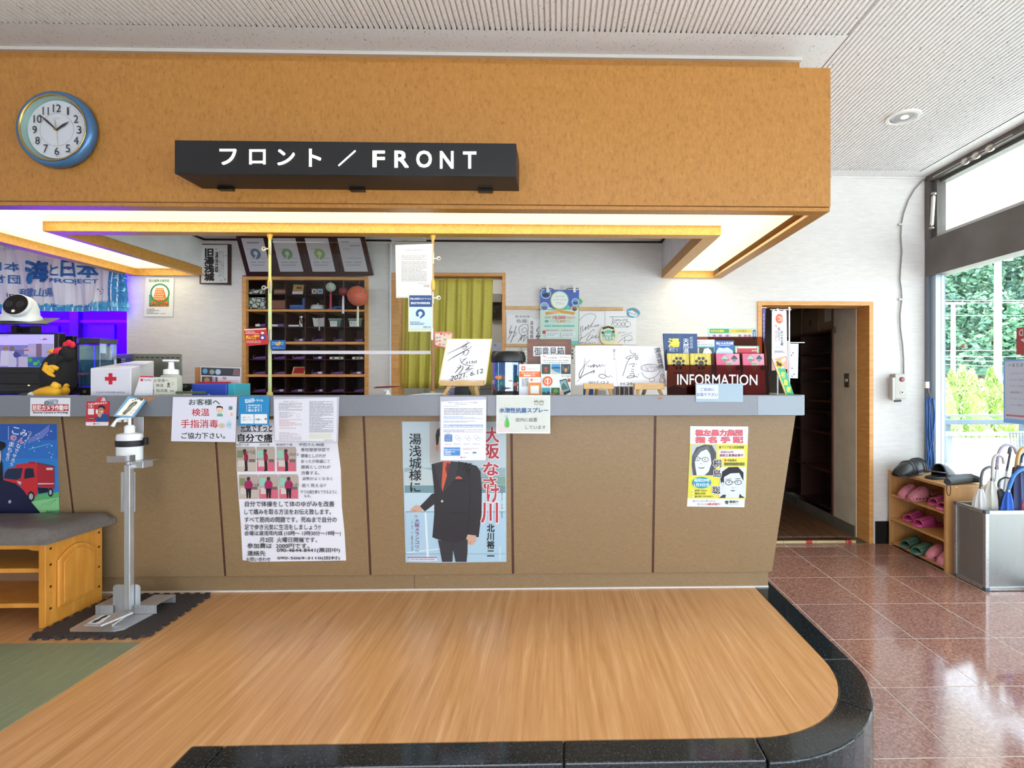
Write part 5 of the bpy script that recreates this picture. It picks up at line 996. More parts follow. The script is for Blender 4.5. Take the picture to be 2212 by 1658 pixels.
MB().pbox(-80, 718, 127, 812, 2.80, .04).build('housing', mat('#16161a', .35), r, bevel=.004)
MB().pbox(-80, 805, 128, 830, 2.79, .05).build('lower_bezel', mat('#0e0e10', .3), r, bevel=.004)
MB().pbox(30, 820, 80, 826, 2.82, .03).build('stand_neck', mat('#101012', .4), r)
sp_ = Sheet('screen', None, None, plY(2.80), (-70, 722, 116.5, 792.5), '#9c8fd8', .001, parent=r, rough=.3, m=mat('#a79ce0', .3, 0, .55))
E_ = lambda h: h
sp_.rect(-70, 745, 116, 792, '#8d82cf').rect(60, 742, 116, 792, '#b8b0e6').rect(78, 742, 90, 773, '#8a6a8c').rect(20, 755, 60, 765, '#7470b8').rect(52, 752, 78, 765, '#c8b8dc').ell(12, 752, 6, 5, '#a8786c', 12).ell(26, 752, 5.5, 5, '#7c6a6c', 12).poly([(2, 757), (20, 757), (20, 790), (0, 790)], '#d9d2ee').poly([(19, 758), (34, 758), (36, 785), (34, 792), (18, 792)], '#cfc8ea').poly([(33, 757), (45, 766), (44, 772), (32, 772), (28, 766)], '#3c4496').rect(40, 770, 60, 792, '#cbbfe0').rect(60, 771, 100, 792, '#2f60b8').ell(65, 777, 5, 5, '#3cbf50', 10).ell(76, 785, 5, 4, '#4ccf5c', 10).ell(83, 781, 3, 4, '#3cc04c', 10).ell(90, 787, 4, 3, '#6cc88c', 10).rect(86, 731, 101, 733.5, '#b02438').rect(87, 729.5, 92, 733, '#e8e4e8').ell(57, 756, 6, 1.5, '#b04a5c', 10).fine(2, 724, 20, 725.6, 1, '#5a50a0').done()
tag(MB().pbox(128, 725, 158, 853, 2.96, .03).build('speaker_box', mat('#17171b', .35), bevel=.003), 'dark upright unit standing between monitor and water dispenser', 'speaker')
r = thing('video_recorder', 'flat black recorder box with a green indicator under the monitor', 'recorder', (PY(40, 0, 2.8).x, 2.8, WT))
MB().pbox(-80, 829, 102, 852, 2.76, .18).build('recorder_case', mat('#0f0f12', .25), r, bevel=.003)
MB().pbox(60, 831, 63, 833, 2.757, .004).build('indicator', mat('#ffe27a', .3, 0, 2), r)
MB().pbox(-80, 841, 102, 842, 2.756, .004).build('seam', mat('#3c3c44', .3), r)
# rooster plush, back to the window, looking left
r = thing('plush_rooster', 'black plush rooster with red comb, yellow wing tips and yellow sneakers', 'plush toy', (PY(124, 0, 2.66).x, 2.68, WT))
YR_ = 2.68; k = YR_/F; blk = nodemat('black_plush', [(.3, '#0e0d10'), (.7, '#1d1b20')], (220, 220, 220), 3, .7, .9, .3, dist=.002)
def pp(x, y, dy=0): return PY(x, y, YR_+dy)
MB().tube([pp(128, 848), pp(126, 836), pp(124, 812), pp(130, 785), pp(138, 768), pp(146, 755), pp(150, 750)], [22*k, 36*k, 40*k, 34*k, 24*k, 16*k, 6*k], 22, flat=.8).build('body', blk, r, smooth=True)
MB().ball(pp(146, 764, -.01), 18*k, 16*k, 17*k, 18, 12).build('head', blk, r, smooth=True)
rd = mat('#d8203c', .7); yl = mat('#e8ac24', .75)
for x, y, q_ in ((144, 745, 7), (152, 741, 7.5), (160, 744, 7)): MB().ball(pp(x, y, -.01), q_*k, 5*k, q_*k, 12, 8).build('comb', rd, r, smooth=True)
MB().tube([pp(134, 752, -.035), pp(124, 756, -.04), pp(113, 765, -.04), pp(106, 772, -.04)], [3*k, 6*k, 6*k, 3*k], 10).build('face_patch', rd, r, smooth=True)
MB().tube([pp(118, 758, -.04), pp(125, 760, -.045), pp(121, 767, -.045), pp(112, 772, -.04), pp(100, 778, -.03), pp(90, 783, -.02)], [3*k, 3.5*k, 4*k, 4*k, 3*k, 1.5*k], 8).build('wattle', mat('#b01c38', .7), r, smooth=True)
MB().tube([pp(116, 758, -.045), pp(107, 757.5, -.045), pp(98, 760, -.045)], [5*k, 4*k, 1.2*k], 10).build('beak', mat('#e0a41c', .5), r, smooth=True)
MB().tube([pp(140, 776, -.03), pp(126, 772, -.06), pp(112, 782, -.07), pp(104, 792, -.07)], [6*k, 13*k, 11*k, 9*k], 14, flat=.7).build('wing', blk, r, smooth=True)
MB().tube([pp(96, 784, -.07), pp(110, 790, -.08), pp(124, 796, -.08)], [4*k, 4.6*k, 4.4*k], 10).build('cuff', yl, r, smooth=True)
MB().tube([pp(104, 788, -.075), pp(98, 798, -.075), pp(108, 808, -.075), pp(116, 813, -.075)], [12*k, 11*k, 7*k, 3*k], 12, flat=.6).ball(pp(102, 797, -.078), 14*k, 7*k, 11*k, 14, 10).build('wing_tip', yl, r, smooth=True)
for (xa_, xb_, Y_, nm) in ((118, 146, 2.66, 0), (60, 128, 2.575, 1)):
    z0 = WT+.001; X_a, X_b = PY(xa_, 0, Y_).x, PY(xb_, 0, Y_).x; L_ = X_b-X_a
    q_ = lambda u, hz: V((X_a+L_*u, Y_, z0+hz))
    MB().tube([q_(.02, .012), q_(.15, .018), q_(.4, .026), q_(.65, .030), q_(.9, .026), q_(1, .020)], [.012, .018, .025, .029, .026, .018], 14, flat=.95).build('sneaker', mat('#e5a820', .6), r, smooth=True)
    MB().ball(q_(.10, .015), .034 if nm else .02, .021, .0148, 14, 8).build('toe_cap', mat('#dfe3ea', .4), r, smooth=True)
    MB().box(q_(.0, 0).x, q_(1, 0).x, Y_-.022, Y_+.022, z0, z0+.008).build('sole', mat('#dfe0e0', .4), r, bevel=.003)
    MB().tube([q_(.72, .05), q_(.85, .058), q_(1.0, .05)], [.010, .020, .016], 12).build('sock_frill', mat('#e8b02c', .6), r, smooth=True)
    for i in range(5 if nm else 2): MB().beam(q_(.42+i*.075, .048+.003*i)+V((0, -.018, 0)), q_(.46+i*.075, .053+.002*i)+V((0, .008, 0)), .003, .003).build('lace', mat('#3a2c10', .6), r)
MB().tube([pp(124, 846, -.02), pp(112, 842, -.03)], [10*k, 8*k], 10).build('leg', yl, r, smooth=True)
r.scale = (.86, .9, 1)
tag(MB().ball((PY(55, 0, 2.6).x, 2.6, WT+.012), .028, .02, .011, 18, 10).build('computer_mouse', mat('#121214', .3), smooth=True), 'small black computer mouse in front of the plush rooster', 'mouse')
# water dispenser
r = thing('jellyfish_tank', 'clear six sided jellyfish tank lamp with dark cap and dark base', 'aquarium', (PY(200, 0, 2.75).x, 2.78, WT))
c = PY(199, 800, 2.80); kk = 2.74/F; cx_, cy_ = c.x-.0, 2.83
def hexa(rr_, z0, z1, m, nm, a0=12): 
    return MB().prism([(cx_+rr_*math.cos(math.radians(a0+60*i)), cy_+rr_*math.sin(math.radians(a0+60*i))*.8, z0) for i in range(6)], (0, 0, z1-z0)).build(nm, m, r, bevel=.001, seg=1)
z_ = lambda y: PY(199, y, 2.74).z
hexa(.094, WT+.001, z_(836), mat('#18171a', .35), 'base'); hexa(.092, z_(835), z_(740), glassmat('tank_wall', '#e4ecf0', .3), 'tank_wall'); hexa(.096, z_(740), z_(729), mat('#2a2a2e', .35), 'cap')
hexa(.080, z_(834), z_(776), glassmat('tank_water', '#d0e2ee', .1), 'water')
pm_ = nodemat('tank_print', [(.3, '#7fa4bc'), (.5, '#b4cad2'), (.7, '#dadec8')], (14, 14, 8), 2, .5, .4)
for a_ in (12, 72, 132):
    P_ = [(cx_+.086*math.cos(math.radians(a_+d)), cy_+.086*math.sin(math.radians(a_+d))*.8) for d in (2, 58)]
    MB().add([(P_[0][0], P_[0][1], z_(834)), (P_[1][0], P_[1][1], z_(834)), (P_[1][0], P_[1][1], z_(742)), (P_[0][0], P_[0][1], z_(742))], [(0, 1, 2, 3)]).build('rear_print', pm_, r)
for x, y, q_ in ((184, 810, 9), (166, 812, 7)):
    p = PY(x, y, 2.79); MB().lathe([(q_*kk, 0), (q_*kk*1.05, .006), (q_*kk*.7, .014), (.001, .017)], tuple(p), 16).build('jellyfish', mat('#b08098', .4), r, smooth=True)
    MB().tube([p, p-V((.001, 0, .02)), p-V((-.002, 0, .035))], [.006, .004, .002], 8).build('tentacles', mat('#8a6478', .4), r, smooth=True)
MB().lathe([(.006, -.001), (.0085, 0), (.006, .001)], (PY(184, 845, 2.72).x, 2.715, z_(845)), 14, axis=Matrix.Rotation(math.pi/2, 3, 'X')).build('button', mat('#4a4a50', .3), r)
# oven behind
YV = 2.95
r = thing('toaster_oven', 'grey steel toaster oven seen from behind, vented, at the back of the counter', 'oven', (PY(320, 0, YV).x, YV+.15, WT))
ov = mat('#6f7068', .38, .5)
a = PY(286, 762, YV); b = PY(396, 769, YV+.02); z0 = WT+.02
BL = V((PY(286, 0, YV).x, YV, 0)); BR = V((PY(396, 0, YV+.05).x, YV+.05, 0)); dv = V((-.12, .24, 0))
FL = V((PY(232, 0, YV+.16).x, YV+.16, 0))
ztop = PY(286, 763, YV).z
MB().add([V((*BL.xy, z0)), V((*BR.xy, z0)), V((*BR.xy, ztop)), V((*BL.xy, ztop)), V((*FL.xy, z0)), V(((BR+FL-BL).x, (BR+FL-BL).y, z0)), V(((BR+FL-BL).x, (BR+FL-BL).y, ztop)), V((*FL.xy, ztop))], [(0, 1, 2, 3), (4, 0, 3, 7), (3, 2, 6, 7), (1, 5, 6, 2), (5, 4, 7, 6), (0, 4, 5, 1)]).build('oven_body', ov, r, bevel=.008)
e1 = (BR-BL).normalized(); nrm = V((e1.y, -e1.x, 0))
for i in range(9): p = BL+e1*((BR-BL).length*(.06+i*.1)); MB().beam(V((*p.xy, ztop-.022))+nrm*.001, V((*(p+e1*.016).xy, ztop-.022))+nrm*.001, .002, .006).build('vent_slot', mat('#1b1c1a'), r)
for (u_, w_) in ((.09, .03), (.2, .03), (.09, .12)): MB().ball(BL+e1*u_+V((0, 0, ztop-.03-w_))+nrm*.001, .005, n=8, k=6).build('rivet', mat('#b9bab4', .3, .8), r, smooth=True)
e2 = (FL-BL).normalized(); n2 = V((-e2.y, e2.x, 0)); n2 = n2 if n2.y < 0 else -n2
for i in range(7):
    for j in range(2):
        p = BL+e2*(.012+j*.075)+V((0, 0, ztop-.03-i*.013)); MB().beam(p+n2*.001, p+e2*.055+n2*.001, .003, .005).build('vent_slot', mat('#d4d8cc' if j else '#24261f'), r)
MB().box(PY(232, 0, 2.9).x, PY(252, 0, 2.9).x, 2.9, 2.93, PY(0, 785, 2.9).z, PY(0, 773, 2.9).z).build('plug', mat('#141414'), r)
# first aid box
YF_ = 2.62; a = PY(195, 795, YF_); b = PY(283, 856, YF_)
r = thing('first_aid_box', 'white acrylic donation style box with a red cross', 'box', ((a.x+b.x)/2, YF_, WT))
zt = a.z; dz = V((.045, .24, .035))
A = [V((a.x, YF_, WT+.001)), V((b.x, YF_, WT+.001)), V((b.x, YF_, zt)), V((a.x, YF_, zt))]
wb = mat('#dedde6', .3); xr = PY(320, 0, 2.8).x
Bk = [V((a.x+.03, 2.84, WT+.001)), V((xr, 2.84, WT+.001)), V((xr, 2.84, zt+.045)), V((a.x+.045, 2.84, zt+.045))]
MB().add(A+Bk, [(0, 1, 2, 3), (5, 4, 7, 6), (1, 5, 6, 2), (4, 0, 3, 7), (3, 2, 6, 7), (0, 4, 5, 1)]).build('box_body', wb, r, bevel=.003)
MB().prism([V((a.x+.05, 2.70, zt+.0175)), V((b.x-.01, 2.70, zt+.0175)), V((b.x+.0, 2.74, zt+.0260)), V((a.x+.06, 2.74, zt+.0260))], (0, 0, .0015)).build('coin_slot_plate', mat('#b9bcc8', .2), r)
s = Sheet('front_print', None, None, plY(YF_-.0005), (197, 800, 280, 852), '#dedde6', .0004, parent=r, rough=.3)
s.rect(234.5, 805.5, 243, 830, '#c81c34').rect(226.5, 813.5, 251.5, 822, '#c81c34').text('日本赤十字社和歌山県支部', 208, 845, 269, 849, '#8f93b4', .02).done()
# payment stand card
s = Sheet('payment_stand', 'leaning white payment code card with red top edge beside the pump bottle', 'card', lean(310, 853, 2.60, 8), [(303, 811.5), (331.5, 812), (329, 853), (289, 853)], '#e4e4ea', .002)
s.poly([(303, 811.5), (331.5, 812), (331, 815), (302, 814.5)], '#c83844').rrect(303.5, 817.5, 309, 823, 1, '#d83a4c').text('PayPay', 311, 818.5, 327, 823, '#b0525c', .02).done()
# pump bottle
c = PY(357, 850, 2.62); k = 2.62/F; P0 = (c.x, 2.66, 0); z_ = lambda y: PY(357, y, 2.63).z
r = thing('pump_bottle', 'clear pump bottle with white foam pump and a handwritten label on the counter', 'bottle', (c.x, 2.66, WT))
MB().lathe([(24*k, WT+.001), (25*k, WT+.004), (25*k, z_(814)), (22*k, z_(810)), (14*k, z_(807.5))], P0, 28, sx=.86, sy=.65).build('bottle_body', mat('#c9ccc4', .12, 0, 0, .75), r, smooth='auto')
MB().lathe([(14*k, z_(808)), (14*k, z_(798)), (11*k, z_(797)), (6*k, z_(796)), (5*k, z_(786)), (5.5*k, z_(782)), (3.2*k, z_(781)), (3*k, z_(776))], P0, 24).build('pump_collar', mat('#eef0f0', .3), r, smooth='auto')
MB().box(c.x-13.5*k, c.x+12*k, 2.64, 2.68, z_(780.5), z_(776)).build('pump_head', mat('#f2f2f2', .3), r, bevel=.004)
s = Sheet('label', None, None, plY(2.60), [(331, 814), (382.5, 815), (382, 852), (333, 852)], '#d9d8c8', .0008, parent=r)
s.text('お客様へ', 333, 818, 364, 825, '#333').text('検温', 336.5, 828.5, 353, 835.5, '#333').text('・指消毒', 331.5, 839.5, 362, 846.5, '#333').ell(364, 829, 2.6, 3, '#55504a', 10).poly([(361, 832), (367, 832), (368, 836), (360, 836)], '#8a8a80').ring(373, 828, 3, 3, .6, '#777', 10).rect(367, 842, 376, 846, '#a8a494').done()
# small clock radio, box files, poster stand
r = thing('digital_clock', 'small black digital clock with green digits behind the pump bottle', 'clock', (PY(395, 0, 2.8).x, 2.8, WT))
MB().pbox(380, 828, 408, 841, 2.8, .05).build('clock_case', mat('#141416', .3), r, bevel=.003)
MB().pbox(384, 841, 404, 850, 2.82, .03).build('foot', mat('#1e1e22', .3), r)
s = Sheet('display', None, None, plY(2.80), (382, 830, 406, 837), '#0c120c', .0005, parent=r); s.text('12:48:27', 383, 831.5, 405, 835.5, '#58b848').done()
a = PY(414, 829, 2.75); b = PY(489, 854, 2.75)
r = thing('blue_file_box', 'large royal blue file box lying on the counter behind the notice', 'file box', ((a.x+b.x)/2, 2.8, WT))
MB().box(a.x, b.x, 2.75, 2.88, WT+.001, a.z).build('file_body', mat('#2a4ab4', .4), r, bevel=.003)
MB().ball((PY(451, 851, 2.748).x, 2.75, WT+.008), .006, n=8, k=6).build('finger_ring', mat('#8fa4e0', .3), r)
a = PY(492, 828, 2.76); b = PY(507, 854, 2.76)
tag(MB().box(a.x, b.x, 2.76, 2.9, WT+.001, a.z).build('teal_file_box', mat('#3fa6bc', .4), bevel=.002), 'narrow turquoise file box right of the blue file box', 'file box')
tag(MB().pbox(428, 824, 494, 829, 2.93, .02).build('red_folder', mat('#c03454', .5)), 'red folder edge showing above the blue file box', 'folder')
o_ = bpy.data.objects['red_folder']
s = Sheet('event_poster', 'pale poster with dark header and round photos standing behind the blue file box', 'poster', plY(2.97), [(433, 791), (520, 793.5), (518, 856), (433, 856)], '#d2d0dc', .003)
s.poly([(434.5, 793), (518.5, 795.5), (518, 812.5), (434.5, 810)], '#3a3a46').ell(443, 801, 5.5, 5.5, '#5f9ac4').ell(458, 803, 5.5, 5.5, '#8a9a94').ell(471, 803, 6, 6, '#9fbccc').poly([(505, 797), (516, 797), (517, 811), (502, 810)], '#7a5c5c').rect(436, 813, 459, 826, '#4a4850').ell(447, 821, 6, 6, '#c08c5c').rect(461, 814, 463, 826, '#8c7a90').rect(465, 814, 470, 826, '#5c5c78').poly([(482, 813), (490, 815), (488, 820), (480, 818)], '#a08c84').fine(472, 820, 515, 840, 6, '#d8a8ac').done()
tag(MB().pbox(421, 793, 438, 856, 2.985, .006).build('cork_board', mat('#b07a44', .6)), 'brown board edge behind the pale event poster', 'board')
s = Sheet('glossy_leaflets', 'dark green glossy leaflets lying flat beside the file box', 'leaflets', plY(2.62), (379, 845, 430, 850), '#4c5c3c', .05); s.done()
# ================================================================ PAPERS ON THE COUNTER FRONT
bandp = plY(YC-.0005)
s = Sheet('camera_notice', 'white security camera notice with red bar on the counter edge', 'notice', bandp, [(65.5, 858.5), (151.5, 859), (151, 899), (65, 898)], '#dfdfe6', .0012)
s.rect(69, 873, 148, 887.5, '#b4343c').text('防犯カメラ作動中', 71, 874.5, 146.5, 886, '#f4ece8', .05).text('Security Camera is Working', 71, 888.5, 146, 893.5, '#20202a', .05)
s.poly([(95, 872), (96, 867), (104, 863), (118, 862), (126, 864), (125, 871), (116, 876), (104, 877), (97, 876)], '#8a929c').poly([(96, 866), (106, 862.5), (122, 861.5), (126, 864), (106, 867)], '#a8b0b8').ell(100.5, 870, 5, 4.5, '#5a636c', 14).ell(100.5, 870, 3, 2.7, '#8c96a0', 12).ell(119, 869, 4, 3, '#c0c6cc', 12).done()
s = Sheet('payment_poster', 'red hanging payment card with a man in a blue jacket below the first aid box', 'card', bandp, [(187, 867), (236, 866), (234.5, 917), (233, 919), (187, 919), (185, 917)], '#c22c3a', .003)
s.poly([(207, 866.5), (211, 858), (225, 858), (229, 866)], '#c8404a').poly([(218, 866), (222, 858), (227, 859), (229, 866)], '#e0b8b4').poly([(185.5, 911), (234.7, 911), (234.5, 917), (233, 919), (187, 919), (185, 917)], '#e6dfe6').text('PayPay始めるなら', 190.5, 867.5, 231, 874.5, '#f4e4e4', .05, quad=[(190.5, 870), (231, 867), (231, 872.5), (190.5, 875)]).text('いま！', 191, 875, 201, 880, '#f4e4e4', .05)
s.rect(190, 882, 203, 895, '#e2dcde').rect(207, 884, 211.5, 893, '#e8e4e4').poly([(207, 911), (208, 902), (214, 896), (224, 893), (234.5, 895), (234.5, 910)], '#20508c').poly([(212, 886), (222, 884), (224, 893), (216, 896)], '#c89478').ell(219, 884, 6, 7.5, '#c99a7c', 16).poly([(212, 884), (212, 878), (216, 875), (223, 875), (227, 879), (226, 884), (221, 880), (215, 880)], '#1f1a1a').ring(216.5, 884, 2.3, 1.8, .6, '#2c2022', 10).ring(222, 883.5, 2.3, 1.8, .6, '#2c2022', 10).ell(219.5, 888.5, 2.4, 1.5, '#f0e8e4', 10).poly([(210, 893), (216, 891), (220, 896), (216, 902), (211, 898)], '#cf9f82').rrect(190, 901, 206, 905.5, 2, '#5c1c28').fine(191.5, 902.3, 204, 904.5, 1, '#e8dcdc').rrect(202, 913, 205.5, 917, .8, '#d84050').text('PayPay', 207, 913.5, 216, 917, '#8a6a74').done()
s = Sheet('customer_notice', 'laminated white notice to customers about temperature check and hand disinfection', 'notice', plY(YC-.006), [(373.5, 857), (512, 857), (508, 954.5), (369.5, 952.5)], '#dcdbe8', .0012, rough=.25)
s.text('お客様へ', 408, 861.5, 475, 874.5, '#3a5044', .03).text('検温', 414.5, 882, 452, 898, '#c0383c', .02).text('手指消毒', 391, 906, 471, 923.5, '#c0383c', .02).text('ご協力下さい。', 392, 934, 486, 947, '#38483f', .035)
s.ell(474.5, 885, 7, 7.5, '#e8c8ac').poly([(467, 883), (468, 877), (474, 876), (481, 878), (482, 884), (478, 880), (470, 880)], '#3a2e2c').poly([(468, 899), (470, 893), (480, 893), (482, 899)], '#5fae98').ell(472, 886, .8, .6, '#333', 6).ell(478, 886, .8, .6, '#333', 6).rrect(494, 877, 502, 885, 1, '#6c9090').rect(491, 887, 503, 895, '#e8e0e0').poly([(497, 890), (503, 892), (502, 899), (498, 897)], '#e0b898').ell(479, 919, 7, 5.5, '#c8bfa8').poly([(489, 922), (489, 913), (493, 909), (496, 905), (500, 913), (500, 925), (490, 925)], '#b9d2dc').rect(490, 914, 499, 920, '#a0c4d4').done()
s = Sheet('travel_sign', 'blue travel coupon sign with two white note fields on the counter edge', 'sign', plY(YC-.010), [(516, 856), (582, 856), (580.5, 917.5), (515, 919)], '#1f86be', .0012)
s.poly([(529, 862), (548, 859.5), (548, 868), (530, 870)], '#dfeef4').text('GOTO', 531, 861, 546, 867.5, '#2a86ba', .06).text('トラベル', 549.5, 862, 568.5, 867, '#e8f2f6', .05).text('地域共通', 536, 873, 561.5, 877, '#dceef4', .04).text('クーポン', 536, 878, 561.5, 882.5, '#e8f4f8', .05).text('使えます', 536, 883.5, 561.5, 888.5, '#e8f4f8', .05).rect(532.5, 873, 533.3, 889, '#dceef4').rect(564, 873, 564.8, 889, '#dceef4')
s.rect(520, 894, 548, 914.5, '#e3e6ea').rect(549.5, 894, 577, 914.5, '#e3e6ea').text('レ紙クーポン', 522.5, 899, 542, 903, '#333').text('レ電子クーポン', 522.5, 904.5, 546, 908.5, '#333').text('有難い', 551.5, 903.5, 565, 907.5, '#333', .02).ell(574, 904.5, 2.5, 2.5, '#777', 10).done()
s = Sheet('pocketed_notice', 'wide clear pocket with two pages of fine print right of the blue travel sign', 'notice', plY(YC-.006), [(590.5, 856), (733, 856.5), (730, 955.5), (592, 953)], '#b9bac6', .0012, rough=.2)
s.poly([(592, 862), (728, 858.5), (727, 953), (594, 951)], '#dcdce4').text('地域共通クーポン取扱いについて', 613, 865.5, 643, 868, '#555').fine(602, 869.5, 653, 887, 8, '#8c8c94').fine(603, 889, 645, 903, 7, '#9a9aa2').fine(603, 905, 652, 921, 7, '#c89a9c').fine(603, 923, 640, 926, 2, '#c89a9c').fine(603, 933, 652, 951, 8, '#b8a4ac').fine(668, 866, 720, 934, 28, '#84868e').rect(668, 936, 716, 947, '#d4d4c4').ring(644, 897, 3.2, 4, .5, '#999', 12).fine(700, 949, 719, 952, 1, '#999').done()
s = Sheet('typed_notice', 'tall white typed notice in a clear sleeve with small blue suitcase picture', 'notice', plY(YC-.012), [(950.5, 856), (1051, 856), (1049.5, 995), (950, 995.5)], '#a3a5b0', .0010, rough=.2)
s.poly([(953, 867), (1050, 862.5), (1049, 993.5), (952, 993.5)], '#dddfeb').text('宿泊されるGoToトラベルのお客様へ', 968, 868, 1034, 870.6, '#444', .02).fine(983, 871.5, 1022, 873.5, 1, '#666').fine(958, 876, 1043, 878, 1, '#8a8a96').fine(959, 881, 1043, 896, 5, '#66666f').fine(958, 898, 1044, 905, 3, '#6f88b4').fine(958, 908, 1044, 913, 2, '#8a8a96').rect(970, 916.5, 1044, 920, '#b0c4e4').fine(958, 916, 1044, 924, 3, '#6f88b4').fine(958, 927, 1043, 934, 3, '#8a8a96')
s.rrect(960, 938, 977, 953.5, 2, '#2a66a4').ring(968.5, 937.5, 3, 2, 1, '#2a66a4', 12, 180, 360).text('新しい旅の', 961.5, 940.5, 975, 943, '#c8dcf0').fine(962, 945, 975, 952, 3, '#7ca4cc')
for x in (988, 1009, 1029): s.ring(x, 944, 5, 4, .7, '#9aa08c', 10).ring(x+4, 948, 4, 3.4, .7, '#8fa0b0', 10).fine(x-8, 957, x+8, 961, 2, '#b0b0b8')
s.fine(961, 958, 977, 961, 2, '#d0a0a0').rect(959, 966, 994, 983.5, '#2a78bc').text('新型コロナウイルス', 960, 969, 993, 972.6, '#e4eef6', .04).text('接触確認アプリ', 960.5, 973.8, 983, 977.4, '#e4eef6', .04).text('COCOA', 960.5, 978.5, 974, 982, '#e4eef6', .04).fine(1000, 967, 1035, 972, 2, '#d0a0a0').fine(1004, 977, 1014, 979, 1, '#777').rect(1021, 975.5, 1029, 979, '#3f7c98').ell(996.5, 987.5, 1.6, 1.6, '#c03a44', 10).text('金沢市', 1000, 986, 1006.5, 989, '#555').done()
s = Sheet('spray_notice', 'pale notice about antibacterial spray with green spray bottle drawing', 'notice', plY(YC-.008), [(1072.5, 853), (1188.5, 853.5), (1188.5, 936), (1072, 935.5)], '#e2e4e4', .0012)
s.rect(1074, 856, 1186.5, 933, '#ced2ca').poly([(1074, 915), (1100, 925), (1120, 933), (1074, 933)], '#d6c8c8')
R.seed(9)
for i in range(44): s.ell(R.uniform(1076, 1185), R.uniform(858, 931), R.uniform(.4, 1.2), R.uniform(.4, .8), R.choice(['#b8b070', '#c4a888', '#a8a89c']), 6)
s.text('水溶性抗菌スプレー', 1079, 880.5, 1184, 891, '#1f5c98', .05).text('店内に設置', 1114, 902, 1160.5, 910.5, '#4c4c50').text('しています', 1135, 918.5, 1179, 926.5, '#4c4c50')
s.poly([(1094.5, 901), (1096.5, 901), (1100, 913), (1100, 920), (1098, 922.5), (1092, 922.5), (1090.5, 919), (1091, 912)], '#4cac44').poly([(1089, 897), (1099, 897), (1096, 902), (1094, 902)], '#9cc4dc').poly([(1091, 912), (1093.5, 908), (1093, 920), (1092, 920)], '#7ccc74')
for hx in (1158.5, 1170):
    s.ring(hx, 870.5, 4, 3.6, .7, '#333', 14)
    for i in range(5): s.line([(hx-4+i*2, 868), (hx-5+i*2.4, 863.5+abs(i-2)*.9)], .8, '#333', sm=False)
s.done()
# ---- posters on the slanted panels
# big handwritten poster
q = [(508, 905), (731, 905), (729, 956), (736, 1014), (738, 1090), (744, 1150), (747.5, 1210), (545, 1213), (524, 1209), (520, 1130), (514.5, 1062), (511, 1000)]
s = Sheet('handwritten_poster', 'large handwritten white poster with six small photos on the counter front', 'poster', pan, q, '#e6e6ee', .0012)
s.text('元気でずっと', 520, 916, 588, 932, '#151518', .04).rect(522, 931, 588, 932.2, '#151518').text('自分で痛', 514, 937, 588, 953, '#151518', .05).poly([(516, 954.5), (588, 953), (588, 955.2), (516, 956)], '#151518')
s.text('体操する前', 509.5, 957.5, 538, 963, '#333').text('30分後', 560, 957, 583, 962.5, '#333').text('体操終り後', 596, 957, 632, 963, '#333')
def photo(a, b, c, d, side, first):
    s.poly([(a, b), (c-2, b), (c, b+6), (c, d), (a+1, d)], '#b4a49a'); w_ = c-a
    s.rect(a+1, b+(d-b)*.62, c-1, d-1, '#c3b6aa' if first else '#d2667c').rect(a+w_*.05, b+8, a+w_*(.34), b+24, '#7c8a64' if first else '#8cc8b4').rect(a+w_*.1, b+(d-b)*.55, a+w_*.45, b+(d-b)*.8, '#cfc8c0').rect(a+w_*.65, b+(d-b)*.5, c-2, b+(d-b)*.62, '#6c6664')
    m_ = a+w_*(.47 if side else .5); sw = '#8c1c3c' if side else '#a4245c'
    s.ell(m_-(2 if side and first else 0), b+9, 4, 4.3, '#3c3432', 12)
    lean_ = 4 if (side and first) else 0
    if side: s.poly([(m_-4-lean_*.5, b+13), (m_+2, b+12), (m_+6, b+20), (m_+5.5, b+30), (m_+1, b+33), (m_-3, b+30), (m_-3, b+20)], sw).poly([(m_-2, b+31), (m_+4, b+31), (m_+5, b+52), (m_-3, b+53), (m_-1, b+48)], '#1c1a20')
    else: s.poly([(m_-5, b+13), (m_+5, b+13), (m_+9, b+20), (m_+8, b+31), (m_-8, b+31), (m_-9, b+20)], sw).poly([(m_-6, b+30), (m_+6, b+30), (m_+5, b+51), (m_+1, b+51), (m_, b+36), (m_-1, b+51), (m_-4, b+51)], '#1c1a20')
for i, (a, c_) in enumerate(((510, 553), (554, 594), (597.5, 640))): photo(a, 964.5, c_, 1018, True, i == 0)
for i, (a, c_) in enumerate(((515.5, 558), (559, 601), (602.5, 644.5))): photo(a, 1024.5, c_, 1077, False, i == 0)
s.text('←つえ', 533, 972, 551, 980, '#222').text('→', 552, 990, 558, 993, '#222').text('→', 596, 989, 600, 992, '#222').text('のびる', 626, 978, 645, 984, '#333').text('←つえ曲', 541, 1044, 559, 1050, '#222').text('まっすぐ', 628, 1043, 646, 1051, '#222')
for t, a, b, c_, d in (('中田さん 80歳', 646, 956.5, 700, 963.5), ('脊柱管狭窄症で', 650, 967, 712, 975), ('腰痛としびれが', 650, 980, 704, 988), ('あったが体操にて', 650, 992, 713, 1000), ('腰痛としびれが', 650, 1004.5, 714, 1012), ('改善する。', 651, 1017, 690, 1025), ('姿勢がよくなると', 653, 1030, 719, 1037), ('若く見える!!', 652, 1044, 703, 1052), ('今では畑仕事もできるように', 649, 1058, 728, 1066), ('なる。', 657, 1068, 672, 1074)): s.text(t, a, b, c_, d, '#2a2a30', .0)
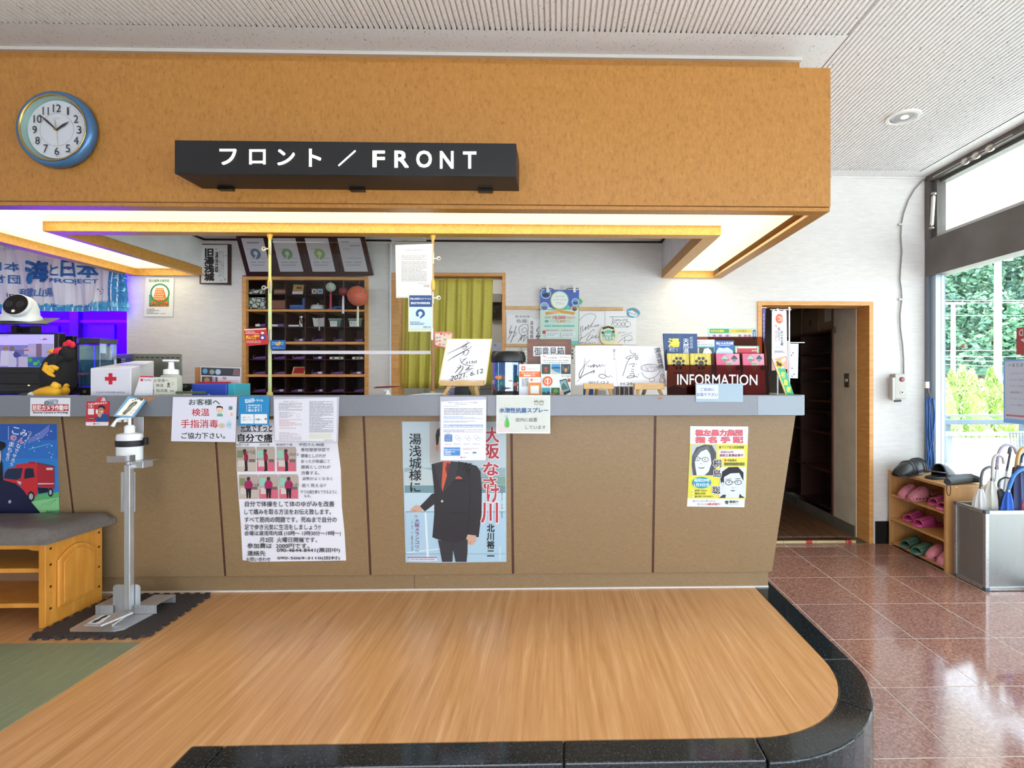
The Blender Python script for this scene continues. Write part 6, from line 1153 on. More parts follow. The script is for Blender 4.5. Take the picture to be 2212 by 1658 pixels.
for t, a, b, c_, d in (('自分で体操をして体のゆがみを改善', 529, 1082, 722, 1094), ('して痛みを取る方法をお伝え致します。', 528, 1099, 715, 1111), ('すべて筋肉の問題です。死ぬまで自分の', 528, 1116, 727, 1128), ('足で歩き元気に生活をしましょう!!', 528, 1132, 692, 1144), ('会場は湯浅湾内城 (10時〜 13時30分〜19時〜)', 528, 1146, 736, 1158), ('月2回  火曜日開催です。', 561, 1160, 685, 1171), ('参加費は  2000円です。', 534, 1173, 668, 1184), ('連絡先', 534, 1189, 573, 1200), ('090-4644-8441(黒田中)', 598, 1183, 734, 1194), ('お問い合わせ', 532, 1203, 584, 1212), ('090-5069-3110(田村)', 599, 1201, 734, 1209.5)): s.text(t, a, b, c_, d, '#17171c', .015)
s.done()
# enka poster
s = Sheet('concert_poster', 'pale blue concert poster with a man in a dark suit and red brush lettering', 'poster', pan, [(868, 910), (1093.5, 910), (1094, 1213), (948, 1215), (876, 1214)], '#a9bfcc', .0014)
q_ = lambda *p: list(p)
s.rect(870, 911, 1092, 1010, '#b4c5cc').rect(928, 911, 960, 1000, '#a9a8a6').rect(874, 1010, 1092, 1050, '#8fa8b0').poly([(874, 1020), (905, 1010), (940, 1016), (940, 1052), (874, 1052)], '#b9c6c8').rect(874, 1048, 1092, 1066, '#6f9098').rect(874, 1064, 1092, 1105, '#b9d0dc').rect(877, 1105, 1092, 1212, '#a8c6d8').rect(1040, 1030, 1092, 1046, '#7c9c90').rect(876, 1104, 1092, 1106, '#7c9aa8').rect(876, 1195, 1092, 1196.5, '#86a4b2').poly([(917, 1106), (921, 1106), (927, 1212), (922, 1212)], '#d8e4ea').rect(1079, 1180, 1081, 1210, '#c8d8e0').poly([(879, 1192), (950, 1184), (950, 1186), (879, 1194)], '#d8e4ea')
sk = '#c9a08c'; su = '#2a2a30'
# head (partly behind the typed notice)
s.ell(966, 950, 21, 28, sk, 24).poly([(942, 957), (941, 940), (944, 928), (955, 920), (970, 918), (985, 926), (990, 942), (984, 936), (960, 934), (949, 942), (947, 958), (943, 966)], '#1d1a1c').ell(944, 967, 3, 7, '#c08c78', 12).poly([(957, 972), (976, 972), (980, 1000), (955, 1000)], sk)
s.poly([(956, 996), (978, 996), (968, 1060), (955, 1050)], '#c85c44').poly([(932, 1002), (957, 996), (956, 1010), (975, 1010), (990, 996), (1010, 1000), (1030, 1006), (1038, 1018), (1041, 1060), (1040, 1110), (1034, 1160), (1010, 1156), (1010, 1166), (985, 1175), (950, 1166), (934, 1160), (938, 1110), (938, 1060)], su)
s.poly([(957, 996), (966, 1000), (970, 1030), (956, 1062), (950, 1030)], '#c85c44').poly([(966, 998), (974, 1003), (966, 1028), (962, 1012)], '#6c2c28').poly([(974, 996), (990, 997), (985, 1030), (954, 1068)], '#35353c').poly([(937, 1001), (957, 997), (953, 1065), (945, 1030)], '#35353c').poly([(983, 1034), (986, 1029), (991, 1028), (996, 1030), (999, 1034)], '#c0604c').ell(955, 1082, 2.6, 2.6, '#c8c8a8', 12).poly([(977, 1040), (1005, 1036), (1005, 1038), (977, 1042)], '#1a1a1f').poly([(975, 1106), (1010, 1108), (1010, 1110), (975, 1108)], '#1a1a1f')
s.poly([(938, 1065), (939, 1088), (918, 1104), (906, 1094), (920, 1080), (933, 1066)], '#2e2c34').poly([(906, 1092), (914, 1100), (906, 1106), (890, 1106), (886, 1101), (892, 1095), (899, 1090)], sk).line([(890, 1103), (897, 1101)], .8, '#a07060').line([(893, 1106), (900, 1103)], .8, '#a07060')
s.line([(1014, 1020), (1016, 1070), (1010, 1155)], 1.2, '#17171c').poly([(1010, 1154), (1028, 1156), (1029, 1168), (1022, 1176), (1010, 1176), (1005, 1170), (1008, 1160)], sk).line([(1012, 1168), (1010, 1175)], .8, '#a07060').line([(1017, 1168), (1016, 1176)], .8, '#a07060')
s.poly([(946, 1166), (985, 1172), (1010, 1164), (1010, 1190), (1008, 1213), (984, 1213), (977, 1180), (976, 1213), (955, 1213), (950, 1185)], '#33333a').line([(978, 1176), (977, 1212)], 1.4, '#1a1a20')
s.vtext('湯浅城様に', 884, 936, 910, 1062, '#101014', .02).line([(1008, 998), (1000, 1015)], 1.6, '#0c0c10').line([(1015, 1000), (1006, 1018), (1016, 1012), (1008, 1026)], 2, '#0c0c10').line([(1002, 1003), (1020, 1001)], 1.4, '#0c0c10')
for t, a, b, c_, d in (('大', 1048, 922, 1078, 955), ('阪', 1046, 958, 1078, 990), ('な', 1044, 998, 1077, 1026), ('さ', 1044, 1030, 1072, 1056), ('け', 1052, 1046, 1077, 1084), ('川', 1040, 1086, 1075, 1128)): s.text(t, a, b, c_, d, '#ac3c48', .045, outline='#f0dcdc')
s.vtext('北川裕二', 1052, 1132, 1068, 1201, '#151518', .05).vtext('大阪メランコリー', 896, 1120, 906, 1190, '#7c3c74', .02).vtext('レオ一楓作詞', 888.5, 1122, 892, 1190, '#5c6c7c').vtext('レオ一楓作詞・作曲・編曲', 1083, 1044, 1086, 1118, '#5c6c7c').text('c/w', 896, 1111, 902, 1117, '#6c5c74').rect(884, 1204, 944, 1211, '#d8dce4').rect(880, 1203, 944, 1204.6, '#b44858').fine(886, 1206, 940, 1210, 1, '#8090a8').done()
# wanted poster
s = Sheet('wanted_poster', 'yellow and white police wanted poster with two monochrome portraits', 'poster', pan, [(1491, 920), (1616.5, 921), (1613, 1005), (1608, 1095), (1484, 1093.5), (1490, 1000)], '#e2e6ea', .0014)
s.poly([(1490.5, 958), (1615.5, 959.5), (1611, 1077), (1485.5, 1076)], '#dcd648').text('極左暴力集団', 1503, 928.5, 1603, 940.5, '#dd6a74', .05, outline='#a01c3c').text('指名手配', 1503, 943.5, 1604, 955.5, '#dd6a74', .05, space=1.5, outline='#a01c3c')
s.text('東アジア反日武装戦線', 1553, 962.5, 1607, 968.5, '#28283a', .03).rrect(1552, 971, 1608, 988, 3, '#dedfe6').text('昭和50年', 1557, 973.5, 1585, 978.5, '#7c1c34', .05).text('連続企業爆破事件', 1554, 980, 1606, 986, '#7c1c34', .05).poly([(1565, 990), (1571, 994), (1565, 997)], '#d83c3c').text('手配罪名', 1571, 991.5, 1591, 996.5, '#5a5830', .05).rect(1564, 998, 1609, 1005.5, '#a8a04c').text('爆発物取締罰則違反', 1565, 999, 1608, 1004.8, '#3c3a20', .04)
# portrait one: long hair, glasses
s.poly([(1493.5, 959.5), (1548.5, 960), (1546, 1027), (1492, 1027)], '#b9bec2').poly([(1497, 1026), (1494, 1005), (1495, 985), (1504, 966), (1522, 959.6), (1538, 961), (1547, 978), (1547, 1008), (1542, 1026)], '#4a4c50').poly([(1505, 1026), (1502, 1008), (1500, 985), (1510, 972), (1524, 966), (1534, 980), (1537, 1000), (1531, 1018), (1522, 1026)], '#d6dade').poly([(1500, 1002), (1498, 984), (1510, 968), (1530, 962), (1535, 978), (1526, 970), (1514, 975), (1504, 988)], '#64676c').ring(1506, 990.5, 6, 4.4, 1.1, '#1c1c20', 14).ring(1523.5, 992, 7, 4.6, 1.1, '#1c1c20', 14).line([(1512, 989), (1516.5, 990)], 1, '#1c1c20').ell(1506.5, 990.5, 1.6, 1, '#2c2c30', 8).ell(1523, 992, 1.8, 1, '#2c2c30', 8).line([(1511, 999), (1514, 1001), (1517, 1000)], .7, '#8a8e92').poly([(1507, 1008), (1515, 1010), (1523, 1008), (1519, 1011.5), (1512, 1011.5)], '#54585c')
# portrait two: short hair, glasses
s.poly([(1557, 1008), (1612, 1008), (1609.5, 1075), (1553, 1075)], '#cfd6e0').poly([(1559, 1050), (1556, 1035), (1560, 1018), (1574, 1008.5), (1594, 1008), (1606, 1020), (1606, 1038), (1601, 1030), (1597, 1022), (1578, 1024), (1566, 1030), (1564, 1048)], '#15161c').poly([(1564, 1030), (1578, 1022), (1597, 1021), (1602, 1032), (1601, 1052), (1594, 1066), (1582, 1071), (1570, 1063), (1564, 1050)], '#d2d9e2').ell(1561, 1046, 3, 5.5, '#c4ccd6', 10).ring(1574.5, 1042, 7.6, 4.8, 1.4, '#0f1014', 16).ring(1594.5, 1041.5, 7.4, 4.6, 1.4, '#0f1014', 16).line([(1582, 1040.5), (1587, 1040)], 1.2, '#0f1014').ell(1575, 1041, 2, 1.2, '#1c1d24', 8).ell(1593, 1040.5, 2, 1.2, '#1c1d24', 8).line([(1567, 1035), (1580, 1034)], 1.2, '#24262c').line([(1588, 1034), (1600, 1033)], 1.2, '#24262c').line([(1580, 1052), (1584, 1054), (1588, 1052)], 1, '#8a92a0').poly([(1576, 1059), (1583, 1058), (1590, 1059), (1583, 1061)], '#50586a').poly([(1553, 1075), (1562, 1068), (1568, 1068), (1567, 1075)], '#2c3038').poly([(1609.5, 1075), (1602, 1070), (1598, 1066), (1596, 1075)], '#2c3038')
s.text('桐', 1541, 992, 1558, 1009, '#1f2030', .035, outline='#e8e8ee').text('島', 1541, 1014, 1558, 1030, '#1f2030', .035, outline='#e8e8ee').text('聡', 1539, 1050, 1556, 1066.5, '#1f2030', .035, outline='#e8e8ee')
s.ell(1516, 1042, 20.5, 12.5, '#2f94b0', 28).text('昭和29年', 1500, 1033, 1533, 1040.5, '#dfe8f0', .04).text('1月9日生', 1500, 1043, 1533, 1050.5, '#dfe8f0', .04)
for y, t, x1 in ((1059, '身長 160cm', 1527), (1065.5, '強度の近視', 1524), (1072, '唇が厚くやや大きい', 1541)): s.poly([(1495, y), (1497.3, y-2.3), (1499.6, y), (1497.3, y+2.3)], '#f0ecd0').text(t, 1501, y-2.4, x1, y+2.2, '#5c5a34', .03)
s.text('似ていると思ったら', 1496.5, 1079.5, 1546, 1084, '#333').text('すぐに', 1506, 1086.3, 1522, 1091, '#333').text('110番通報', 1523, 1086, 1550, 1091, '#c03440', .02).text('を！', 1551, 1086, 1558, 1091, '#333').poly([(1567, 1081), (1573.5, 1081), (1573.5, 1086), (1570.2, 1089.5), (1567, 1086)], '#3c5c54').text('警察庁', 1576, 1080.5, 1596, 1086.5, '#444', .03).fine(1574, 1089, 1599, 1090.2, 1, '#888').done()
# fire brigade poster at the left
s = Sheet('fire_truck_poster', 'blue poster with red fire truck and person in dark cap behind the bench', 'poster', pan, [(-60, 915), (122.5, 915.5), (128, 1113), (129, 1180), (-60, 1180)], '#2c7cc8', .0014)
s.rect(-60, 915.5, 122, 950, '#2a58ac').rect(-60, 950, 124, 990, '#2b6cbc').poly([(-60, 1060), (60, 1070), (127, 1062), (129, 1178), (-60, 1178)], '#5cae6c').poly([(50, 1085), (127, 1074), (128, 1100), (60, 1112)], '#8ccc8c').poly([(58, 950), (90, 930), (107, 916), (106, 930), (92, 946), (66, 955)], '#6c7cc4').line([(62, 970), (85, 964), (108, 958)], 1.6, '#6ab0dc')
R.seed(4)
for i in range(20): s.ell(R.uniform(50, 118), R.uniform(925, 990), R.uniform(.7, 1.8), R.uniform(.7, 1.8), '#bcd8f0', 8)
s.poly([(8, 1035), (10, 1020), (16, 1012), (33, 1009), (33, 1003), (62, 999), (81, 998), (81, 1062), (79, 1070), (70, 1078), (56, 1074), (44, 1050), (8, 1036)], '#c82c34').poly([(81, 999), (117.5, 1006), (117.5, 1056), (81, 1050)], '#a82430').poly([(81, 998), (117.5, 1006), (117.5, 1009), (81, 1001)], '#58424c').poly([(8, 1033), (11, 1020), (17, 1012), (49, 1010), (45, 1032), (36, 1036)], '#182848').poly([(52, 1030), (54, 1013), (60, 1010), (72, 1012), (75, 1030), (52, 1034)], '#17243c').poly([(82, 1043), (117, 1043), (117, 1045), (82, 1046)], '#d8c4c8').rect(62, 997, 76, 1001, '#a01c24').rect(100, 1010, 114, 1014.5, '#e0c8c8').poly([(36, 1038), (46, 1040), (45, 1047), (40, 1044)], '#b8c4d4').ell(67, 1072, 7.5, 11.5, '#1c1c20').ell(67, 1072, 4.5, 7, '#a8acb4').ell(109, 1063, 5.5, 9.5, '#1c1c20').ell(109, 1063, 3, 5.5, '#a8acb4').poly([(81, 1052), (104, 1054), (103, 1062), (84, 1066)], '#1c1a20')
s.poly([(-60, 1180), (-60, 1035), (6, 1036), (34, 1044), (52, 1060), (68, 1085), (92, 1113), (100, 1180)], '#161c3c').poly([(-60, 1000), (0, 990), (5, 1000), (6, 1038), (-60, 1040)], '#1a1416').ell(-14, 985, 16, 34, '#e4c8b8', 24).poly([(-60, 960), (-20, 944), (0, 952), (11, 956), (12, 964), (4, 972), (-10, 974), (-60, 976)], '#16161c').poly([(18, 1081), (22, 1079), (25, 1083), (22, 1087), (18, 1086)], '#b0b4c0')
def rt(t, x, y, w_, h_, a, col, b=0, outline=None):
    a = math.radians(a); Q = []
    for dx, dy in ((-w_/2, -h_/2), (w_/2, -h_/2), (w_/2, h_/2), (-w_/2, h_/2)): Q.append((x+dx*math.cos(a)-dy*math.sin(a), y+dx*math.sin(a)+dy*math.cos(a)))
    if outline: s.text(t, 0, 0, 0, 0, outline, b+.06, quad=Q)
    s.text(t, 0, 0, 0, 0, col, b, quad=Q)
rt('こ', 34, 930, 15, 15, 12, '#e8eef8', .02); rt('の', 29, 945, 12, 11, 12, '#d8406c', .02, '#f4e4ec')
rt('ま', 25, 959, 11, 11, 12, '#e8eef8', .02); rt('ち', 21, 971, 10, 10, 12, '#e8eef8', .02); rt('を', 18, 982, 9, 9, 12, '#e8eef8', .02); rt('!!', 16, 991, 5, 8, 12, '#e8eef8', .02)
rt('み', 52, 935, 15, 14, 20, '#e8eef8', .02); rt('ん', 46, 951, 12, 12, 20, '#d8406c', .02, '#f4e4ec'); rt('な', 40, 963, 10, 10, 20, '#e8eef8', .02); rt('で', 35, 974, 9, 9, 20, '#e8eef8', .02); rt('守', 31, 984, 8, 8, 20, '#e8eef8', .02); rt('ろ', 28, 994, 8, 8, 20, '#e8eef8', .02); rt('う', 24.5, 1003, 7, 7, 20, '#e8eef8', .02)
s.line([(18, 920), (18, 950)], .8, '#d8e4f4').line([(66, 933), (52, 962)], .8, '#d8e4f4').line([(69, 934), (60, 948)], .8, '#d8e4f4').line([(88, 1094), (96, 1086), (100, 1090), (106, 1084), (122, 1078), (112, 1086), (104, 1092)], .6, '#4c7c5c').text('のん', 99, 1101, 114, 1107, '#1c4c2c').done()
# ---- sign on the canopy fascia
ys = 2.33
a = PY(377, 301, ys); b = PY(1116, 386, ys)
r = thing('front_sign', 'long black illuminated sign box reading FRONT in Japanese and English', 'sign', ((a.x+b.x)/2, ys, PY(700, 378, ys).z))
zt = PY(700, 305.5, ys).z; zb_ = PY(700, 377.5, ys).z
MB().box(a.x, PY(1115, 380, ys).x, ys, YF-.001, zb_, zt).build('sign_case', mat('#15171a', .45), r, bevel=.002)
em = mat('#fffdf0', .3, 0, 2.2)
def stext(t, x0, y0, x1, y1, b_=.03):
    vs, fs = textmesh(t, b_); p = plY(ys-.002); ofs = (x0-377)*.0135
    MB().add([p.at(x0+(x1-x0)*u, y1-(y1-y0)*v, ly*.00003) for u, v, ly in vs], fs, em).build('lit_letter', None, r)['label'] = 'glowing white character'
for t, x0, y0, x1, y1 in (('フ', 475, 322, 510, 355), ('ロ', 539, 323, 573, 354), ('ン', 600, 323, 636, 356), ('ト', 668, 322, 693, 359), ('／', 731, 325, 768, 358), ('F', 806, 326, 830, 360), ('R', 853, 326, 882, 361), ('O', 900, 326, 932, 361), ('N', 951, 327, 979, 363), ('T', 1001, 328, 1028, 363)): stext(t, x0, y0, x1, y1, .035)
for x in (493, 775, 1050): MB().box(PY(x-15, 0, YF).x, PY(x+15, 0, YF).x, YF-.03, YF-.001, zb_-.012, zb_-.001).build('hinge', mat('#0c0c0c', .3), r)
# ---- wall clock
Yk = YF-.02; c = PY(123, 280, YF-.03); k = (YF-.03)/F; ax = Matrix.Rotation(math.pi/2, 3, 'X')
r = thing('wall_clock', 'round blue wall clock with white face showing ten to two', 'clock', (c.x, YF, c.z-76*k))
cc = (c.x, YF-.001, c.z); fz = mat('#4c77a4', .25, .35)
# axis matrix maps +z to -y
MB().lathe([(72*k, .0), (79*k, .012), (80.5*k, .03), (78*k, .045), (73*k, .052), (70*k, .05), (68.5*k, .046)], cc, 64, axis=ax, caps=False).build('case', fz, r, smooth=True)
MB().lathe([(68.5*k, .046), (70.5*k, .052), (69*k, .055), (67*k, .052), (66.5*k, .046)], cc, 64, axis=ax, caps=False).build('gold_ring', mat('#c2a86a', .25, .8), r, smooth=True)
MB().lathe([(67*k, .02), (67*k, .046), (64.5*k, .026), (62.5*k, .022)], cc, 64, axis=ax, caps=False).build('inner_bevel', mat('#8fb0a8', .3), r, smooth='auto')
fY = YF-.026; s = Sheet('dial', None, None, plY(fY), [(122.5+62.5*math.cos(t), 279.5+62.5*math.sin(t)) for t in [2*math.pi*i/64 for i in range(64)]], '#dfe1e5', .001, parent=r)
s.ring(122.5, 280, 36.5, 35, .6, '#7a7a80', 60)
for i in range(60):
    t = math.radians(i*6); q1 = 58; s.ell(122.5+q1*math.sin(t), 280-57.5*math.cos(t), .9 if i % 5 == 0 else .35, .9 if i % 5 == 0 else .35, '#33333a', 6)
for i in range(1, 13):
    t = math.radians(i*30); x = 122.5+48*math.sin(t); y = 280-46.5*math.cos(t)
    w_ = 17 if i in (10, 12) else 13 if i == 11 else (3.6 if i == 1 else 9.5); s.text(str(i), x-w_/2, y-8.3, x+w_/2, y+8.3, '#2c2c32', .012)
s.text('RENEW', 117, 253.5, 131, 255.5, '#a8a8ac').done()
def hand(ang, L_, w_, col, off, tail=8):
    t = math.radians(ang); ux, uy = math.sin(t), -math.cos(t); pl_ = plY(fY); C_ = (122, 280)
    P = lambda l, q: pl_.at(C_[0]+ux*l-uy*q, C_[1]+uy*l+ux*q, off)
    MB().prism([P(-tail*.3, -w_*.5), P(L_*.55, -w_), P(L_, 0), P(L_*.55, w_), P(-tail*.3, w_*.5)], (0, -.001, 0)).build('clock_hand', mat(col, .3), r)
hand(57, 33, 3, '#232329', .007); hand(312, 52, 2.2, '#232329', .009); hand(174, 36, .5, '#b8a05c', .011, 70); hand(346, 24, .5, '#b8a05c', .011)
MB().lathe([(2.6*k, .0), (2.6*k, .008), (.001, .009)], tuple(plY(fY).at(122, 280, .004)), 14, axis=ax).build('hand_pin', mat('#b8a05c', .2, .9), r)
gl = glassmat('clock_glass', '#f6f8fa', .2)
MB().lathe([(66*k, .044), (40*k, .047), (.001, .048)], cc, 48, gl, axis=ax, caps=False).build('cover_glass', None, r, smooth=True)
# ================================================================ RIGHT DOORWAY AND CORRIDOR
d2 = thing('door_2', '', '', (xpx(1760), YW, ZL)); d2['kind'] = 'structure'; del d2['label']
xa, xb, zt = xpx(1637, YW-.012), xpx(1887, YW-.012), zpx(649, YW-.012)
xi = xpx(1878, YW-.012)
MB().box(xa, xa+.035, YW-.012, YW+.17, ZL+.0, zt).build('casing', M_casing, d2, bevel=.002)
MB().box(xi, xb, YW-.012, YW+.17, ZL+.0, zt).build('casing', M_casing, d2, bevel=.002)
MB().box(xa+.035, xi, YW-.012, YW+.17, zt-.032, zt).build('casing', M_casing, d2, bevel=.002)
XS2 = PY(1849, 900, YW+.17).x
y0 = PX(1801, 900, XS2).y; y1 = 5.75; struct(MB().box(XS2, XS2+.36, YW+.17, y0, ZL, ZC).box(XS2, XS2+.36, y1, YR, ZL, ZC).box(XS2+.30, XS2+.36, y0, y1, ZL, ZC).build('wall_corridor', M_cream))
zs = ZL+.09
tl = struct(MB().box(XS2-.004, XS2, YW+.17, YR, ZL, zs).build('baseboard_corridor', mat('#8a8478', .6)))
y = YW+.18
while y < 6.5: MB().box(XS2-.009, XS2-.003, y, y+.145, ZL+.012, zs).build('skirting_tile', mat('#6f6a60', .5), tl, bevel=.001, seg=1); y += .15
# dark shelving along the corridor wall
ztop = PX(1797, 710, XS2).z
ds = thing('corridor_shelf', 'tall dark brown shelving along the corridor wall behind the doorway', 'shelf', (XS2+.15, (y0+y1)/2, zs))
xw = XS2+.28
MB().box(xw-.02, xw-.002, y0, y1, zs, ztop-.02).build('back_panel', M_darkw, ds)
MB().box(XS2-.012, xw, y0, y0+.03, zs, ztop).build('end_post', mat('#5a2e20', .45), ds, bevel=.002)
for yy in ((y0+y1)/2+.12, y1-.03): MB().box(XS2-.003, xw-.02, yy, yy+.03, zs, ztop-.02).build('upright', M_darkw, ds)
MB().box(XS2-.006, xw, y0+.03, y1, ztop-.02, ztop).build('top_board', mat('#4c281c', .45), ds)
for py in (789, 790+75, 790+150, 1012): pass
for py in (758, 792, 822, 866, 890, 937, 1020, 1100):
    z = PX(1800, py, XS2).z; MB().box(XS2, xw-.02, y0+.03, y1, z-.018, z).build('shelf_board', mat('#4e281c', .4) if py in (792, 866, 937, 1020) else M_darkw, ds)
for i, (a, b_, h, cc) in enumerate(((0, .28, .26, '#8c7458'), (.3, .62, .24, '#7a644a'), (.66, .95, .28, '#6c5840'))):
    r = MB().box(XS2+.02, XS2+.25, y0+.02+a, y0+.02+b_, ztop+.0005, ztop+h).build('cardboard_box', mat(cc, .8), bevel=.003); r['_o'] = tuple(r.location)
    tag(r, ['cardboard box nearest the doorway on top of the corridor shelf, with grey label', 'middle cardboard box on the corridor shelf with diamond mark', 'farthest cardboard box on top of the corridor shelf'][i], 'box')
    if i == 0: MB().box(XS2+.018, XS2+.02, y0+.08, y0+.2, ztop+.08, ztop+.2).build('label', mat('#b8b4ac', .7), r)
    if i == 1: MB().add([(XS2+.0185, y0+.48, ztop+.06), (XS2+.0185, y0+.44, ztop+.1), (XS2+.0185, y0+.48, ztop+.14), (XS2+.0185, y0+.52, ztop+.1)], [(0, 1, 2, 3)]).build('diamond_mark', mat('#5c3428'), r)
r = thing('light_switch', 'grey metal light switch plate on the white corridor wall', 'switch', tuple(PX(1830, 836, XS2)))
a = PX(1835.5, 806, XS2); b = PX(1825, 836, XS2)
MB().box(XS2-.006, XS2, a.y, b.y, b.z, a.z).build('plate', mat('#7c766c', .3, .6), r, bevel=.001)
m_ = (a+b)/2; MB().box(XS2-.010, XS2-.005, m_.y-.015, m_.y+.015, m_.z-.012, m_.z+.012).build('rocker', mat('#dcd8cc', .3), r)
r = MB().box(PX(1797, 0, XS2).x-.0, XS2-.001, PX(1804, 0, XS2-.01).y-.02, PX(1804, 0, XS2-.01).y+.02, PX(1804, 720, XS2).z, PX(1804, 706, XS2).z).build('wall_hook', mat('#a8a49c', .3, .6)); r.location.x -= .012; tag(r, 'small grey catch at the top of the corridor shelf end', 'catch')
# slatted wooden floor boards in the corridor
ys_ = PZ(1760, 1158, ZL+.03).y
fb = thing('duckboard', 'worn brown wooden duckboard floor inside the doorway', 'duckboard', ((XK+XS2)/2, ys_+.8, ZL))
x = 1.35; xe = PZ(1840, 1158, ZL+.03).x
n = 9; wd = (xe-x)/n
for i in range(n):
    L_ = 1.5-.035*i if i > 5 else 2.0
    MB().box(x+i*wd+.003, x+(i+1)*wd-.003, ys_, ys_+L_-.0, ZL+.018, ZL+.032).build('plank', M_duck, fb, bevel=.002, seg=1)
    for q_ in (.06,): MB().cyl((x+(i+.5)*wd, ys_+q_, ZL+.031), (x+(i+.5)*wd, ys_+q_, ZL+.0335), .004, n=8, m=mat('#2a1c12')).build('nail', None, fb)
MB().box(x, xe, ys_+.03, ys_+.09, ZL+.001, ZL+.018).build('bearer', M_duck, fb); MB().box(x, xe, ys_+1.1, ys_+1.16, ZL+.001, ZL+.018).build('bearer', M_duck, fb)
p0 = PZ(1660, 1170, ZL+.012); p1 = PZ(1846, 1169.5, ZL+.012); p0.x = 1.4
r = thing('bamboo_pole', 'pale bamboo pole with red tape lying across the doorway', 'pole', ((p0.x+p1.x)/2, p0.y, ZL))
zc = ZL+.0145; yy = p1.y-.01
MB().cyl((p0.x, yy, zc), (p1.x, yy, zc), .013, n=14).build('cane', mat('#c9b286', .4), r, smooth='auto')
for u in (.15, .42, .68, .93): x = p0.x+(p1.x-p0.x)*u; MB().cyl((x-.004, yy, zc), (x+.004, yy, zc), .0145, n=14).build('node', mat('#b09a6a', .4), r, smooth='auto')
for px in (1746, 1832): x = PZ(px, 1170, zc).x; MB().cyl((x-.025, yy, zc), (x+.025, yy, zc), .0138, n=14).build('red_tape', mat('#c03038', .4), r, smooth='auto')
# ---- control box with cable on the back wall
a = PY(1934, 807, YW); b = PY(1958, 861, YW)
r = thing('control_box', 'small grey emergency button box on the wall beside the window', 'control box', ((a.x+b.x)/2, YW, b.z))
gm = mat('#a8a29a', .35, .3)
MB().pbox(1934, 807, 1958, 861, YW-.075, .073).build('box_body', gm, r, bevel=.004)
MB().pbox(1928, 815, 1934, 864, YW-.085, .04).build('lid', mat('#b4afa8', .35, .3), r, bevel=.002)
MB().cyl(PY(1932, 866, YW-.08), PY(1946, 865, YW-.08), .008, n=12, m=mat('#2a2a2c', .3)).build('latch', None, r)
c = PY(1948.5, 819, YW-.076); ax = Matrix.Rotation(math.pi/2, 3, 'X')
MB().lathe([(.020, 0), (.020, .003), (.001, .0035)], tuple(c), 20, axis=ax).build('dial_ring', mat('#4a3034', .3), r)
MB().lathe([(.012, .003), (.012, .008), (.001, .009)], tuple(c), 18, axis=ax).build('red_button', mat('#c84858', .3), r)
c = PY(1949, 847, YW-.076); MB().lathe([(.016, 0), (.016, .002), (.001, .0025)], tuple(c), 18, axis=ax).build('key_plate', mat('#d0ccc4', .3), r); MB().lathe([(.006, .002), (.006, .005), (.001, .005)], tuple(c), 12, axis=ax).build('keyhole', mat('#1c1c1e', .3), r)
r = thing('power_cable', 'grey cable running down the wall from the window corner to the control box', 'cable', tuple(PY(1945, 640, YW)))
MB().tube([PY(x, y, YW-.012) for x, y in ((1999, 386), (1992, 390), (1976, 408), (1962, 432), (1952, 460), (1947, 484), (1946, 510), (1948, 545), (1945, 580), (1944, 605), (1947, 625), (1948, 645), (1944, 680), (1945, 710), (1950, 745), (1952, 775), (1952, 807))], .0055, 8).build('cable_run', mat('#8b8a86', .5), r, smooth=True)
for x, y in ((1947, 484), (1947.5, 646)): MB().pbox(x-5, y-2, x+4, y+2, YW-.020, .018).build('saddle_clip', mat('#d0ccc4', .5), r, bevel=.001, seg=1)
# gas strut and motor on the transom window
xg = XR+.02
r = thing('window_actuator', 'silver strut of the transom window opener at the window corner', 'window opener', tuple(PX(2006, 495, xg)))
p0 = PX(2003, 496, xg-.02); p1 = PX(2017, 418, xg-.03)
p0.y = min(p0.y, YW-.08); p1.y = min(p1.y, YW-.1)
MB().cyl(p0+(p1-p0)*.08, p1-(p1-p0)*.08, .014, n=14).build('strut_tube', mat('#d8d6d0', .3, .4), r, smooth='auto')
MB().ball(p0, .02, .02, .014, 12, 8).build('pivot', mat('#a8a49c', .3, .7), r, smooth=True); MB().ball(p1, .02, .02, .014, 12, 8).build('pivot', mat('#a8a49c', .3, .7), r, smooth=True)
MB().cyl(p0, p1, .005, n=8).build('rod', mat('#b8b4ac', .2, .9), r)
r = thing('chain_motor', 'chrome opener bracket on the top frame of the transom window', 'window opener', tuple(PX(2110, 335, xg)))
c = PX(2110, 335, xg-.02)
for dx in (-.12, 0, .1): MB().lathe([(.018, -.03), (.026, -.01), (.026, .01), (.016, .03)], (c.x, c.y+dx, c.z), 14, axis=ax).build('bracket', mat('#c4c0ba', .2, .8), r, smooth='auto')
MB().cyl((c.x, c.y-.3, c.z+.01), (c.x, YW-.1, c.z+.01), .006, n=8).build('rod', mat('#b8b6b0', .2, .8), r)
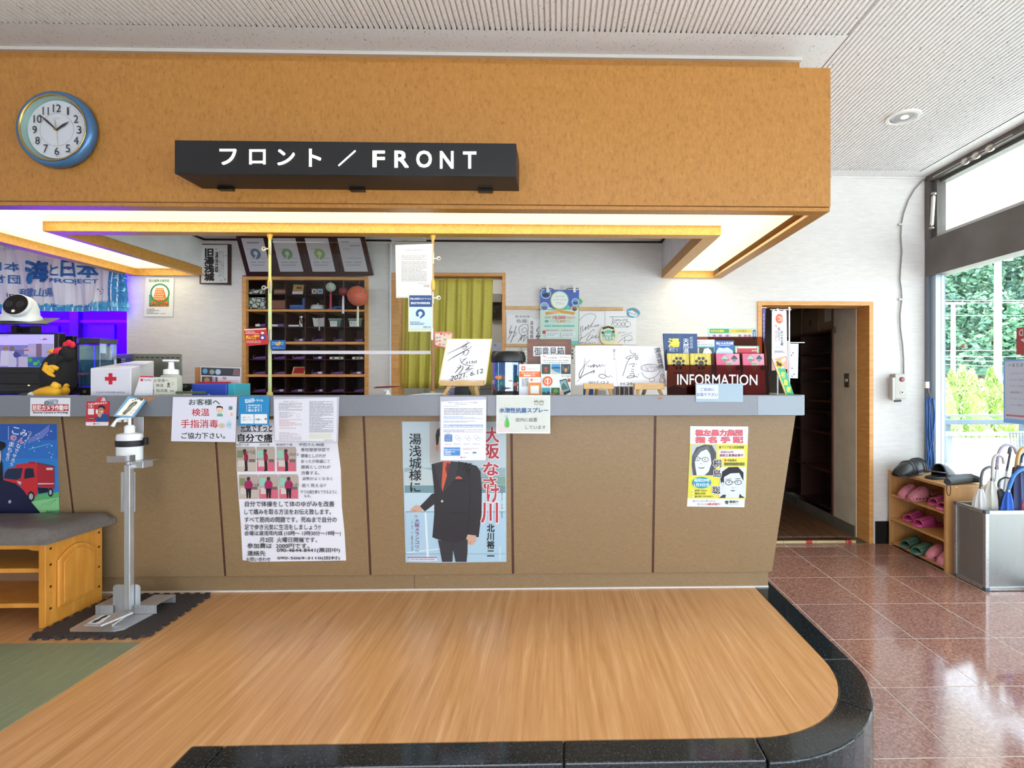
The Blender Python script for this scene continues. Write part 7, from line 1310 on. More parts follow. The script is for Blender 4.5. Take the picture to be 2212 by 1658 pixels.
# blue hanging bands
r = thing('blue_straps', 'long blue exercise bands hanging from a hook at the window jamb', 'straps', tuple(PX(2006, 1000, XR-.03)))
Yh = PY(2005, 860, YW-.14).y
MB().pbox(2000, 824, 2008, 838, YW-.14, .02).build('hook_pad', mat('#e8e0d0', .4), r, bevel=.002)
MB().tube([PY(2004, 838, YW-.14), PY(2005, 846, YW-.14), PY(2010, 858, YW-.14)], .006, 8).build('hook', mat('#5c3c34', .4), r)
for pts in (((2000, 860), (2001, 930), (2004, 1000), (2000, 1016)), ((2004, 858), (2010, 905), (2014, 960), (2018, 1020)), ((2014, 860), (2018, 900), (2012, 950), (2001, 1000), (1994, 1016)), ((2008, 856), (2006, 920), (2010, 1012)), ((2016, 862), (2017, 930), (2009, 990), (2006, 1018))):
    MB().tube([PY(x, y, YW-.15-.006*(x % 3)) for x, y in smoothline(list(pts), 4)], .0115, 8, flat=.5).build('band', mat('#1f5698', .3), r, smooth=True)
# ================================================================ SHOE RACK
XF = PZ(2043, 1237, ZL).x; YN = PZ(2043, 1237, ZL).y; YFa = 4.165; RZ = PY(2043, 1048, YN).z; XBk = XR-.012
sr = thing('shoe_rack', 'low light brown wooden shoe rack standing under the window', 'shoe rack', ((XF+XBk)/2, (YN+YFa)/2, ZL))
MB().box(XF, XBk, YN, YN+.018, ZL+.001, RZ-.018).build('end_panel', M_rack, sr, bevel=.001, seg=1)
MB().box(XF, XBk, YFa-.018, YFa, ZL+.001, RZ-.018).build('end_panel', M_rack, sr, bevel=.001, seg=1)
MB().box(XF-.002, XBk, YN-.001, YFa, RZ-.018, RZ).build('top_board', M_rack, sr, bevel=.001, seg=1)
MB().box(XBk-.008, XBk, YN+.018, YFa-.018, ZL+.02, RZ-.018).build('back_panel', M_rack, sr)
SZ = [PX(2040, 1106, XF).z, PX(2040, 1166, XF).z, ZL+.035]
for z in SZ: MB().box(XF+.004, XBk-.008, YN+.018, YFa-.018, z-.016, z).build('shelf_board', M_rack, sr, bevel=.002, seg=1)
MB().cyl(PY(2066, 1052, YN), PY(2066, 1052, YN)-V((0, .002, 0)), .005, n=12, m=mat('#dcd4c4')).build('cap', None, sr)
def shoe(name, label, px, py, z, yaw, col, kind, L_=.245, group=None, mate=None):
    """toe towards -x before yaw; clog: closed perforated toe with heel strap; slide: open toe"""
    c = PZ(px, py, z) if mate is None else mate; c = V((c.x, c.y, z+.0008)); m1 = mat(col, .45)
    r = thing(name, label, 'slippers' if kind != 'boot' else 'shoes', tuple(c), group)
    Rm = Matrix.Rotation(math.radians(yaw), 3, 'Z')
    def P(u, v, h): return c+Rm @ V((-(u-.5)*L_, v, h))
    def hw(u): return L_*(.13+.07*math.sin(max(0, min(1, u*1.08))*math.pi)**.6+.035*u)*(1 if u < .93 else .8) if 0 < u < 1 else L_*.09
    us = [0, .03, .1, .2, .35, .5, .65, .78, .88, .95, 1.0]
    out = [(u, hw(u)) for u in us]+[(u, -hw(u)) for u in us[::-1]]
    MB().prism([P(u, v, .0) for u, v in out], (0, 0, .018)).build('sole', m1, r, bevel=.004)
    mb = MB(); n = 10; ua = .36 if kind == 'slide' else .40; ub = .86 if kind == 'slide' else 1.0; st = 8; vs = []
    for i in range(st+1):
        u = ua+(ub-ua)*i/st; w_ = hw(min(u, .985))*1.02; k_ = (u-ua)/(ub-ua)
        h = (.072-.030*k_ if kind == 'slide' else .078*(1-k_**2.2)+.020)
        if kind != 'slide' and i == st: w_ *= .72
        for j in range(n+1):
            t = math.pi*j/n; vs.append(P(u, w_*math.cos(t), .010+h*math.sin(t)**.75))
    mb.add(vs, [(i*(n+1)+j, i*(n+1)+j+1, (i+1)*(n+1)+j+1, (i+1)*(n+1)+j) for i in range(st) for j in range(n)])
    if kind != 'slide': mb.add([vs[st*(n+1)+j] for j in range(n+1)], [tuple(range(n+1))])
    o = mb.build('upper', m1, r, smooth=True); sd_ = o.modifiers.new('s', 'SOLIDIFY'); sd_.thickness = .005; sd_.offset = -1
    if kind == 'clog':
        MB().tube([P(.44, hw(.44)*.98, .045), P(.25, hw(.25)*1.02, .052), P(.08, hw(.1)*.9, .058), P(-.01, 0, .06), P(.08, -hw(.1)*.9, .058), P(.25, -hw(.25)*1.02, .052), P(.44, -hw(.44)*.98, .045)], .009, 8, flat=.5).build('heel_strap', m1, r, smooth=True)
        for sgn in (1, -1): MB().ball(P(.44, sgn*hw(.44)*1.02, .045), .008, n=8, k=6).build('rivet', mat('#1c1416'), r)
        hole = mat('#3a1c22', .6)
        for u in (.55, .68, .8, .9):
            for sgn in (1, -1): MB().ball(P(u, sgn*hw(u)*1.0, .024), .0075, .005, .005, 8, 6).build('vent_hole', hole, r)
        for u, v in ((.62, .012), (.62, -.012), (.7, 0), (.7, .02), (.7, -.02), (.54, 0)):
            h = .078*(1-((u-ua)/(ub-ua))**2.2)+.020; MB().ball(P(u, v, .010+h*.965), .0042, .0042, .003, 8, 6).build('vent_hole', hole, r)
    if kind == 'slide':
        for u in (.5, .6, .7, .8):
            for v in (.03, 0, -.03):
                k_ = (u-ua)/(ub-ua); h = (.072-.030*k_)*(1-(v/(hw(u)*1.02))**2)**.375; MB().ball(P(u, v, .010+h), .010, .0035, .0025, 8, 6, rot=Rm).build('slot', mat('#5a2238' if col[1] > '8' else '#1c2a24', .7), r)
    if kind == 'boot':
        for u in (.42, .55): MB().tube([P(u, hw(u)*1.03*math.cos(t), .012+.092*math.sin(t)**.75) for t in [math.pi*i/10 for i in range(11)]], .010, 6, flat=.4).build('strap', mat('#2c2c2e', .5), r, smooth=True)
    return r
LP, HP, GR, BK = '#cf8090', '#c9508c', '#4f7464', '#2b2c2e'
shoe('rubber_clog', 'light pink rubber clog on the top shelf, nearer one of the pair', 1992, 1080, SZ[0], 12, LP, 'clog', .235)
shoe('rubber_clog', 'light pink rubber clog on the top shelf, farther one by the rack side', 1968, 1074, SZ[0], 14, LP, 'clog', .22)
shoe('rubber_slide', 'hot pink slide at the near end of the top shelf, front one', 2055, 1100, SZ[0], 10, '#cc5f8a', 'slide', .22)
shoe('rubber_slide', 'hot pink slide at the near end of the top shelf, behind its mate', 2034, 1090, SZ[0], 10, '#cc5f8a', 'slide', .21)
shoe('rubber_slide', 'magenta pink slide on the middle shelf, nearer one of the pair', 2003, 1135, SZ[1], 10, HP, 'slide', .235)
shoe('rubber_slide', 'magenta pink slide on the middle shelf, farther one of the pair', 1978, 1124, SZ[1], 14, HP, 'slide', .22)
shoe('rubber_slide', 'dark green slide on the bottom shelf, nearer one of the pair', 1998, 1194, SZ[2], 14, GR, 'slide', .235)
shoe('rubber_slide', 'dark green slide on the bottom shelf, farther one of the pair', 1972, 1180, SZ[2], 16, GR, 'slide', .22)
shoe('rubber_clog', 'light pink clog on the bottom shelf behind the near clog', 2030, 1205, SZ[2], 12, LP, 'clog', .22)
shoe('rubber_clog', 'light pink clog on the bottom shelf at the near rack end', 2058, 1217, SZ[2], 12, LP, 'clog', .235)
shoe('work_shoe', 'black strapped shoe on top of the rack at the far end, front one', 1960, 1026, RZ, 26, '#26272a', 'boot', .28)
shoe('work_shoe', 'black strapped shoe on top of the rack, against the wall', 1980, 1019, RZ, 30, '#26272a', 'boot', .28)
shoe('rubber_sandal', 'black ribbed closed toe sandal in the middle of the rack top', 2032, 1032, RZ, 200, '#2e3236', 'clog', .25)
p = [PZ(x, y, RZ+.03) for x, y in ((2046, 1040), (2062, 1036), (2080, 1034), (2098, 1033), (2118, 1036))]
r = thing('folded_umbrella', 'crumpled black folding umbrella with wrist loop on the rack top', 'umbrella', (p[2].x, p[2].y, RZ))
vsn = MB(); 
vsn.tube(p, [.022, .036, .034, .036, .018], 20)
R.seed(2)
for i, v in enumerate(vsn.v): k_ = .82+.30*R.random(); ctr = p[min(4, i//20)]; vsn.v[i] = ctr+(v-ctr)*k_; vsn.v[i].z = max(vsn.v[i].z, RZ+.002)
vsn.build('crumpled_cloth', mat('#333537', .6), r, smooth='auto')
MB().tube([V((p[0].x, p[0].y, RZ+.03))+V((-.012+.014*math.sin(t), -.03, -.045+.045*math.cos(t))) for t in [i*.5 for i in range(13)]], .0025, 6).build('wrist_loop', mat('#1c1c1e'), r, smooth=True)
# ================================================================ UMBRELLA STAND
pm = bpy.data.materials.new('perforated_metal'); pm.use_nodes = True; nt = pm.node_tree; N = nt.nodes; L = nt.links; b = N['Principled BSDF']
b.inputs['Base Color'].default_value = lin('#b0aeac'); b.inputs['Metallic'].default_value = .8; b.inputs['Roughness'].default_value = .4
gg = N.new('ShaderNodeNewGeometry'); sp = N.new('ShaderNodeSeparateXYZ'); L.new(gg.outputs['Position'], sp.inputs[0]); ad = N.new('ShaderNodeMath'); ad.operation = 'ADD'; L.new(sp.outputs['X'], ad.inputs[0]); L.new(sp.outputs['Y'], ad.inputs[1])
def sinn(src):
    a_ = N.new('ShaderNodeMath'); a_.operation = 'MULTIPLY'; a_.inputs[1].default_value = 2*math.pi/.0065; L.new(src, a_.inputs[0]); s_ = N.new('ShaderNodeMath'); s_.operation = 'SINE'; L.new(a_.outputs[0], s_.inputs[0]); return s_.outputs[0]
mu = N.new('ShaderNodeMath'); mu.operation = 'MULTIPLY'; L.new(sinn(ad.outputs[0]), mu.inputs[0]); L.new(sinn(sp.outputs['Z']), mu.inputs[1]); gt = N.new('ShaderNodeMath'); gt.operation = 'LESS_THAN'; gt.inputs[1].default_value = .06; L.new(mu.outputs[0], gt.inputs[0]); L.new(gt.outputs[0], b.inputs['Alpha'])
A0 = PZ(2131, 1277, ZL); B0 = PZ(2047, 1243, ZL); sx0 = A0.x-.005; sy0 = A0.y; sy1 = B0.y; sx1 = XR-.01; sz1 = PY(2128, 1103, sy0).z
us_ = thing('umbrella_stand', 'perforated metal umbrella stand full of umbrellas in front of the shoe rack', 'umbrella stand', ((sx0+sx1)/2, (sy0+sy1)/2, ZL))
fw = .022
for (x0, x1, y0, y1) in ((sx0, sx0+fw, sy0, sy0+fw), (sx0, sx0+fw, sy1-fw, sy1), (sx1-fw, sx1, sy0, sy0+fw), (sx1-fw, sx1, sy1-fw, sy1)): MB().box(x0, x1, y0, y1, ZL+.001, sz1).build('corner_post', M_alu, us_, bevel=.002)
for z0, z1 in ((ZL+.003, ZL+.028), (sz1-.024, sz1)):
    MB().box(sx0+fw, sx1-fw, sy0, sy0+.018, z0, z1).build('rail', M_alu, us_, bevel=.002); MB().box(sx0+fw, sx1-fw, sy1-.018, sy1, z0, z1).build('rail', M_alu, us_, bevel=.002)
    MB().box(sx0, sx0+.018, sy0+fw, sy1-fw, z0, z1).build('rail', M_alu, us_, bevel=.002); MB().box(sx1-.018, sx1, sy0+fw, sy1-fw, z0, z1).build('rail', M_alu, us_, bevel=.002)
for (x0, x1, y0, y1) in ((sx0+fw, sx1-fw, sy0+.008, sy0+.0095), (sx0+fw, sx1-fw, sy1-.0095, sy1-.008), (sx0+.008, sx0+.0095, sy0+fw, sy1-fw), (sx1-.0095, sx1-.008, sy0+fw, sy1-fw)): MB().box(x0, x1, y0, y1, ZL+.028, sz1-.024).build('perforated_panel', pm, us_)
MB().box(sx0+.01, sx1-.01, sy0+.01, sy1-.01, ZL+.004, ZL+.008).build('drip_tray', M_alu, us_)
for (x0, y0) in ((sx0, sy0), (sx0, sy1-fw)):
    for z0 in (ZL+.0005, sz1-.02): MB().box(x0-.002, x0+fw+.004, y0-.002, y0+fw+.002, z0, z0+.021).build('corner_cap', mat('#4c5a64', .4), us_, bevel=.002)
def umbrella(label, grip, top, tipx, tipy, col, hcol, curve, w_=.03, alpha=1, hr=.009, name='umbrella', Yu=None):
    """grip: pixel where handle meets the folded canopy; curve: pixels of the crook; tip inside the stand"""
    Yg = Yu or (sy0+sy1)/2-.03; G = PY(*grip, Yg); T = V((tipx, tipy, ZL+.012)); r = thing(name, label, 'umbrella', tuple(T), 'umbrellas in the perforated stand')
    ax_ = (G-T); n = 24; rows = 10; mb = MB(); vs = []
    u_ = ax_.normalized().cross(V((0, 1, 0))).normalized(); v_ = ax_.normalized().cross(u_)
    for i in range(rows+1):
        t = i/rows; p_ = G-ax_*(.02+.86*t); rad = w_*([.35, .75, .95, 1, .95, .85, .72, .58, .45, .3, .15][i])
        for j in range(n): a_ = 2*math.pi*j/n+t*1.2; rr_ = rad*(1+.22*(1 if j % 3 == 0 else -.4)); vs.append(p_+(u_*math.cos(a_)+v_*math.sin(a_))*rr_)
    mb.add(vs, [(i*n+j, i*n+(j+1) % n, (i+1)*n+(j+1) % n, (i+1)*n+j) for i in range(rows) for j in range(n)])
    mb.build('folded_canopy', mat(col, .3 if alpha < 1 else .6, 0, 0, alpha), r, smooth='auto')
    MB().cyl(T, G, .004, n=8).build('shaft', mat('#b8b8bc', .3, .8), r)
    pts = [G]+[PY(x, y, Yg) for x, y in curve]; pp_ = []
    P_ = [(p.x, p.z) for p in pts]; P_ = smoothline(P_, 4)
    MB().tube([V((a_, Yg, b_)) for a_, b_ in P_], hr, 10).build('crook_handle', mat(hcol, .35), r, smooth=True)
    MB().cyl(G-ax_.normalized()*.012, G+ax_.normalized()*.004, hr*1.15, n=12).build('ferrule', mat('#8a8a8e', .3, .8), r, smooth='auto')
    return r
ux = sx0+.05
umbrella('clear plastic umbrella with dark grey crook, leftmost in the stand', (2119, 1051), 0, sx0+.03, sy0+.14, '#e6e6e6', '#55555c', [(2120, 1030), (2124, 1016), (2134, 1009), (2141, 1008)], .034, .7)
umbrella('clear plastic umbrella with slim white crook handle', (2143, 1034), 0, sx0+.07, sy0+.12, '#e0ddd4', '#b9b5b0', [(2144, 1005), (2147, 988), (2156, 981.5), (2166, 988), (2168, 1001)], .044, .7)
umbrella('clear umbrella with the tallest large translucent white crook', (2153, 1010), 0, sx0+.14, sy0+.2, '#e6e8ea', '#aaa4b8', [(2157, 980), (2164, 966), (2177, 960), (2190, 966), (2196, 980)], .03, .65, hr=.010, Yu=sy0+.18)
umbrella('clear umbrella with straight black hooked grip', (2175, 1014), 0, sx0+.16, sy0+.17, '#e4e6ea', '#3a3d44', [(2178, 1000), (2183, 972), (2181, 967), (2178, 980)], .024, .65, hr=.007, Yu=sy0+.16)
umbrella('umbrella with thick honey wood crook at the right edge', (2193, 1022), 0, sx0+.2, sy0+.13, '#3a4468', '#c99a4c', [(2196, 1000), (2199, 982), (2206, 970), (2218, 966), (2228, 974)], .03, hr=.0105, Yu=sy0+.13)
umbrella('navy patterned umbrella at the far right of the stand', (2206, 1000), 0, sx0+.235, sy0+.08, '#414a74', '#2c3050', [(2208, 985), (2214, 978)], .042, hr=.007, Yu=sy0+.09)
umbrella('thin dark umbrella with white pinstripes between the blue and honey ones', (2187, 1024), 0, sx0+.18, sy0+.1, '#2c2c34', '#22242a', [(2188, 1016), (2190, 1008)], .022, hr=.006, Yu=sy0+.11)
umbrella('black umbrella with arched dark handle loop, lying behind the blue one', (2157, 1052), 0, sx0+.24, sy0+.10, '#2b2c36', '#2e2830', [(2157, 1043), (2162, 1035), (2172, 1031), (2182, 1033)], .045, hr=.006, Yu=sy0+.085)
umbrella('bright blue umbrella with blue crook in front', (2178, 1058), 0, sx0+.10, sy0+.05, '#1f5cc0', '#2f7cd0', [(2184, 1042), (2190, 1027), (2200, 1017.5), (2212, 1014), (2224, 1020)], .036, hr=.0105, Yu=sy0+.05)
umbrella('coral red umbrella low at the right edge of the stand', (2216, 1075), 0, sx0+.24, sy0+.03, '#cc5a60', '#a84850', [(2218, 1060), (2222, 1050)], .03, hr=.007, Yu=sy0+.05)
# notices stuck on the glass
tp = mat('#f2f4f6', .6).copy(); b_ = tp.node_tree.nodes['Principled BSDF']; t_ = tp.node_tree.nodes.new('ShaderNodeBsdfTranslucent'); t_.inputs[0].default_value = lin('#c4d2e0'); x_ = tp.node_tree.nodes.new('ShaderNodeMixShader'); x_.inputs[0].default_value = .35
tp.node_tree.links.new(b_.outputs[0], x_.inputs[1]); tp.node_tree.links.new(t_.outputs[0], x_.inputs[2]); tp.node_tree.links.new(x_.outputs[0], tp.node_tree.nodes['Material Output'].inputs[0])
tp2 = tp.copy(); tp2.node_tree.nodes['Principled BSDF'].inputs['Base Color'].default_value = lin('#7c9cc0'); tp2.node_tree.nodes['Translucent BSDF'].inputs[0].default_value = lin('#b4cce8')
def glasssheet(name, label, Y0, Y1, z0, z1, col, edge=None):
    x = XR+.058; r = MB().box(x-.001, x, Y0, Y1, z0, z1).build(name, mat(edge or col, .5) if not edge else tp2); tag(r, label, 'notice'); r['_o'] = tuple(r.location); return r, x-.001
ya = PX(2168, 800, XR+.058).y; za = PX(2190, 770, XR+.058).z; zb_ = PX(2168, 912, XR+.058).z; za = PX(2168, 777, XR+.058).z
r, x = glasssheet('door_notice', 'white notice with blue border and mirrored writing on the window glass', ya-.36, ya, zb_, za, '#e8ecf0', '#8fb0d0')
mb = MB(); mb.add([(x-.0006, ya-.012, zb_+.03), (x-.0006, ya-.35, zb_+.03), (x-.0006, ya-.35, za-.012), (x-.0006, ya-.012, za-.012)], [(0, 1, 2, 3)]); mb.build('paper', tp, r)
mb = MB(); mb.add([(x-.001, ya-.02, zb_+.045), (x-.001, ya-.34, zb_+.045), (x-.001, ya-.34, zb_+.058), (x-.001, ya-.02, zb_+.058)], [(0, 1, 2, 3)]); mb.build('red_bar', mat('#c88088'), r)
vs, fs = textmesh('ご来館のみなさまへ', .02); MB().add([(x-.001-ly*.00003, ya-.035-.27*(1-u), za-.05+.025*v) for u, v, ly in vs], fs, mat('#7a8088')).build('mirrored_lettering', None, r)
for i, t in enumerate(('マスクをつけてください', '手指の消毒にご協力ください', '人との間隔を1-2mあけてください', '検温', '館内では静かにしてください', '体調の悪い方はご遠慮ください')):
    vs, fs = textmesh(t); MB().add([(x-.001-ly*.00003, ya-.05-.22*(1-u), za-.10-.042*i+.013*v) for u, v, ly in vs], fs, mat('#8a9098')).build('mirrored_lettering', None, r)
yb_ = PX(2196, 750, XR+.058).y; z1 = PX(2196, 708, XR+.058).z; z0 = PX(2196, 766, XR+.058).z
r, x = glasssheet('push_sticker', 'red square sticker with mirrored lettering on the window glass', yb_-.2, yb_, z0, z1, '#b0484c')
vs, fs = textmesh('D', .05); MB().add([(x-.0008-ly*.00003, yb_-.02-.03*(1-u), z1-.055+.04*v) for u, v, ly in vs], fs, mat('#dcd4d4')).build('lettering', None, r)
MB().add([(x-.0008, yb_-.03, z1-.08), (x-.0008, yb_-.07, z1-.07), (x-.0008, yb_-.07, z1-.11)], [(0, 1, 2)]).build('arrow', mat('#dcd4d4'), r)
r = thing('suction_hook', 'small round suction hook on the window glass', 'hook', tuple(PX(2081, 747, XR+.05)))
c = PX(2081, 747, XR+.058); MB().lathe([(.018, 0), (.014, .006), (.001, .008)], tuple(c), 20, axis=Matrix.Rotation(-math.pi/2, 3, 'Y')).build('suction_pad', mat('#c8a088', .3), r, smooth='auto')
MB().beam(c+V((-.008, .01, 0)), c+V((-.02, .03, -.02)), .006, .006).build('hook_arm', mat('#4c5458', .3), r)
# ================================================================ BENCH
XE_ = PZ(98, 1358, 0).x; YB0 = PZ(95, 1358, 0).y; YB1 = PZ(216, 1298, 0).y; BZ = PY(90, 1173, YB0).z
bn = thing('storage_bench', 'low orange wooden shelf bench with grey padded seat at the left', 'bench', (XE_-.6, (YB0+YB1)/2, 0))
BXL = -3.9; tk = .03
def arch(Y0, Y1, z0, z1, rise, n=8):
    return [(Y0, z0), (Y1, z0), (Y1, z1-rise)]+[(Y1+(Y0-Y1)*i/n, z1-rise+rise*math.sin(math.pi*min(1, i/n*1.0)*.5)**.8 if False else z1-rise*(1-math.sin(math.pi*(i/n)))) for i in range(1, n)]+[(Y0, z1-rise)]
MB().box(XE_-tk, XE_, YB0, YB1, .001, BZ).build('end_panel', M_boxw, bn, bevel=.003)
w_ = YB1-YB0
ap = [(XE_+.0005, y, z) for y, z in arch(YB0+w_*.17, YB1-w_*.17, .07, BZ-.04, .05)]
MB().prism(ap, (.012, 0, 0)).build('raised_moulding', M_boxw, bn, bevel=.005)
ap = [(XE_+.0125, y, z) for y, z in arch(YB0+w_*.235, YB1-w_*.235, .085, BZ-.06, .045)]
MB().prism(ap, (.007, 0, 0)).build('raised_panel', M_boxw, bn, bevel=.003)
for i, z in enumerate([BZ-.03]+[BZ-.10-.032*j for j in range(7)]):
    for yy in (YB0+w_*.08, YB1-w_*.07): MB().cyl((XE_-.001, yy, z-.02*0), (XE_+.0015, yy, z), .0055, n=10, m=mat('#4a2c10' if (i % 3 == 1 or i == 0) else '#c98a3c', .4)).build('dowel_hole', None, bn)
MB().box(BXL, XE_-tk, YB0+.004, YB0+.024, BZ-.026, BZ).prism([(XE_-tk, YB0+.004, BZ-.026), (XE_-tk-.05, YB0+.004, BZ-.026), (XE_-tk-.03, YB0+.004, BZ-.032), (XE_-tk, YB0+.004, BZ-.034)], (0, .02, 0)).build('apron', M_boxw, bn)
for py in (1229, 1305):
    z = PY(60, py, YB0).z; MB().box(BXL, XE_-tk, YB0+.01, YB1-.01, z-.02, z).build('shelf_board', M_boxw, bn, bevel=.003)
MB().box(BXL, XE_-tk, YB1-.012, YB1-.004, .10, BZ).build('back_panel', mat('#8a6a4c', .6), bn)
MB().box(BXL, BXL+tk, YB0, YB1, .001, BZ).build('end_panel', M_boxw, bn, bevel=.003)
# padded seat: soft slab with rounded edges
YC0, YC1 = YB0-.03, YB1+.035; XC0 = BXL-.03; XC1 = XE_+.035; T_ = .062; mb = MB(); nx, ny = 40, 12; vs = []
for j in range(ny+1):
    for i in range(nx+1):
        u, v = i/nx, j/ny; x = XC0+(XC1-XC0)*(1-(1-u)**1.6); y = YC0+(YC1-YC0)*v; ed = min((x-XC0)/.05, (XC1-x)/.05, (y-YC0)/.05, (YC1-y)/.05, 1); vs.append((x, y, BZ+.026+(T_-.02)*(1-(1-max(0, ed))**2.4)*.9+.002*math.sin(x*30)*math.sin(y*30)))
top = len(vs); vs += [(x, y, BZ+.0008) for x, y, z in vs]
fs = [(j*(nx+1)+i, j*(nx+1)+i+1, (j+1)*(nx+1)+i+1, (j+1)*(nx+1)+i) for j in range(ny) for i in range(nx)]; fs += [tuple(top+k for k in f[::-1]) for f in fs]
def rim(a_, b_): fs.append((a_, b_, b_+top, a_+top))
for i in range(nx): rim(i, i+1); rim(ny*(nx+1)+i, ny*(nx+1)+i+1)
for j in range(ny): rim(j*(nx+1), (j+1)*(nx+1)); rim(j*(nx+1)+nx, (j+1)*(nx+1)+nx)
MB().add(vs, fs).build('padded_seat', nodemat('grey_leatherette', [(.3, '#6a625e'), (.7, '#766e6a')], (60, 60, 60), 3, .5, .42, .12, (200, 200, 200), dist=.001), bn, smooth='auto')
# ================================================================ FOAM MAT AND SANITISER STAND
def jig(p, q, n, d):
    p = V(p); q = V(q); e = (q-p)/n; nr = V((e.y, -e.x)).normalized()*d; out = []
    for i in range(n):
        b = p+e*i; out += [b+e*.02, b+e*.2, b+e*.12+nr, b+e*.58+nr, b+e*.5]
    return [(v.x, v.y) for v in out]
mx0, my0 = PZ(74, 1376, 0).x, PZ(200, 1372, .011).y; mx1 = PZ(313, 1372, .011).x; my1 = YK-.05; mx2 = PZ(452, 1282, .011).x
outl = jig((mx0, my0), (mx1, my0), 9, .016)+jig((mx1, my0), (mx2, my1), 9, .016)+jig((mx2, my1), (mx0, my1), 9, .016)+jig((mx0, my1), (mx0, my0), 9, .016)
fm = MB().prism([(x, y, .0005) for x, y in outl], (0, 0, .011)).build('foam_mat', nodemat('black_foam', [(.3, '#302a2a'), (.7, '#453e3d')], (90, 90, 90), 2, .5, .75, .3, (150, 150, 10), dist=.003)); tag(fm, 'dark interlocking foam floor mat under the disinfectant stand', 'mat')
MZ = .0118
ss = thing('sanitizer_stand', 'metal foot pedal disinfectant stand with pump bottle and foot sign', 'stand', (PZ(270, 1340, MZ).x, PZ(270, 1340, MZ).y, MZ))
A = PZ(141, 1364, MZ); B = PZ(262, 1364, MZ); C = PZ(338, 1327, MZ); D = PZ(208, 1327, MZ)
MB().prism([(p.x, p.y, MZ+.0005) for p in (A+V((.02, 0, 0)), B-V((.03, 0, 0)), B+V((0, .02, 0)), V((B.x+.01, C.y, 0)), V((A.x-.01, C.y, 0)), A+V((0, .02, 0)))], (0, 0, .003)).build('base_plate', M_steel, ss)
YQ = PZ(270, 1327, MZ).y; YQ2 = PZ(270, 1327, MZ).y+.13
def q3(a, b, c, d, Y, dep, nm, m=None, bev=.002): return MB().pbox(a, b, c, d, Y, dep, None).build(nm, m or M_steel, ss, bevel=bev)
for a, c_ in ((206, 244), (290, 338)):
    p = PY(a, 1307, YQ); q_ = PY(c_, 1326, YQ)
    MB().add([(p.x, YQ, MZ+.003), (q_.x, YQ, MZ+.003), (q_.x, YQ, p.z), (p.x, YQ, p.z), (p.x, YQ+.12, p.z), (q_.x, YQ+.12, p.z), (q_.x, YQ+.12, MZ+.003), (p.x, YQ+.12, MZ+.003)], [(0, 1, 2, 3), (3, 2, 5, 4), (4, 5, 6, 7)]).build('side_block', M_steel, ss).modifiers.new('s', 'SOLIDIFY').thickness = .002
def rr_plate(a, b, c_, d, Y, r_, nm, th=.002):
    pts = []
    for (x, y, t0) in ((c_-r_, b+r_, -90), (a+r_, b+r_, 180)):
        for i in range(5): t = math.radians(t0+(i*22.5 if t0 == -90 else i*22.5)); pts.append((x+r_*math.cos(t), y+r_*math.sin(t)))
    pts = [(c_, d)]+[p for p in pts[:5]][::-1]+[p for p in pts[5:]][::-1]+[(a, d)]
    return MB().prism([PY(x, y, Y) for x, y in pts], (0, th, 0)).build(nm, M_steel, ss)
rr_plate(244, 1262, 303, 1326, YQ+.01, 8, 'upright_plate')
YT = YQ-.02
q3(267.5, 1004, 280, 1318, YT, .026, 'post'); q3(271, 996, 277, 1004, YT+.008, .012, 'post_neck')
q3(260.5, 1019, 291.5, 1105, YT+.03, .002, 'shield_plate')
q3(281, 996, 309, 1011, YT+.02, .06, 'bracket_box')
q3(230, 985, 271, 998, YT-.03, .002, 'tray_side', mat('#a8a2a0', .35, .5)); 
a = PY(280, 983, YT-.03); b = PY(313, 980, YT+.05)
MB().add([a, b, PY(313, 993, YT+.05), PY(280, 998, YT-.03)], [(0, 1, 2, 3)]).build('tray_side', mat('#8a8480', .35, .5), ss).modifiers.new('s', 'SOLIDIFY').thickness = .002
MB().box(PY(232, 0, YT-.03).x, PY(311, 0, YT-.03).x, YT-.03, YT+.06, PY(0, 998, YT-.03).z-.002, PY(0, 998, YT-.03).z).build('tray', M_steel, ss)
q3(288, 900, 309.5, 990, YT+.075, .002, 'back_plate')
zb0 = PY(280, 998, YT-.03).z+.001; c = PY(280, 990, YT+.02); kb = (YT+.02)/F; z_ = lambda y: PY(280, y, YT+.02).z
MB().lathe([(27*kb, zb0), (29*kb, zb0+.004), (29*kb, z_(942)), (27*kb, z_(936.5)), (14*kb, z_(934)), (9*kb, z_(933))], (c.x, YT+.02, 0), 32, sx=.86, sy=.64).build('bottle', mat('#e4e6e8', .35), ss, smooth='auto')
MB().lathe([(29.8*kb, z_(963)), (30.2*kb, z_(962)), (30.2*kb, z_(951)), (29.8*kb, z_(950))], (c.x, YT+.02, 0), 32, sx=.865, sy=.655, caps=False).build('black_strap', mat('#1a1b20', .6), ss, smooth='auto')
MB().pbox(308, 945, 314, 961, YT+.01, .02).build('strap_buckle', mat('#121316', .4), ss, bevel=.002)
MB().lathe([(9.3*kb, z_(935)), (9.3*kb, z_(921)), (7*kb, z_(918)), (3*kb, z_(917)), (2.8*kb, z_(903)), (6.5*kb, z_(902)), (6.5*kb, z_(898)), (.001, z_(897.5))], (c.x, YT+.02, 0), 24).build('pump', mat('#eceef0', .3), ss, smooth='auto')
MB().tube([PY(279, 900, YT+.02), PY(266, 903, YT+.005), PY(254, 905, YT-.01), PY(248, 912, YT-.015), PY(243, 921, YT-.02)], [.008, .007, .006, .006, .008], 10).build('nozzle', mat('#eceef0', .3), ss, smooth=True)
for x in (258, 272): MB().cyl(PY(x, 903, YT+.03), PY(x, 911, YT+.03), .009, n=10).build('cap_knob', mat('#dfe2e6', .3), ss, smooth='auto')
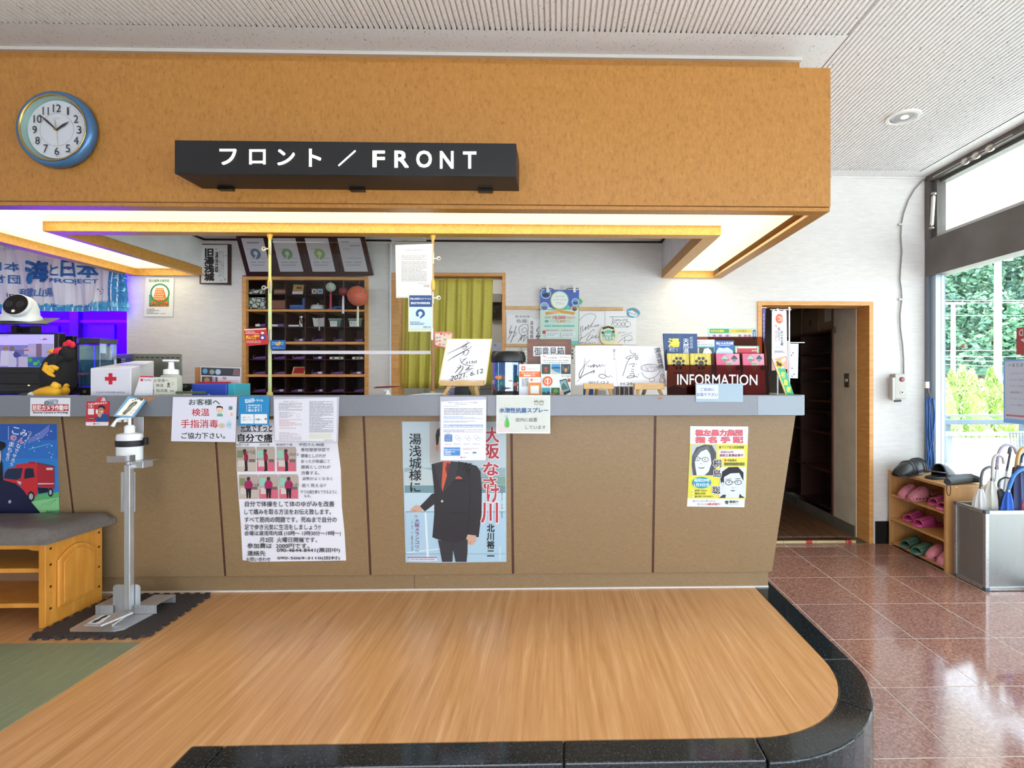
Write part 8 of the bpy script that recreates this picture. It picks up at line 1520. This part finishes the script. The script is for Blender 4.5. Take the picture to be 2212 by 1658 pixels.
# tilted foot sign: plane faces up and toward the viewer, skewed to the right
S0 = PY(244, 899, YT-.05); S1 = PY(289, 901, YT-.03); S3 = PY(276, 854, YT+.10)
fpl = Plane(S0, (S1-S0).cross(S3-S0) if (S1-S0).cross(S3-S0).y < 0 else (S3-S0).cross(S1-S0))
s = Sheet('foot_sign', 'tilted blue edged sign with black footprint', None, fpl, [(277, 855), (324.5, 853), (289, 901), (244.5, 898.5)], '#2f8cc8', .002, parent=ss, rough=.3)
s.poly([(280, 861), (314.5, 859), (285, 898.5), (251, 896)], '#e4e8ee')
fq = lambda u, v: ((280+34.5*u)*(1-v)+(251+34*u)*v, (861-2*u)*(1-v)+(896+2.5*u)*v)
s.poly([fq(u, v) for u, v in ((.34, .25), (.5, .17), (.68, .2), (.72, .35), (.62, .5), (.60, .7), (.52, .93), (.36, .96), (.27, .82), (.34, .6), (.30, .4))], '#1a1a1e')
for u, v, q_ in ((.30, .1, 1.6), (.42, .05, 1.7), (.53, .02, 1.9), (.66, .02, 2.1), (.82, .06, 3.3)): s.ell(*fq(u, v+.02), q_*1.1, q_*.8, '#1a1a1e', 12, -30)
s.ring(*fq(.84, .74), 6, 5, .6, '#9aa0a8', 18).line([fq(.74, .8), fq(.84, .7), fq(.95, .72)], .6, '#9aa0a8').fine(264, 894.5, 282, 896, 1, '#666')
s.text('この部分を', 0, 0, 0, 0, '#d8dce4', .02, quad=[fq(.38, .75), fq(.55, .28), fq(.62, .32), fq(.45, .80)]); s.done()
MB().beam(PY(285, 900, YT+.0), PY(292, 902, YT+.075), .02, .003).build('sign_bracket', M_steel, ss)
# pedal
Yp0 = PZ(200, 1358, MZ).y-.02
P0 = PY(179, 1352, 2.22); P1 = PY(220, 1353, 2.22); zz0 = MZ+.022
def on(px, py, z): return PZ(px, py, z)
t0, t1, t2, t3 = on(180, 1349, MZ+.03), on(218, 1350, MZ+.03), on(289, 1321, MZ+.05), on(250, 1321, MZ+.05)
MB().prism([t0, t1, t2, t3], (0, 0, -.008)).build('pedal', M_steel, ss, bevel=.002)
MB().beam(V((t1.x-.01, t1.y+.06, MZ+.004)), V((t1.x+.03, t1.y+.12, MZ+.036)), .03, .004).build('pedal_support', M_steel, ss)
t0, t1, t2, t3 = on(188, 1346, MZ+.0325), on(214, 1346.5, MZ+.0325), on(242, 1328, MZ+.044), on(222, 1328, MZ+.044)
mb = MB().prism([t0, t1, t2, t3], (0, 0, .0012)); mb.build('pedal_label', mat('#d8dadc', .4), ss)
f_ = lambda u, v: (t0*(1-u)+t1*u)*(1-v)+(t3*(1-u)+t2*u)*v+V((0, 0, .0018))
MB().add([f_(u, v) for u, v in ((.3, .05), (.6, .05), (.7, .3), (.62, .5), (.75, .75), (.7, .95), (.4, .95), (.3, .7), (.38, .5), (.25, .3))], [tuple(range(10))]).build('footprint', mat('#1a1a1c', .5), ss)
# ================================================================ OUTSIDE THE WINDOW
gx = XR+.15
o = struct(MB().box(gx, 60, -30, 70, ZL-.2, ZL-.05).build('ground_outside', nodemat('pale_concrete', [(.3, '#d4d2cc'), (.7, '#e4e2dc')], (2, 2, 2), 3, .5, .8)))
struct(MB().box(gx, XR+1.6, YB, 7.5, 2.75, 2.85).build('trim_1', mat('#eeeeea', .7)))
def leafmat(name, c1, c2, c3): return nodemat(name, [(.3, c1), (.5, c2), (.75, c3)], (2.5, 2.5, 2.5), 4, .7, .7)
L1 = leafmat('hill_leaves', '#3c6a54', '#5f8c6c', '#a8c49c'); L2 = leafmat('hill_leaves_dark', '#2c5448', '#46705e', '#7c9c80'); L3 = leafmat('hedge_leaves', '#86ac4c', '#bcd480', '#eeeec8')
def foliage(c, rx, ry, rz, n, sz, seed, cone=False):
    rd_ = R.Random(seed); vs = []; fs = []
    for i in range(n):
        th, ph = rd_.uniform(0, 2*math.pi), math.acos(rd_.uniform(-.6 if not cone else -1, 1)); q_ = rd_.uniform(.72, 1.05)
        if cone:
            h = rd_.random(); rr_ = (1-h)**.7*rd_.uniform(.6, 1.05); p = V((c[0]+rx*rr_*math.cos(th), c[1]+ry*rr_*math.sin(th), c[2]-rz+2*rz*h))
        else:
            bump = 1+.18*math.sin(5*th+seed)*math.sin(4*ph+seed*.7); p = V((c[0]+rx*q_*bump*math.sin(ph)*math.cos(th), c[1]+ry*q_*bump*math.sin(ph)*math.sin(th), c[2]+rz*q_*bump*math.cos(ph)))
        a_ = V((rd_.gauss(0, 1), rd_.gauss(0, 1), rd_.gauss(0, .5)+(1.5 if cone else 0))).normalized()*sz*rd_.uniform(.6, 1.4); b_ = a_.cross(V((rd_.gauss(0, 1), rd_.gauss(0, 1), rd_.gauss(0, 1)))).normalized()*sz*(.3 if cone else .7); k_ = len(vs)
        vs += [p-a_, p+b_, p+a_, p-b_]; fs.append((k_, k_+1, k_+2, k_+3))
    return vs, fs
def tree(pxl, pyc, Y, rx, rz, m, label, seed, n=7000, sz=.15):
    c = PY(pxl, pyc, Y); zg = ZL-.05; r = thing('tree', label, 'tree', (c.x, c.y, zg), 'trees on the hillside')
    vs, fs = foliage(c, rx, rx, rz, n, sz, seed); MB().add(vs, fs).build('crown', m, r)
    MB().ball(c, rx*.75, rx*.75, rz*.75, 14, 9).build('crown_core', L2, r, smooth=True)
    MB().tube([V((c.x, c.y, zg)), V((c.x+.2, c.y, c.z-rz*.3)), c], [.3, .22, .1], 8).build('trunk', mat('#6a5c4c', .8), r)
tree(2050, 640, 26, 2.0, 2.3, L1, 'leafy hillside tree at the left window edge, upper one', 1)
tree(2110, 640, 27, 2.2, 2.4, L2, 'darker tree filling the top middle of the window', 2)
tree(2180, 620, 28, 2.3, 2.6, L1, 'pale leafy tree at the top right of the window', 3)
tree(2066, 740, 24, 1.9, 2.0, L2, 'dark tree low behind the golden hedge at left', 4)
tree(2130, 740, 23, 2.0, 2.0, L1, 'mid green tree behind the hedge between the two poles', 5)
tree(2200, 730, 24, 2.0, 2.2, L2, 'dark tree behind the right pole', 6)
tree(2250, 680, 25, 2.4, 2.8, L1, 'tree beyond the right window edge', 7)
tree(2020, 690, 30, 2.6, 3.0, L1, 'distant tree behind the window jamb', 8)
hill = MB(); 
hv = [PY(1900, 700, 36), PY(2500, 560, 36)]
for i in range(13):
    x = PY(1900+50*i, 0, 36).x; hill.v += []
hs = [(PY(1900+50*i, 700, 36).x, 36, PY(0, 615+14*math.sin(i*1.3), 36).z) for i in range(13)]
vs = [V((x, 34, ZL)) for x, y, z in hs]+[V((x, 40, z)) for x, y, z in hs]+[V((x, 48, z)) for x, y, z in hs]
struct(MB().add(vs, [(i, i+1, 14+i, 13+i) for i in range(12)]+[(13+i, 14+i, 27+i, 26+i) for i in range(12)]).build('hill', L2))
R.seed(6)
for i in range(9):
    px = 2036+i*21; Y = 12.5+.3*(i % 3); top_ = [815, 800, 790, 798, 822, 796, 830, 815, 825][i]; t = PY(px, top_, Y); zg = ZL-.05; h = t.z-zg
    r = thing('golden_conifer', '%s golden conifer of the hedge seen through the window' % ['first', 'second', 'third', 'fourth', 'fifth', 'sixth', 'seventh', 'eighth', 'ninth'][i] + ', counted from the left', 'shrub', (t.x, Y, zg), 'golden conifers of the hedge')
    vs, fs = foliage((t.x, Y, zg+h/2), .42, .42, h/2, 1500, .07, 20+i, True); MB().add(vs, fs).build('foliage', L3, r)
    MB().lathe([(.3, zg), (.24, zg+h*.5), (.04, zg+h*.92)], (t.x, Y, 0), 12).build('inner_growth', mat('#8fae50', .8), r, smooth=True)
wh = mat('#eceef0', .5)
def rail(label, y0, y1, Y, px0, px1, m):
    a_ = PY(px0, y0, Y); b_ = PY(px1, y1, Y); r = thing('guard_rail', label, 'rail', ((a_.x+b_.x)/2, Y, ZL-.05))
    MB().box(a_.x, b_.x, Y, Y+.06, b_.z, a_.z).build('beam', m, r, bevel=.01)
    n = 3
    for i in range(n): x = a_.x+(b_.x-a_.x)*(.05+.45*i); MB().box(x-.04, x+.04, Y+.06, Y+.14, ZL-.049, a_.z).build('post', m, r)
rail('upper thin grey rail in front of the hedge outside', 895, 899, 10.6, 2036, 2400, mat('#66747c', .6))
rail('grey blue guard rail outside below the hedge', 906, 916, 10.2, 2036, 2400, mat('#4c5a64', .6))
rail('lowest pale rail outside the window', 933, 941, 8.5, 2040, 2400, mat('#747c84', .6))
for px, top_, Y, lb, rw in ((2059, 655, 17, 'slim white utility pole outside at the left', .07), (2160, 560, 14, 'tall white utility pole outside at the right', .085)):
    if px == 2160: px = 2155.5
    c = PY(px, top_, Y); r = thing('utility_pole', lb, 'pole', (c.x, Y, ZL-.05)); MB().cyl((c.x, Y, ZL-.049), (c.x, Y, c.z+(2.5 if px > 2100 else 0)), rw*1.1, rw*.85, n=14).build('pole_shaft', mat('#f2f2f0', .6), r, smooth='auto')
    MB().box(c.x-.4, c.x+.4, Y-.03, Y+.03, c.z-.03, c.z+.03).build('cross_arm', wh, r)
for i, (y0, y1) in enumerate(((654, 650), (757, 752), (769, 767), (776, 779), (786, 790), (681, 678), (648, 646))):
    tag(MB().tube([PY(2030, y0, 17), PY(2120, (y0+y1)/2+2, 17), PY(2600, y1, 17)], .008, 5).build('overhead_wire', mat('#e8eef0', .5)), '%s overhead wire crossing behind the two utility poles' % ['second highest', 'fourth', 'fifth', 'sixth', 'lowest', 'third highest', 'highest'][i], 'wire', 'overhead wires outside')
# bicycle basket seen beyond the umbrellas
r = thing('bicycle_basket', 'grey wire bicycle basket outside behind the umbrellas', 'basket', tuple(PY(2200, 975, 5.2)))
Yb = 5.2; wm = mat('#5c6468', .4, .5)
for i in range(8): MB().cyl(PY(2181+i*7, 935, Yb), PY(2186+i*6, 975, Yb), .003, n=6).build('wire', wm, r)
for y in (935, 951, 963): MB().cyl(PY(2181+(y-935)*.1, y, Yb), PY(2240, y, Yb), .004, n=6).build('wire', wm, r)
MB().cyl(PY(2200, 975, Yb+.1), V((PY(2200, 0, Yb+.1).x, Yb+.1, ZL-.05)), .012, n=8).build('frame_tube', wm, r)
c_ = PY(2041, 950, 5.0)
MBx = MB().box(PX(2027, 800, XR+.35).x, XR+.45, PX(2040.5, 800, XR+.45).y, PX(2040.5, 800, XR+.45).y+.3, ZL-.05, 2.74)
struct(MBx.build('trim_2', mat('#f0f2f4', .6)))
